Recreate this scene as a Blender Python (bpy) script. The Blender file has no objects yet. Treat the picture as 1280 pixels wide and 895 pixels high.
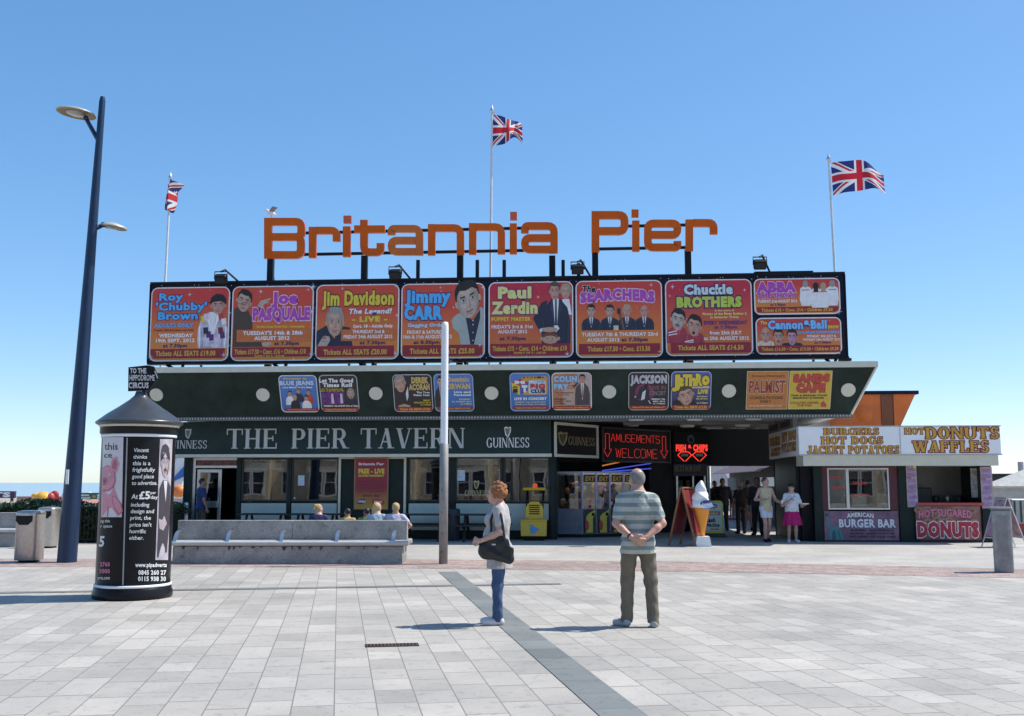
import bpy, math, random
import numpy as np
from mathutils import Vector, Matrix
R = math.radians
random.seed(7)
S = bpy.context.scene
COL = S.collection

# ------------------------------------------------------------------ camera, sky, sun, exposure
F, CX, CY = 1300.0, 640.0, 447.5            # focal length and centre in the photograph's pixels
YAW, PITCH, EYE = R(4.4), math.atan(155.5 / 1300), Vector((0, 0, 1.65))
cam = bpy.data.cameras.new("camera")
cam.sensor_width = 36
cam.lens = 36 * F / 1280
cam.clip_end = 6000
cam_o = bpy.data.objects.new("camera", cam)
COL.objects.link(cam_o)
cam_o.location = EYE
cam_o.rotation_euler = (math.pi / 2 + PITCH, 0, YAW)
S.camera = cam_o
SUN_DIR = Vector((0.667, 0.20, 1.0)).normalized()      # towards the sun
w = bpy.data.worlds.new("World")
S.world = w
w.use_nodes = True
nt = w.node_tree
sky = nt.nodes.new("ShaderNodeTexSky")
sky.sky_type = 'NISHITA'
sky.sun_disc = False
sky.sun_elevation = math.asin(SUN_DIR.z)
sky.sun_rotation = math.atan2(SUN_DIR.x, SUN_DIR.y)
sky.altitude = 0
sky.air_density = 0.7
sky.dust_density = 0.4
sky.ozone_density = 3.0
gam = nt.nodes.new("ShaderNodeGamma")          # the photograph's clear sky: deeper blue overhead, gentler towards the horizon
gam.inputs[1].default_value = 0.6
sat = nt.nodes.new("ShaderNodeHueSaturation")
sat.inputs["Saturation"].default_value = 1.55
sat.inputs["Value"].default_value = 1.65
nt.links.new(sky.outputs[0], gam.inputs[0])
nt.links.new(gam.outputs[0], sat.inputs["Color"])
nt.links.new(sat.outputs[0], nt.nodes["Background"].inputs[0])
nt.nodes["Background"].inputs[1].default_value = 0.15
sun = bpy.data.lights.new("sun", 'SUN')
sun.energy = 3.9
sun.angle = R(0.5)
sun.color = (1, 0.955, 0.88)
sun_o = bpy.data.objects.new("sun", sun)
COL.objects.link(sun_o)
sun_o.rotation_euler = SUN_DIR.to_track_quat('Z', 'Y').to_euler()
S.view_settings.view_transform = 'Standard'
S.view_settings.look = 'None'
S.view_settings.exposure = 0.6
S.view_settings.gamma = 1

# ------------------------------------------------------------------ measuring the place from the photograph
_d = Vector((-math.sin(YAW) * math.cos(PITCH), math.cos(YAW) * math.cos(PITCH), math.sin(PITCH)))
_r = Vector((math.cos(YAW), math.sin(YAW), 0))
_u = _r.cross(_d)
def ray(u, v): return _d + _r * ((u - CX) / F) + _u * ((CY - v) / F)
def hit(u, v, o, n):
    k = ray(u, v)
    return EYE + k * ((o - EYE).dot(n) / k.dot(n))
def at(u, v, Y): return hit(u, v, Vector((0, Y, 0)), Vector((0, 1, 0)))
def gr(u, v, z=0.0): return hit(u, v, Vector((0, 0, z)), Vector((0, 0, 1)))

# ------------------------------------------------------------------ materials
def nd(nt, typ, *ins, **props):
    n = nt.nodes.new(typ)
    for k, val in props.items(): setattr(n, k, val)
    for i, val in enumerate(ins):
        if val is None: continue
        if hasattr(val, 'is_output'): nt.links.new(val, n.inputs[i])
        else: n.inputs[i].default_value = val
    return n
def mth(nt, op, *ins): return nd(nt, 'ShaderNodeMath', *ins, operation=op).outputs[0]
def mixc(nt, fac, a, b, mode='MIX'):
    n = nt.nodes.new('ShaderNodeMix'); n.data_type = 'RGBA'; n.blend_type = mode
    for s, val in ((n.inputs[0], fac), (n.inputs[6], a), (n.inputs[7], b)):
        if hasattr(val, 'is_output'): nt.links.new(val, s)
        else: s.default_value = val if not isinstance(val, tuple) else (*val[:3], 1)
    return n.outputs[2]
def noise(nt, co, scale, detail=3, rough=.6):
    n = nt.nodes.new('ShaderNodeTexNoise')
    n.inputs['Scale'].default_value = scale; n.inputs['Detail'].default_value = detail; n.inputs['Roughness'].default_value = rough
    if co is not None: nt.links.new(co, n.inputs['Vector'])
    return n.outputs[0]
def ramp(nt, fac, stops):
    n = nt.nodes.new('ShaderNodeValToRGB'); e = n.color_ramp.elements
    while len(e) < len(stops): e.new(0.5)
    for el, (p, c) in zip(e, stops):
        el.position = p; el.color = (*c, 1) if len(c) == 3 else c
    nt.links.new(fac, n.inputs[0])
    return n.outputs[0]
MATS = {}
def new_mat(name):
    m = bpy.data.materials.new(name); m.use_nodes = True
    nt = m.node_tree; b = nt.nodes['Principled BSDF']
    return m, nt, b
def M(name, col=None, rough=.6, metal=0, var=.12, scale=6, bump=0, bscale=40, emit=0, coat=0, spec=None):
    """a painted / cloth / metal surface with slight procedural variation; cached by name"""
    if name in MATS: return MATS[name]
    m, nt, b = new_mat(name)
    b.inputs['Roughness'].default_value = rough; b.inputs['Metallic'].default_value = metal
    if spec is not None: b.inputs['Specular IOR Level'].default_value = spec
    if coat: b.inputs['Coat Weight'].default_value = coat
    tc = nt.nodes.new('ShaderNodeTexCoord').outputs['Object']
    if var:
        f = noise(nt, tc, scale, 4)
        lo = tuple(c * (1 - var) for c in col); hi = tuple(min(1, c * (1 + var)) for c in col)
        c = ramp(nt, f, [(.25, lo), (.75, hi)])
        nt.links.new(c, b.inputs['Base Color'])
    else: b.inputs['Base Color'].default_value = (*col, 1)
    if bump:
        bn = nt.nodes.new('ShaderNodeBump'); bn.inputs['Strength'].default_value = bump; bn.inputs['Distance'].default_value = .02
        nt.links.new(noise(nt, tc, bscale, 5), bn.inputs['Height']); nt.links.new(bn.outputs[0], b.inputs['Normal'])
    if emit:
        b.inputs['Emission Color'].default_value = (*col, 1); b.inputs['Emission Strength'].default_value = emit
    MATS[name] = m
    return m
def grad(name, lo, hi, rough=.45, axis=2, p0=.15, p1=.85):
    """a printed sheet whose ink runs from one colour at the bottom to another at the top"""
    if name in MATS: return MATS[name]
    m, nt, b = new_mat(name)
    g = nt.nodes.new('ShaderNodeTexCoord').outputs['Generated']
    sx = nd(nt, 'ShaderNodeSeparateXYZ', g)
    nt.links.new(ramp(nt, sx.outputs[axis], [(p0, lo), (p1, hi)]), b.inputs['Base Color'])
    b.inputs['Roughness'].default_value = rough
    MATS[name] = m
    return m
def glass(name, tint=(.75, .8, .78), ior=1.55, boost=1.6):
    """clear window glass: what is behind shows through, Fresnel reflections of the place in front"""
    if name in MATS: return MATS[name]
    m, nt, b = new_mat(name)
    nt.nodes.remove(b)
    t = nd(nt, 'ShaderNodeBsdfTransparent', (*tint, 1))
    g = nt.nodes.new('ShaderNodeBsdfGlossy'); g.inputs['Roughness'].default_value = .01
    tc = nt.nodes.new('ShaderNodeTexCoord').outputs['Object']
    bn = nt.nodes.new('ShaderNodeBump'); bn.inputs['Strength'].default_value = .02; bn.inputs['Distance'].default_value = .05
    nt.links.new(noise(nt, tc, 1.3, 1), bn.inputs['Height']); nt.links.new(bn.outputs[0], g.inputs['Normal'])
    fr = nd(nt, 'ShaderNodeFresnel', ior)
    f = mth(nt, 'MINIMUM', mth(nt, 'MULTIPLY', fr.outputs[0], boost), 1.0)
    mx = nd(nt, 'ShaderNodeMixShader', f, t.outputs[0], g.outputs[0])
    nt.links.new(mx.outputs[0], nt.nodes['Material Output'].inputs[0])
    MATS[name] = m
    return m

# ------------------------------------------------------------------ meshes and objects
ORG = {}
class MB:
    def __init__(s): s.v = []; s.f = []; s.m = []; s.sm = []; s.mats = []; s.cuts = []
    def add(s, vs, fs, mat, smooth=False):
        if mat not in s.mats: s.mats.append(mat)
        i = s.mats.index(mat); k = len(s.v)
        s.v.extend([tuple(p) for p in vs])
        for f in fs:
            s.f.append([k + j for j in f]); s.m.append(i); s.sm.append(smooth)
        return s
    def box(s, x0, x1, y0, y1, z0, z1, mat, M4=None):
        vs = [(x, y, z) for z in (z0, z1) for y in (y0, y1) for x in (x0, x1)]
        if M4 is not None: vs = [M4 @ Vector(p) for p in vs]
        return s.add(vs, [(0, 2, 3, 1), (4, 5, 7, 6), (0, 1, 5, 4), (2, 6, 7, 3), (0, 4, 6, 2), (1, 3, 7, 5)], mat)
    def cbox(s, x0, x1, y0, y1, z0, z1, mat, c=.01, M4=None):
        """box with chamfered edges (all twelve)"""
        X = (x0, x1); Y = (y0, y1); Z = (z0, z1); vs = []; idx = {}
        for i in (0, 1):
            for j in (0, 1):
                for k in (0, 1):
                    dx, dy, dz = (c if i == 0 else -c), (c if j == 0 else -c), (c if k == 0 else -c)
                    for a, p in enumerate(((X[i], Y[j] + dy, Z[k] + dz), (X[i] + dx, Y[j], Z[k] + dz), (X[i] + dx, Y[j] + dy, Z[k]))):
                        idx[(i, j, k, a)] = len(vs); vs.append(p)
        q = lambda *t: tuple(idx[k] for k in t)
        fs = []
        for e in (0, 1):
            for a in (0, 1, 2):
                o = [b for b in (0, 1, 2) if b != a]
                t = []
                for (m, n) in ((0, 0), (1, 0), (1, 1), (0, 1)):
                    k = [0, 0, 0]; k[a] = e; k[o[0]] = m; k[o[1]] = n
                    t.append((k[0], k[1], k[2], a))
                if (e == 1) == (a == 1): t = t[::-1]
                fs.append(q(*t))
        for a in (0, 1, 2):
            b, c2 = [x for x in (0, 1, 2) if x != a]
            for m in (0, 1):
                for n in (0, 1):
                    k0 = [0, 0, 0]; k1 = [0, 0, 0]; k0[a] = 0; k1[a] = 1
                    k0[b] = k1[b] = m; k0[c2] = k1[c2] = n
                    fs.append(q((*k0, b), (*k1, b), (*k1, c2), (*k0, c2)))
        for i in (0, 1):
            for j in (0, 1):
                for k in (0, 1): fs.append(q((i, j, k, 0), (i, j, k, 1), (i, j, k, 2)))
        if M4 is not None: vs = [M4 @ Vector(p) for p in vs]
        return s.add(vs, fs, mat)
    def path(s, pts, rad, mat, n=10, caps=True, smooth=True, flat=None):
        """tube through pts; rad a number or one per point"""
        pts = [Vector(p) for p in pts]
        rr = [rad] * len(pts) if not hasattr(rad, '__len__') else rad
        t0 = (pts[1] - pts[0]).normalized()
        ref = Vector((0, 0, 1)) if abs(t0.z) < .9 else Vector((0, 1, 0))
        vs = []; a = t0.cross(ref).normalized()
        for i, p in enumerate(pts):
            t = (pts[min(i + 1, len(pts) - 1)] - pts[max(i - 1, 0)]).normalized()
            a = (a - t * a.dot(t)).normalized(); b = t.cross(a)
            for k in range(n):
                an = 2 * math.pi * k / n
                vs.append(p + (a * math.cos(an) + b * math.sin(an)) * rr[i])
        fs = [(i * n + k, i * n + (k + 1) % n, (i + 1) * n + (k + 1) % n, (i + 1) * n + k) for i in range(len(pts) - 1) for k in range(n)]
        s.add(vs, fs, mat, smooth)
        if caps:
            m = len(pts) - 1
            s.add(vs[:n], [tuple(range(n))[::-1]], mat); s.add(vs[m * n:], [tuple(range(n))], mat)
        return s
    def lathe(s, prof, c, mat, n=32, smooth=True, M4=None, a0=0, a1=2 * math.pi):
        """prof: (radius, height) pairs turned about the vertical through c"""
        c = Vector(c); vs = []; full = abs(a1 - a0 - 2 * math.pi) < 1e-6; m = n if full else n + 1
        for r_, z in prof:
            for k in range(m):
                an = a0 + (a1 - a0) * k / n
                p = Vector((math.cos(an) * r_, math.sin(an) * r_, z))
                vs.append(c + (M4 @ p if M4 is not None else p))
        fs = []
        for i in range(len(prof) - 1):
            for k in range(n):
                k2 = (k + 1) % m
                fs.append((i * m + k, i * m + k2, (i + 1) * m + k2, (i + 1) * m + k))
        s.add(vs, fs, mat, smooth)
        return s
    def ball(s, c, r_, mat, n=14, M4=None):
        r_ = (r_, r_, r_) if not hasattr(r_, '__len__') else r_
        c = Vector(c); vs = []; h = n // 2
        for i in range(h + 1):
            th = math.pi * i / h
            for k in range(n):
                an = 2 * math.pi * k / n
                p = Vector((math.sin(th) * math.cos(an) * r_[0], math.sin(th) * math.sin(an) * r_[1], -math.cos(th) * r_[2]))
                vs.append(c + (M4 @ p if M4 is not None else p))
        fs = [(i * n + k, i * n + (k + 1) % n, (i + 1) * n + (k + 1) % n, (i + 1) * n + k) for i in range(h) for k in range(n)]
        return s.add(vs, fs, mat, True)
    def prism(s, pts, dv, mat, smooth=False):
        """closed outline (3-D points, one plane) given thickness dv"""
        pts = [Vector(p) for p in pts]; dv = Vector(dv); n = len(pts)
        nrm = Vector((0, 0, 0))
        for i in range(n): nrm += pts[i].cross(pts[(i + 1) % n])
        if nrm.dot(dv) < 0: pts = pts[::-1]
        vs = pts + [p + dv for p in pts]
        fs = [tuple(range(n))[::-1], tuple(range(n, 2 * n))] + [(i, (i + 1) % n, n + (i + 1) % n, n + i) for i in range(n)]
        return s.add(vs, fs, mat, smooth)
    def lines(s, name, parent, sheet_mb=None):
        """each line of writing becomes a part of its own; bands, stars and arrows drawn with it become one printed pattern"""
        own = [-1] * len(s.f)
        for k, (i0, i1) in enumerate(s.cuts):
            for i in range(i0, i1): own[i] = k
        for k in range(-1, len(s.cuts)):
            fs = [i for i in range(len(s.f)) if own[i] == k]
            if k < 0 and sheet_mb is not None:
                for i in fs: sheet_mb.add([s.v[j] for j in s.f[i]], [tuple(range(len(s.f[i])))], s.mats[s.m[i]])
                sheet_mb.build('printed_sheet', parent); continue
            if not fs: continue
            m = MB(); used = {}
            for i in fs:
                for j in s.f[i]:
                    if j not in used: used[j] = len(m.v); m.v.append(s.v[j])
                mt = s.mats[s.m[i]]
                if mt not in m.mats: m.mats.append(mt)
                m.f.append([used[j] for j in s.f[i]]); m.m.append(m.mats.index(mt)); m.sm.append(s.sm[i])
            m.build(name if k >= 0 else 'printed_pattern', parent)
    def build(s, name, parent=None, org=None):
        me = bpy.data.meshes.new(name)
        if parent is not None: o0 = ORG[parent.name]
        elif org is not None: o0 = Vector(org)
        else:
            a = np.array(s.v); o0 = Vector(((a[:, 0].min() + a[:, 0].max()) / 2, (a[:, 1].min() + a[:, 1].max()) / 2, a[:, 2].min()))
        me.from_pydata([(p[0] - o0.x, p[1] - o0.y, p[2] - o0.z) for p in s.v], [], s.f)
        for m in s.mats: me.materials.append(m)
        me.polygons.foreach_set('material_index', s.m)
        me.polygons.foreach_set('use_smooth', s.sm)
        me.update()
        o = bpy.data.objects.new(name, me); COL.objects.link(o)
        if parent is not None: o.parent = parent
        else: o.location = o0
        ORG[o.name] = o0
        return o
def tag(o, label, cat, group=None):
    o['label'] = label; o['category'] = cat
    if group: o['group'] = group
    return o
def thing(name, label, cat, loc, group=None):
    o = bpy.data.objects.new(name, None); COL.objects.link(o)
    o.location = loc; o.empty_display_size = .1; ORG[o.name] = Vector(loc)
    return tag(o, label, cat, group)
def structure(o): o['kind'] = 'structure'; return o
def copy_tree(o, parent=None):
    c = o.copy(); COL.objects.link(c)
    if parent is not None: c.parent = parent
    for ch in list(o.children): copy_tree(ch, c)
    return c

# ------------------------------------------------------------------ flat artwork (posters, signs): drawn in the units of a close-up, laid on a real sheet
_txt = {}
def text_mesh(body, bold, res=2):
    k = (body, bold, res)
    if k in _txt: return _txt[k]
    c = bpy.data.curves.new('lettering', 'FONT'); c.body = body; c.offset = bold; c.resolution_u = res
    if bold > .02: c.space_character = 1 + bold * 2.0
    o = bpy.data.objects.new('lettering', c)
    me = bpy.data.meshes.new_from_object(o)
    vs = np.array([v.co[:2] for v in me.vertices]).reshape(-1, 2); fs = [tuple(p.vertices) for p in me.polygons]
    bpy.data.objects.remove(o); bpy.data.curves.remove(c); bpy.data.meshes.remove(me)
    _txt[k] = (vs, fs)
    return _txt[k]
# serif capitals drawn from strokes: unit cap height; each glyph = (advance, [polygons])
def _arc(cx, cy, rx, ry, a0, a1, n=12): return [(cx + rx * math.cos(R(a0 + (a1 - a0) * i / n)), cy + ry * math.sin(R(a0 + (a1 - a0) * i / n))) for i in range(n + 1)]
def serif_glyphs(K=.19, T=.065, SH=.045, E=.075):
    def stem(x, w=K, y0=0., y1=1., sb=1, st=1):
        o = [[(x, y0), (x + w, y0), (x + w, y1), (x, y1)]]
        if sb: o.append([(x - E, y0), (x + w + E, y0), (x + w + E, y0 + SH), (x - E, y0 + SH)])
        if st: o.append([(x - E, y1 - SH), (x + w + E, y1 - SH), (x + w + E, y1), (x - E, y1)])
        return o
    def rect(x0, y0, x1, y1): return [[(x0, y0), (x1, y0), (x1, y1), (x0, y1)]]
    def ring(cx, cy, rx, ry, wx, wy, a0, a1): return [_arc(cx, cy, rx, ry, a0, a1) + _arc(cx, cy, rx - wx, ry - wy, a1, a0)]
    def diag(x0, y0, x1, y1, w_): return [[(x0, y0), (x0 + w_, y0), (x1 + w_, y1), (x1, y1)]]
    def ser(x0, x1, top): return rect(x0, 1 - SH, x1, 1) if top else rect(x0, 0, x1, SH)
    def tick(x, y0, y1): return rect(x - T * .9, y0, x, y1)
    G = {}
    G['I'] = (K + 2 * E, stem(E))
    G['H'] = (2 * K + .36 + 2 * E, stem(E) + stem(E + K + .36) + rect(E + K, .47, E + K + .36, .47 + T))
    G['T'] = (.86, stem(.43 - K / 2, st=0) + rect(0, 1 - T, .86, 1) + rect(0, .7, T * .8, 1) + rect(.86 - T * .8, .7, .86, 1))
    G['E'] = (.8, stem(E) + rect(E + K, 1 - T, .73, 1) + rect(E + K, 0, .77, T) + rect(E + K, .48, .55, .48 + T) + tick(.73, .74, 1) + tick(.77, 0, .28) + tick(.58, .38, .64))
    G['F'] = (.74, stem(E) + rect(E + K, 1 - T, .71, 1) + rect(E + K, .48, .55, .48 + T) + tick(.71, .74, 1) + tick(.58, .38, .64))
    G['L'] = (.72, stem(E) + rect(E + K, 0, .7, T) + tick(.7, 0, .32))
    G['P'] = (.76, stem(E) + rect(E + K, 1 - T, .45, 1) + rect(E + K, .44, .45, .44 + T) + ring(.44, .72, .3, .28, K, T, -90, 90))
    G['R'] = (.88, G['P'][1] + diag(.62, 0, .38, .45, K) + ser(.6, .92, 0))
    G['B'] = (.8, stem(E) + rect(E + K, 1 - T, .42, 1) + rect(E + K, .48, .44, .48 + T) + rect(E + K, 0, .44, T) + ring(.42, .765, .28, .235, K, T, -90, 90) + ring(.44, .27, .32, .275, K, T, -90, 90))
    G['D'] = (.86, stem(E) + rect(E + K, 1 - T, .42, 1) + rect(E + K, 0, .42, T) + ring(.4, .5, .43, .5, K, T, -90, 90))
    G['O'] = (.9, ring(.45, .5, .43, .52, K, T, 0, 360))
    G['C'] = (.84, ring(.46, .5, .44, .52, K, T, 40, 320) + rect(.74, .66, .8, 1.0))
    G['G'] = (.92, ring(.46, .5, .44, .52, K, T, 40, 330) + stem(.66, K, 0.02, .45, sb=0) + rect(.74, .68, .8, 1.0))
    G['S'] = (.68, ring(.34, .745, .29, .275, K * .8, T, 20, 270) + ring(.34, .255, .31, .275, K * .85, T, -160, 90) + rect(.56, .7, .61, 1) + rect(.05, 0, .1, .32))
    G['U'] = (.9, stem(E, K, .3, 1, sb=0) + stem(.9 - E - T * 1.6, T * 1.6, .3, 1, sb=0) + ring(.46, .32, .385, .34, K * .85, T, 180, 360))
    G['J'] = (.62, stem(.33, K, .25, 1, sb=0) + ring(.26, .26, .26, .28, K, T, 180, 360))
    G['V'] = (.86, diag(.33, 0, .05, 1, K) + diag(.42, 0, .72, 1, T) + ser(0, .36, 1) + ser(.62, .88, 1))
    G['A'] = (.88, diag(.57, 0, .35, 1, K) + diag(.1, 0, .42, 1, T) + rect(.25, .3, .6, .3 + T) + ser(.0, .28, 0) + ser(.5, .88, 0))
    G['N'] = (.92, stem(E, T * 1.3) + stem(.92 - E - T * 1.3, T * 1.3, sb=0) + diag(.66, 0, E, 1, K))
    G['W'] = (1.24, diag(.28, 0, .04, 1, K) + diag(.4, 0, .6, 1, T) + diag(.76, 0, .52, 1, K) + diag(.88, 0, 1.1, 1, T) + ser(0, .34, 1) + ser(.48, .8, 1) + ser(1.0, 1.26, 1))
    G['K'] = (.9, stem(E) + diag(.3, .42, .66, 1, T * 1.5) + diag(.62, 0, .36, .55, K) + ser(.58, .94, 0) + ser(.56, .86, 1))
    G[' '] = (.42, [])
    return G
SERIF = serif_glyphs()
SLAB = serif_glyphs(.25, .11, .09, .05)
class Art:
    """a rectangle of a close-up laid on a sheet: Art(map, (x0, y0, x1, y1)); map(s, t, off) gives the point at
    s of the width, t of the height, off metres in front"""
    def __init__(a, fn, box, mb=None, curved=False): a.fn = fn; a.b = box; a.mb = mb or MB(); a.curved = curved; a.sh = None
    def on(a, mb): q = Art(a.fn, a.b, mb, a.curved); q.sh = a.sh; return q
    def p(a, x, y, lay):
        b = a.b
        return a.fn((x - b[0]) / (b[2] - b[0]), (b[3] - y) / (b[3] - b[1]), .0012 * lay)
    def poly(a, pts, mat, lay=1):
        ar = sum(pts[i][0] * pts[(i + 1) % len(pts)][1] - pts[(i + 1) % len(pts)][0] * pts[i][1] for i in range(len(pts)))
        if ar > 0: pts = pts[::-1]
        if a.curved:
            n = len(pts); mx = sum(q[0] for q in pts) / n; my = sum(q[1] for q in pts) / n; K = 5
            vs = [a.p(mx, my, lay * 2)] + [a.p(mx + (x - mx) * k / K, my + (y - my) * k / K, lay * 2) for k in range(1, K + 1) for x, y in pts]
            fs = [(0, 1 + i, 1 + (i + 1) % n) for i in range(n)] + [(1 + k * n + i, 1 + (k + 1) * n + i, 1 + (k + 1) * n + (i + 1) % n, 1 + k * n + (i + 1) % n) for k in range(K - 1) for i in range(n)]
            a.mb.add(vs, fs, mat, True); return a
        a.mb.add([a.p(x, y, lay) for x, y in pts], [tuple(range(len(pts)))], mat); return a
    def rect(a, x0, y0, x1, y1, mat, lay=1): return a.poly([(x0, y0), (x1, y0), (x1, y1), (x0, y1)], mat, lay)
    def rr(a, x0, y0, x1, y1, r_, mat, lay=1):
        pts = []
        for cx, cy, s0 in ((x1 - r_, y1 - r_, 0), (x0 + r_, y1 - r_, 90), (x0 + r_, y0 + r_, 180), (x1 - r_, y0 + r_, 270)):
            pts += [(cx + r_ * math.cos(R(s0 + 15 * i)), cy + r_ * math.sin(R(s0 + 15 * i))) for i in range(7)]
        return a.poly(pts, mat, lay)
    def ell(a, cx, cy, rx, ry, mat, lay=1, n=24, rot=0, a0=0, a1=360):
        c, s_ = math.cos(R(rot)), math.sin(R(rot)); pts = []
        m = n if a1 - a0 >= 360 else n + 1
        for i in range(m):
            an = R(a0 + (a1 - a0) * i / n); x, y = rx * math.cos(an), ry * math.sin(an)
            pts.append((cx + x * c - y * s_, cy + x * s_ + y * c))
        return a.poly(pts, mat, lay)
    def line(a, pts, wd, mat, lay=1):
        for (x0, y0), (x1, y1) in zip(pts, pts[1:]):
            L = math.hypot(x1 - x0, y1 - y0) or 1; nx, ny = -(y1 - y0) / L * wd / 2, (x1 - x0) / L * wd / 2
            a.poly([(x0 + nx, y0 + ny), (x1 + nx, y1 + ny), (x1 - nx, y1 - ny), (x0 - nx, y0 - ny)], mat, lay)
        return a
    def star(a, x, y, r_, mat, lay=3, big=False):
        if r_ < 9 and not big:
            return a.ell(x, y, r_ * .6, r_ * .6, mat, lay, 8)
        pts = []
        for i in range(16):
            q = r_ * (1 if i % 4 == 0 else .62) if i % 2 == 0 else r_ * .16
            pts.append((x + q * math.cos(R(22.5 * i)), y + q * math.sin(R(22.5 * i))))
        return a.poly(pts, mat, lay)
    def text(a, body, x0, y0, x1, y1, mat, lay=5, bold=.02, shear=0, out=None, ob=.05, arch=0, res=2):
        """body fitted to x0..x1, caps from y0 down to the baseline y1; out = outline colour"""
        bold += .012; i0 = len(a.mb.f); vs0, _ = text_mesh(body, 0, res); lo, hi = vs0[:, 0].min(), vs0[:, 0].max()
        for mt, bo, la in (((out, bold + ob, lay - 2),) if out else ()) + ((mat, bold, lay),):
            vs, fs = text_mesh(body, bo, res)
            l2, h2 = vs[:, 0].min() + bo, vs[:, 0].max() - bo
            pts = []
            for x, y in vs:
                s_ = (x - l2) / (h2 - l2); yy = y / .7
                px = x0 + (x1 - x0) * s_ + shear * yy * (y1 - y0)
                py = y1 - yy * (y1 - y0) - arch * (1 - (2 * s_ - 1) ** 2)
                pts.append(a.p(px, py, la))
            a.mb.add(pts, fs, mt)
        a.mb.cuts.append((i0, len(a.mb.f)))
        return a
    def serif(a, body, x0, y0, x1, y1, mat, lay=5, font=None, out=None, og=.05, depth=0):
        i0 = len(a.mb.f); font = font or SERIF; tot = sum(font[c][0] + .09 for c in body) - .09
        passes = (((out, og, lay - 2),) if out else ()) + ((mat, 0, lay),)
        for mt, g, la in passes:
            x = 0
            for ci, c in enumerate(body):
                adv, polys = font[c]
                for k, pl in enumerate(polys):
                    if g:
                        mx = sum(q[0] for q in pl) / len(pl); my = sum(q[1] for q in pl) / len(pl)
                        n = len(pl); q2 = []
                        ar = sum(pl[i][0] * pl[(i + 1) % n][1] - pl[(i + 1) % n][0] * pl[i][1] for i in range(n))
                        sg = 1 if ar > 0 else -1
                        for i in range(n):
                            e0 = Vector(pl[i]) - Vector(pl[i - 1]); e1 = Vector(pl[(i + 1) % n]) - Vector(pl[i])
                            if e0.length < 1e-6 or e1.length < 1e-6: q2.append(pl[i]); continue
                            n0 = Vector((e0.y, -e0.x)).normalized(); n1 = Vector((e1.y, -e1.x)).normalized()
                            nn = (n0 + n1); nn = nn / max(.5, nn.dot(n0)) if nn.length > .1 else n0
                            q2.append((pl[i][0] + nn.x * g * sg, pl[i][1] + nn.y * g * sg))
                        pl = q2
                    P2 = [(x0 + (x1 - x0) * (x + px) / tot, y1 - (y1 - y0) * py) for px, py in pl]
                    if depth: a.mb.prism([a.p(px, py, la + .4 * k) for px, py in P2], a.p(0, 0, depth) - a.p(0, 0, 0), mt)
                    else: a.poly(P2, mt, la + .18 * k)
                x += adv + .09
        a.mb.cuts.append((i0, len(a.mb.f)))
        return a
def sheet(o, X, Y, Nn):
    """a flat sheet: corner o, width vector X, height vector Y, normal Nn"""
    return lambda s, t, off: o + X * s + Y * t + Nn * off
def sheet_px(pt, n, up, px):
    """flat sheet through pt facing n whose edges meet the photograph's rectangle px"""
    u0, v0, u1, v1 = px; um, vm = (u0 + u1) / 2, (v0 + v1) / 2
    X = up.cross(n).normalized() * 1
    c = hit(um, vm, pt, n)
    f = lambda q: ((q - c).dot(X), (q - c).dot(up))
    a0 = f(hit(u0, vm, pt, n))[0]; a1 = f(hit(u1, vm, pt, n))[0]
    b0 = f(hit(um, v1, pt, n))[1]; b1 = f(hit(um, v0, pt, n))[1]
    return c + X * a0 + up * b0, X * (a1 - a0), up * (b1 - b0), n

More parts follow.
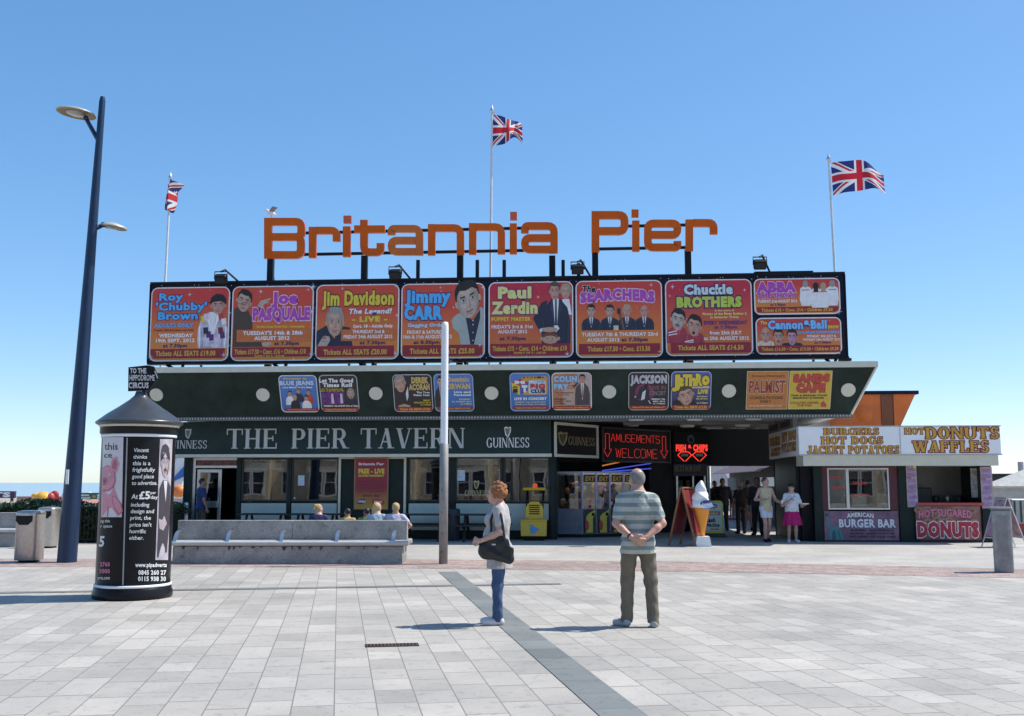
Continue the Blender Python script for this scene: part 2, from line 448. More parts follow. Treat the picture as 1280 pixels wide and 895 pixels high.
# ------------------------------------------------------------------ ground
def paving(name, ang, L, W, col, var=.16, joint=.006, jdark=.45, speck=.1):
    m, nt, b = new_mat(name)
    tc = nt.nodes.new('ShaderNodeTexCoord').outputs['Object']
    sp = nd(nt, 'ShaderNodeSeparateXYZ', tc); x, y = sp.outputs[0], sp.outputs[1]
    c, s_ = math.cos(ang), math.sin(ang)
    U = mth(nt, 'ADD', mth(nt, 'MULTIPLY', x, c), mth(nt, 'MULTIPLY', y, s_))
    V = mth(nt, 'SUBTRACT', mth(nt, 'MULTIPLY', y, c), mth(nt, 'MULTIPLY', x, s_))
    vr = mth(nt, 'DIVIDE', V, W); row = mth(nt, 'FLOOR', vr)
    wn = nt.nodes.new('ShaderNodeTexWhiteNoise'); wn.noise_dimensions = '1D'; nt.links.new(row, wn.inputs['W'])
    r1 = wn.outputs['Value']
    ur = mth(nt, 'ADD', mth(nt, 'DIVIDE', U, mth(nt, 'MULTIPLY', mth(nt, 'ADD', mth(nt, 'MULTIPLY', r1, .5), .75), L)), mth(nt, 'MULTIPLY', r1, 31.7))
    colm = mth(nt, 'FLOOR', ur)
    cv = nd(nt, 'ShaderNodeCombineXYZ', row, colm)
    w2 = nt.nodes.new('ShaderNodeTexWhiteNoise'); w2.noise_dimensions = '2D'; nt.links.new(cv.outputs[0], w2.inputs['Vector'])
    fv = mth(nt, 'SUBTRACT', vr, row); fu = mth(nt, 'SUBTRACT', ur, colm)
    dv = mth(nt, 'MULTIPLY', mth(nt, 'MINIMUM', fv, mth(nt, 'SUBTRACT', 1.0, fv)), W)
    du = mth(nt, 'MULTIPLY', mth(nt, 'MINIMUM', fu, mth(nt, 'SUBTRACT', 1.0, fu)), L)
    jm = mth(nt, 'MAXIMUM', mth(nt, 'LESS_THAN', dv, joint * .8), mth(nt, 'LESS_THAN', du, joint * 1.5))
    lo = tuple(k * (1 - var) for k in col); hi = tuple(k * (1 + var) for k in col)
    base = ramp(nt, w2.outputs['Value'], [(0, lo), (.35, tuple(k * .97 for k in col)), (.7, col), (1, hi)])
    sp1 = noise(nt, tc, 110, 2); sp2 = noise(nt, tc, .55, 5); sp3 = noise(nt, tc, 7, 4)
    base = mixc(nt, 1.0, base, ramp(nt, sp1, [(.3, (1 - speck,) * 3), (.7, (1 + speck,) * 3)]), 'MULTIPLY')
    base = mixc(nt, 1.0, base, ramp(nt, sp2, [(.3, (.78, .79, .8)), (.7, (1.1, 1.09, 1.08))]), 'MULTIPLY')
    base = mixc(nt, 1.0, base, ramp(nt, sp3, [(.24, (.72, .72, .7)), (.44, (1, 1, 1))]), 'MULTIPLY')
    gum = mth(nt, 'GREATER_THAN', noise(nt, tc, 13, 1), .71)
    base = mixc(nt, mth(nt, 'MULTIPLY', gum, .4), base, tuple(k * .35 for k in col))
    base = mixc(nt, jm, base, tuple(k * jdark for k in col))
    nt.links.new(base, b.inputs['Base Color']); b.inputs['Roughness'].default_value = .75
    b.inputs['Specular IOR Level'].default_value = .35
    bn = nt.nodes.new('ShaderNodeBump'); bn.inputs['Strength'].default_value = .25; bn.inputs['Distance'].default_value = .004
    nt.links.new(mth(nt, 'SUBTRACT', mth(nt, 'MULTIPLY', sp1, .6), jm), bn.inputs['Height']); nt.links.new(bn.outputs[0], b.inputs['Normal'])
    return m
SLABDIR = R(90 + 13.8)                       # the long joints run this way
def flat(name, pts, z, mat):
    o = MB().add([(p[0], p[1], z) for p in pts], [tuple(range(len(pts)))], mat).build(name, org=(0, 0, 0))
    return structure(o)
m_sand = M('sand', (.32, .28, .21), .9, var=.2, scale=.02)
flat('ground', [(-2500, -400), (2500, -400), (2500, 4000), (-2500, 4000)], 0, m_sand)
def water():
    m, nt, b = new_mat('sea_water'); tc = nt.nodes.new('ShaderNodeTexCoord').outputs['Object']
    b.inputs['Base Color'].default_value = (.3, .38, .42, 1); b.inputs['Roughness'].default_value = .25
    bn = nt.nodes.new('ShaderNodeBump'); bn.inputs['Strength'].default_value = .5; bn.inputs['Distance'].default_value = .3
    nt.links.new(noise(nt, tc, .6, 4), bn.inputs['Height']); nt.links.new(bn.outputs[0], b.inputs['Normal']); return m
flat('sea', [(-2500, 115), (2500, 115), (2500, 4000), (-2500, 4000)], .05, water())
front = [(-60, 19.6), (-13, 19.85), (-8, 20.15), (-4.9, 20.25), (0.5, 19.95), (4, 19.5), (7.6, 18.95), (20, 17.2), (60, 11.5)]
back = [(-60, 21.7), (-13, 21.95), (-8, 22.35), (-3.1, 22.5), (1.86, 22.3), (5, 21.7), (8.3, 20.85), (20, 19.0), (60, 13.4)]
m_pave = paving('plaza_slabs', SLABDIR, .62, .31, (.402, .378, .342), var=.14)
flat('plaza_paving', [(-60, -60), (60, -60)] + front[::-1], .004, m_pave)
m_conc = paving('promenade_flags', R(-4), .9, .6, (.425, .405, .37), var=.06, joint=.004, jdark=.7)
flat('promenade_paving', front + [(60, 90), (-60, 90)], .004, m_conc)
m_brick = paving('pink_setts', R(-5), .2, .1, (.355, .272, .245), var=.32, joint=.005, jdark=.6, speck=.2)
flat('brick_strip', front + back[::-1], .008, m_brick)
m_band = paving('dark_slabs', SLABDIR, .62, .6, (.185, .2, .195), var=.14, joint=.005, jdark=.6)
a_, b_, c_, d_ = gr(552.6, 709), gr(574.4, 709), gr(1030, 1080), gr(1045 - 94, 1080)
dj = Vector((math.cos(SLABDIR), math.sin(SLABDIR), 0)); pj = Vector((dj.y, -dj.x, 0))
mid = gr(675, 810)
flat('dark_band', [mid + dj * 9.0 - pj * .17, mid + dj * 9.0 + pj * .17, mid - dj * 18 + pj * .17, mid - dj * 18 - pj * .17], .010, m_band)
q = gr(699, 729.5); flat('cross_band', [q, q - pj * 40, q - pj * 40 - dj * .22, q - dj * .22], .012, m_band)

# ------------------------------------------------------------------ shared materials
GREEN = M('dark_green_paint', (.014, .026, .024), .45, var=.25, scale=3, spec=.2)
GREENF = M('fascia_green_paint', (.026, .038, .031), .6, var=.4, scale=1.3, spec=.12)
CREAM = M('cream_paint', (.62, .60, .49), .5, var=.08, scale=4)
PALE = M('pale_green_panel', (.46, .52, .46), .5, var=.08)
BLACK = M('black_metal', (.01, .011, .014), .5, var=.2, spec=.2)
DARK = M('dark_interior', (.02, .017, .015), .8, var=.4)
ALU = M('aluminium', (.55, .56, .57), .32, .9, var=.08)
WHITE = M('white_paint', (.78, .79, .8), .4, var=.04)
SILVER = M('silver_letter', (.52, .53, .52), .35, .25, var=.06)
NAVY = M('navy_board', (.008, .01, .026), .5, var=.3, spec=.2)
STEEL = M('brushed_steel', (.46, .455, .44), .38, .85, var=.12, scale=14)
CHAR = M('charcoal', (.035, .037, .042), .5, var=.2)
WOODD = M('dark_stained_wood', (.03, .022, .018), .6, var=.3)
RED = M('red_paint', (.5, .05, .045), .45, var=.1)
GLASS = glass('window_glass', (.6, .64, .62), 1.55, 3.2)

# ------------------------------------------------------------------ the pier building: pub, entrance, canopy
YW = 30.6
def X_(u, Y, v=600): return at(u, v, Y).x
def Z_(v, Y, u=640): return at(u, v, Y).z
pub = thing('pier_building', 'long dark green pier pub and arcade building under a deep sloping canopy', 'building', (X_(640, 31), 31, 0))
xl, xr = X_(230, YW), X_(694, YW)
z_head = Z_(569, YW)
ztop = Z_(523, 29.5)
wall = MB()
wx = [(301.5, 360, 572, 627), (364, 423, 572, 627), (510, 562, 572, 627), (569, 627, 571, 627), (630, 687, 571, 628)]
def px_box(mb, u0, u1, v0, v1, y0, y1, mat):
    mb.box(X_(u0, YW), X_(u1, YW), y0, y1, Z_(v1, YW), Z_(v0, YW), mat)
for u0, u1 in ((230, 240.5), (296, 301.5), (360, 364), (423, 425), (506, 510), (562, 569), (627, 630), (687, 696)):
    wall.box(X_(u0, YW), X_(u1, YW), YW - .04, YW + .22, 0, z_head, GREEN)
wall.box(xl, xr, YW + .02, YW + .3, z_head - .001, ztop, GREEN)
for u0, u1, v0, v1 in wx: wall.box(X_(u0, YW), X_(u1, YW), YW, YW + .2, 0, Z_(v1 + 1, YW), GREEN)
wall.box(X_(425, YW), X_(506, YW), YW, YW + .2, 0, z_head, GREEN)
wall.box(xl, xl + .25, YW + .22, 38, 0, ztop, GREEN)
wall.box(xl, xr + 4, 37.8, 38, 0, ztop, GREEN)
wall.build('wall', pub)
inn = MB(); inn.box(xl + .3, xr, 35, 35.1, 0.02, ztop, DARK); inn.box(xl + .3, xr, YW + .25, 35, .014, .02, DARK)
inn.box(xl + 3, xl + 9, 33.6, 34.2, .02, 1.1, WOODD)
for i in range(7): inn.cbox(xl + 3.2 + i * .9, xl + 3.8 + i * .9, 34.6, 34.9, 1.2, 2.0, M('bottle_shelf', (.12, .08, .04), .3, var=.6, scale=9), .02)
inn.build('interior', pub)
FR = M('window_frame_green', (.02, .032, .03), .35, var=.2)
for u0, u1, v0, v1 in wx:
    x0, x1, z0, z1 = X_(u0, YW), X_(u1, YW), Z_(v1, YW), Z_(v0, YW)
    f = MB(); t = .05
    f.box(x0, x1, YW + .02, YW + .1, z0, z0 + t, FR); f.box(x0, x1, YW + .02, YW + .1, z1 - t, z1, FR)
    f.box(x0, x0 + t, YW + .02, YW + .1, z0 + t, z1 - t, FR); f.box(x1 - t, x1, YW + .02, YW + .1, z0 + t, z1 - t, FR)
    fo = f.build('window', pub)
    g = MB(); g.add([(x0 + t, YW + .06, z0 + t), (x1 - t, YW + .06, z0 + t), (x1 - t, YW + .06, z1 - t), (x0 + t, YW + .06, z1 - t)], [(0, 1, 2, 3)], GLASS)
    g.build('pane', fo)
    p = MB(); p.cbox(x0 + .03, x1 - .03, YW - .025, YW, .26, Z_(629.5, YW), PALE, .008); p.build('riser_panel', pub)
CURT = M('grey_curtain', (.36, .35, .32), .9, var=.3, scale=12)
cu = MB()
for u0, u1 in ((303, 311), (352, 358), (512, 516), (608, 614), (640, 650)):
    x0, x1 = X_(u0, YW), X_(u1, YW); n = 10
    pts = [(x0 + (x1 - x0) * i / n, YW + .35 + .04 * math.sin(i * 2.2)) for i in range(n + 1)]
    cu.add([(x, y, z) for z in (.95, 2.4) for x, y in pts], [(i, i + 1, n + 2 + i, n + 1 + i) for i in range(n)], CURT)
cu.build('curtain', pub)
bl = MB()
for u0, u1, v0, v1 in ((308, 350, 578, 587), (571, 622, 572, 581)):
    bl.box(X_(u0, YW), X_(u1, YW), YW + .14, YW + .15, Z_(v1, YW), Z_(v0, YW), M('window_banner', (.42, .47, .48), .6, var=.3, scale=8))
bl.build('window_banner', pub)
no = MB()
for u0, u1, v0, v1 in ((372, 380, 594, 607), (570.5, 581, 587.5, 601)):
    no.box(X_(u0, YW), X_(u1, YW), YW + .045, YW + .05, Z_(v1, YW), Z_(v0, YW), M('blue_notice', (.5, .62, .72), .6, var=.3, scale=14))
no.build('notice', pub)
# cream frame round the poster bay
cf = MB(); t = .07
x0, x1 = X_(423.5, YW), X_(508, YW)
cf.box(x0, x0 + t, YW - .06, YW - .04, 0.1, z_head - .03, CREAM); cf.box(x1 - t, x1, YW - .06, YW - .04, .1, z_head - .03, CREAM)
cf.box(x0 + t, x1 - t, YW - .06, YW - .04, z_head - .03 - t, z_head - .03, CREAM)
cf.build('bay_trim', pub)
# pub door
dr = MB(); x0, x1, zt = X_(240.5, YW), X_(296, YW), z_head - .04
zd = Z_(584.5, YW)
dr.box(x0, x0 + .09, YW, YW + .12, 0, zt, ALU); dr.box(x0 + .09, x1, YW, YW + .12, zt - .09, zt, ALU); dr.box(x0 + .09, x1, YW, YW + .12, zd, zd + .07, ALU)
dro = dr.build('door_frame', pub)
MB().box(x0 + .1, x1, YW + .05, YW + .06, zd + .07, zt - .09, M('transom_print', (.14, .05, .05), .4, var=.7, scale=8)).build('transom', pub)
lf = MB(); L0, L1 = x0 + .12, X_(276, YW); y0 = YW + .05
for a, b, c, d in ((L0, L0 + .1, .02, zd - .04), (L1 - .1, L1, .02, zd - .04)): lf.cbox(a, b, y0, y0 + .05, c, d, ALU, .006)
lf.cbox(L0 + .1, L1 - .1, y0, y0 + .05, zd - .14, zd - .04, ALU, .006); lf.cbox(L0 + .1, L1 - .1, y0, y0 + .05, .9, 1.1, ALU, .006); lf.cbox(L0 + .1, L1 - .1, y0, y0 + .05, .02, .2, ALU, .006)
lfo = lf.build('door', pub)
MB().box(L0 + .1, L1 - .1, y0 + .02, y0 + .03, .2, zd - .14, GLASS).build('door_pane', lfo)
h = MB(); h.path([(L1 - .05, y0 - .01, .88), (L1 - .05, y0 - .06, .92), (L1 - .05, y0 - .06, 1.2), (L1 - .05, y0 - .01, 1.24)], .014, ALU, 8); h.build('door_handle', lfo)
# entrance: splayed wall going back to the restaurant
E0_x = X_(694, YW - .1); E0 = Vector((E0_x, YW - .1, 0)); E1 = Vector((E0_x + .05, 33.4, 0)); E2 = Vector((X_(841, 35.2), 35.2, 0)); E3 = Vector((X_(884.5, 35.3), 35.3, 0))
ent = MB()
def wallseg(mb, A, B, z0, z1, mat, th=.15, inset=0):
    d = (B - A).normalized(); n = Vector((-d.y, d.x, 0))
    mb.prism([A + n * inset + Vector((0, 0, z0)), B + n * inset + Vector((0, 0, z0)), B + n * inset + Vector((0, 0, z1)), A + n * inset + Vector((0, 0, z1))], n * th, mat)
wallseg(ent, E0, E1, 0, ztop, GREEN)
wallseg(ent, E1 + (E2 - E1) * .78, E2, 0, 2.3, DARK); wallseg(ent, E1, E2, 2.3, ztop, DARK)
wallseg(ent, E2, Vector((X_(842, 35.3), 35.3, 0)), 0, ztop, DARK)
xa, xb, xc = X_(841, 35.3), X_(845, 35.3), X_(882, 35.3)
ent.box(xa, xb, 35.3, 35.5, 0, ztop, DARK); ent.box(xb, xc, 35.3, 35.5, 2.1, ztop, DARK); ent.box(xc, E3.x, 35.3, 38, 0, ztop, DARK)
ent.box(X_(884.5, 36), X_(1003, 36), 36, 36.3, Z_(582.5, 36, 900), ztop, M('dark_beam', (.012, .013, .016), .6))
ent.box(xb, xc, 37.6, 37.7, 0, ztop, DARK)
ent.box(X_(884.6, 35.6), X_(886.4, 35.6), 35.35, 35.6, 0, Z_(582, 35.6, 885), M('pale_post', (.6, .62, .63), .5))
ent.build('entrance_wall', pub)
arc = MB()
# amusement arcade seen through the entrance: cabinets in the dark
for i, c in enumerate(((.25, .05, .04), (.05, .06, .2), (.3, .2, .03), (.18, .05, .2), (.03, .2, .2))):
    x = E1.x + .6 + i * .75; y = 36.4
    arc.cbox(x, x + .55, y, y + .6, 0, 1.75, M('arcade_cabinet_%s' % 'abcde'[i], tuple(k * .5 for k in c), .4, var=.5, scale=7), .03)
arc.build('arcade_cabinets', pub)['kind'] = 'stuff'
dw = MB(); t = .06
dw.box(xb, xb + t, 35.24, 35.3, 0, 2.1, ALU); dw.box(xc - t, xc, 35.24, 35.3, 0, 2.1, ALU); dw.box(xb + t, xc - t, 35.24, 35.3, 2.04, 2.1, ALU)
dw.box(xb + (xc - xb) * .55, xb + (xc - xb) * .55 + .05, 35.26, 35.3, 0, 2.04, ALU)
dw.build('restaurant_door_frame', pub)
# roof / canopy: tapered box, wide at the top
YT, YB = 28.9, 29.48
ztt, zbb = Z_(455.5, YT), Z_(519.5, YB)
CL, CR = X_(166, YT, 458), X_(1095, YT, 453)
BL, BR = CL + .56, X_(1064, YB, 516)
YR = 40.0
SOFFIT = M('grey_soffit', (.2, .195, .185), .55, var=.35, scale=1.5)
can = MB()
zt2 = ztt - .16
T = [(CL, YT, zt2), (CR, YT, zt2), (CR, YR, zt2), (CL, YR, zt2)]; B = [(BL, YB, zbb), (BR, YB, zbb), (BR, YR, zbb), (BL, YR, zbb)]
can.add(T + B, [(0, 1, 2, 3)[::1], (0, 4, 5, 1), (1, 5, 6, 2), (2, 6, 7, 3), (3, 7, 4, 0)], GREENF)
can.add(B, [(3, 2, 1, 0)], SOFFIT)
can.build('canopy', pub)
tr = MB(); tr.box(CL - .04, CR + .04, YT - .05, YR, zt2, ztt, CREAM); tr.build('roof_edge', pub)
sd = MB()
e0, e1 = Vector((CR, YT, zt2)), Vector((BR, YB, zbb)); sd.path([e0 + Vector((.0, -.012, 0)), e1 + Vector((0, -.012, 0))], .035, CREAM, 6); sd.build('corner_trim', pub)
# lit-bulb strip along the lower edge
bs = MB(); bs.box(BL, BR, YB - .03, YB + .02, zbb - .12, zbb, M('bulb_track', (.12, .12, .11), .5))
nb = 235
BW = M('white_bulb', (.55, .55, .52), .3)
for i in range(nb): bs.ball((BL + .05 + (BR - BL - .1) * i / (nb - 1), YB - .04, zbb - .05), (.024, .024, .028), BW, 6)
bs.build('bulb_strip', pub)['kind'] = 'stuff'
# fascia sheet frame
FN = Vector((0, -(ztt - zbb), -(YB - YT))).normalized(); FU = Vector((0, -(YB - YT), (zt2 - zbb))).normalized()
FN = Vector((1, 0, 0)).cross(FU).normalized()
FP = Vector((0, YB, zbb))
DISC = M('opal_disc', (.62, .61, .5), .4, var=.05)
for u, v in ((196, 493), (329, 493), (470, 491.3), (614.5, 491), (761.5, 489.3), (911, 488.2), (1060, 487)):
    c = hit(u, v, FP, FN); mb = MB(); a = 8.6 * 29.3 / 1300
    ring = [c + (Vector((1, 0, 0)) * math.cos(k * math.pi / 16) + FU * math.sin(k * math.pi / 16)) * a for k in range(32)]
    mb.prism([p + FN * .002 for p in ring], FN * .04, DISC); mb.build('fascia_light', pub)
# soffit lamps
LAMP = M('soffit_lamp_white', (.85, .85, .82), .4, var=.03)
for u, v in ((795.5, 524), (868, 524), (942, 523), (789, 532), (859, 532), (928, 531), (912, 536), (905, 541), (940, 536.5)):
    c = hit(u, v, Vector((0, 0, zbb - .04)), Vector((0, 0, 1)))
    MB().lathe([(0, -.05), (.2, -.05), (.24, -.02), (.24, .042), (0, .042)], c, LAMP, 20).build('downlight', pub)
rail = MB()
rail.box(X_(690, 31.2), X_(1000, 31.2), 31.2, 31.3, zbb - .08, zbb, SOFFIT); rail.box(X_(780, 33), X_(1000, 33), 33, 33.1, zbb - .08, zbb, SOFFIT)
rail.build('soffit_beam', pub)

# fascia over the pub windows and its signs
YS = 30.15
def board(name, label, cat, px, Y, th, mat, trim=None, tw=.07, parent=None, group=None):
    """upright sign board facing the plaza; returns (root object, Art drawn in photograph pixels)"""
    o, X, U, n = sheet_px(Vector((0, Y, 0)), Vector((0, -1, 0)), Vector((0, 0, 1)), px)
    mb = MB(); mb.box(o.x, o.x + X.x, Y, Y + th, o.z, o.z + U.z, mat)
    if trim:
        x0, x1, z0, z1 = o.x, o.x + X.x, o.z, o.z + U.z
        for a, b, c, d in ((x0 - tw, x1 + tw, z0 - tw, z0), (x0 - tw, x1 + tw, z1, z1 + tw), (x0 - tw, x0, z0, z1), (x1, x1 + tw, z0, z1)):
            mb.box(a, b, Y - .03, Y + th, c, d, trim)
    ob = mb.build(name)
    tag(ob, label, cat, group)
    return ob, Art(sheet(o, X, U, n), px)
sign, A = board('pub_sign', 'long dark green pub fascia board with big silver serif lettering above the windows', 'sign', (212, 526.5, 689, 567), YS, .4, M('pub_sign_green', (.022, .043, .042), .5, var=.2, scale=2, spec=.2))
for w_, a_, b_ in (('THE', 285.5, 350), ('PIER', 367.5, 439), ('TAVERN', 454.5, 583.5)): A.serif(w_, a_, 535.5, b_, 560.5, SILVER, 2, depth=22)
A.mb.lines('lettering', sign)
def harp(A, cx, cy, h_, mat, lay=3):
    w_ = h_ * .62
    x0, x1, y0, y1 = cx - w_ / 2, cx + w_ / 2, cy - h_ / 2, cy + h_ / 2
    A.poly([(x0, y0 + h_ * .12), (x0 + w_ * .3, y0), (x0 + w_ * .55, y0 + h_ * .1), (x1, y0 + h_ * .02), (x1, y0 + h_ * .12), (x0 + w_ * .5, y0 + h_ * .2), (x0 + w_ * .22, y0 + h_ * .18), (x0 + w_ * .1, y0 + h_ * .24)], mat, lay)
    A.poly([(x0, y0 + h_ * .12), (x0 + w_ * .14, y0 + h_ * .2), (x0 + w_ * .3, y0 + h_ * .7), (x0 + w_ * .6, y1 - h_ * .04), (x0 + w_ * .5, y1), (x0 + w_ * .16, y0 + h_ * .78)], mat, lay + .3)
    A.poly([(x1 - w_ * .16, y0 + h_ * .12), (x1, y0 + h_ * .1), (x1 - w_ * .02, y0 + h_ * .5), (x0 + w_ * .62, y1), (x0 + w_ * .48, y1 - h_ * .05), (x1 - w_ * .2, y0 + h_ * .5)], mat, lay + .6)
    for k in range(4):
        x = x0 + w_ * (.3 + .14 * k); A.line([(x, y0 + h_ * .2), (x + w_ * .04, y0 + h_ * (.78 + .02 * k))], w_ * .035, mat, lay + .9)
g = A.on(MB()); g.serif('GUINNESS', 206, 549.8, 260.5, 560.2, SILVER, 3, depth=10); harp(g, 235.5, 541.3, 13, SILVER); g.mb.lines('stout_lettering', sign)
g = A.on(MB()); g.serif('GUINNESS', 610, 547.8, 662.5, 559.8, WHITE, 3, depth=10); harp(g, 635.8, 540.5, 13.5, WHITE); g.mb.lines('stout_lettering', sign)
o_ = MB(); o_.box(X_(212, YS), X_(690, YS), YS - .05, YS + .42, Z_(571, YS), Z_(567, YS) - .002, CREAM); o_.build('lower_trim', sign)
# angled stout sign at the corner of the entrance
S0 = Vector((X_(693, YS), YS, 0)); S1 = Vector((X_(747.5, 32.2), 32.2, 0)); sdv = (S1 - S0); sn = Vector((sdv.y, -sdv.x, 0)).normalized()
zb_, zt_ = Z_(571, YS), Z_(527.5, YS)
mb = MB(); GOLD = M('dull_gold', (.3, .24, .12), .45, var=.2)
mb.prism([S0 + Vector((0, 0, zb_)), S1 + Vector((0, 0, zb_)), S1 + Vector((0, 0, zt_)), S0 + Vector((0, 0, zt_))], -sn * .25, BLACK)
for a, b, c, d in ((0, 1, zb_, zb_ + .08), (0, 1, zt_ - .08, zt_), (0, .035, zb_ + .08, zt_ - .08), (.965, 1, zb_ + .08, zt_ - .08)):
    P, Q = S0 + sdv * a, S0 + sdv * b
    mb.prism([P + Vector((0, 0, c)), Q + Vector((0, 0, c)), Q + Vector((0, 0, d)), P + Vector((0, 0, d))], sn * .04, CREAM)
so = tag(mb.build('pub_corner_sign'), 'black boxed pub sign with cream edging and faded gold harp, angled into the entrance', 'sign')
A2 = Art(sheet(S0 + Vector((0, 0, zb_)), sdv, Vector((0, 0, zt_ - zb_)), sn), (5, 10, 293, 240))
A2.serif('GUINNESS', 94, 100, 272, 156, GOLD, 4); harp(A2, 58, 118, 96, GOLD); A2.mb.lines('lettering', so)
# window lettering on the glass
A3 = Art(sheet(*sheet_px(Vector((0, YW + .055, 0)), Vector((0, -1, 0)), Vector((0, 0, 1)), (569, 571, 627, 628))), (569, 571, 627, 628))
A3.serif('GUINNESS', 581, 613, 610, 619.5, M('window_gold', (.5, .42, .22), .5), 1); harp(A3, 595.5, 606, 11, MATS['window_gold'], 1); A3.mb.lines('window_lettering', pub)

# ------------------------------------------------------------------ neon signs of the entrance
def neon(name, col, e):
    return M(name, col, .4, var=0, emit=e)
NEON = neon('red_neon', (1.0, .04, .03), .3); NEON2 = neon('bright_red_neon', (1.0, .05, .03), .7)
def boxsign(name, label, P, Q, z0, z1, mat, px, edge=CHAR):
    d = Q - P; n = Vector((d.y, -d.x, 0)).normalized(); mb = MB()
    mb.prism([P + Vector((0, 0, z0)), Q + Vector((0, 0, z0)), Q + Vector((0, 0, z1)), P + Vector((0, 0, z1))], -n * .2, mat)
    for a, b, c, e in ((0, 1, z0, z0 + .05), (0, 1, z1 - .05, z1), (0, .02, z0 + .05, z1 - .05), (.98, 1, z0 + .05, z1 - .05)):
        A_, B_ = P + d * a, P + d * b
        mb.prism([A_ + Vector((0, 0, c)), B_ + Vector((0, 0, c)), B_ + Vector((0, 0, e)), A_ + Vector((0, 0, e))], n * .03, edge)
    ob = tag(mb.build(name), label, 'sign')
    return ob, Art(sheet(P + Vector((0, 0, z0)), d, Vector((0, 0, z1 - z0)), n), px)
P = Vector((X_(752.5, 32.3), 32.3, 0)); Q = Vector((X_(838.5, 35.0), 35.0, 0))
zz0, zz1 = Z_(577.3, 32.3, 752), Z_(533.3, 32.3, 752)
ob, A = boxsign('amusements_sign', 'black entrance sign with red neon words and two down arrows', P, Q, zz0, zz1, BLACK, (320, 42, 765, 268))
def neonword(A, body, x0, y0, x1, y1, mat, wd):
    """single-line neon capitals"""
    G = {'A': [[(0, 1), (.5, 0), (1, 1)], [(.2, .62), (.8, .62)]], 'M': [[(0, 1), (.08, 0), (.5, .8), (.92, 0), (1, 1)]], 'U': [[(0, 0), (0, .8), (.2, 1), (.8, 1), (1, .8), (1, 0)]],
         'S': [[(1, .15), (.8, 0), (.2, 0), (0, .15), (0, .35), (.2, .48), (.8, .52), (1, .65), (1, .85), (.8, 1), (.2, 1), (0, .85)]], 'E': [[(1, 0), (0, 0), (0, 1), (1, 1)], [(0, .5), (.8, .5)]],
         'N': [[(0, 1), (0, 0), (1, 1), (1, 0)]], 'T': [[(0, 0), (1, 0)], [(.5, 0), (.5, 1)]], 'W': [[(0, 0), (.25, 1), (.5, .15), (.75, 1), (1, 0)]], 'L': [[(0, 0), (0, 1), (1, 1)]],
         'C': [[(1, .15), (.8, 0), (.2, 0), (0, .2), (0, .8), (.2, 1), (.8, 1), (1, .85)]], 'O': [[(.2, 0), (.8, 0), (1, .2), (1, .8), (.8, 1), (.2, 1), (0, .8), (0, .2), (.2, 0)]]}
    n = len(body); w_ = (x1 - x0) / n
    for i, c in enumerate(body):
        for st in G[c]: A.line([(x0 + w_ * (i + .1 + .8 * a), y0 + (y1 - y0) * b) for a, b in st], wd, mat, 12)
neonword(A, 'AMUSEMENTS', 372, 84, 694, 134, NEON, 2.4)
neonword(A, 'WELCOME', 400, 178, 678, 236, NEON, 2.4)
for x in (353, 720):
    A.line([(x - 12, 85), (x + 12, 85), (x + 12, 185), (x + 26, 185), (x, 235), (x - 26, 185), (x - 12, 185), (x - 12, 85)], 3, NEON, 12)
A.mb.build('neon_tubing', ob)
P = Vector((X_(842, 35.15), 35.15, 0)); Q = Vector((X_(888, 35.15), 35.15, 0))
ob, A = boxsign('fish_and_chips_sign', 'black takeaway sign with glowing red FISH & CHIPS neon above the restaurant door', P, Q, Z_(578.5, 35.15, 860), Z_(539, 35.15, 860), BLACK, (765, 75, 1010, 290), BLACK)
A.text('FISH & CHIPS', 786, 168, 995, 208, NEON2, 8, bold=.05)
for x in (842, 940):
    A.line([(x - 46, 238), (x - 25, 216), (x + 25, 216), (x + 46, 238), (x, 284), (x - 46, 238)], 6, NEON2, 8)
    A.rect(x - 24, 228, x + 24, 246, M('menu_strip', (.4, .45, .4), .5), 4)
A.ell(886, 130, 24, 30, M('fish_emblem', (.05, .09, .13), .4, var=.4, scale=20), 3); A.ell(886, 135, 12, 17, BLACK, 5)
A.mb.build('neon_tubing', ob)
P = Vector((X_(842, 35.15), 35.15, 0)); Q = Vector((X_(884, 35.15), 35.15, 0))
ob, A = boxsign('restaurant_sign', 'dim brown RESTAURANT nameboard with a blue lower edge over the doorway', P, Q, Z_(595, 35.15, 860), Z_(580, 35.15, 860), M('dark_brown_sign', (.03, .018, .015), .5), (762, 292, 985, 365), M('blue_edge', (.02, .04, .12), .5))
A.serif('RESTAURANT', 770, 303, 945, 336, GOLD, 5); A.mb.lines('lettering', ob)
# blue and orange tube lights inside the arcade mouth
P = Vector((X_(753, 33.6), 33.6, 0))
for i, (c, z, rr_) in enumerate((((1, .35, .05), 2.18, .35), ((.1, .16, 1), 2.02, .25), ((.1, .16, 1), 1.98, .12))):
    mb = MB(); mb.path([P + Vector((0, 0, z)), P + Vector((1.6, .9, z + rr_))], .022, neon('tube_%s' % 'abc'[i], c, .3), 6)
    tag(mb.build('tube_light'), ('thin orange tube light slanting above the crane machines', 'blue tube light under the orange one in the arcade mouth', 'lowest blue tube light, least tilted, in the arcade mouth')[i], 'light', 'tube lights in the arcade mouth')

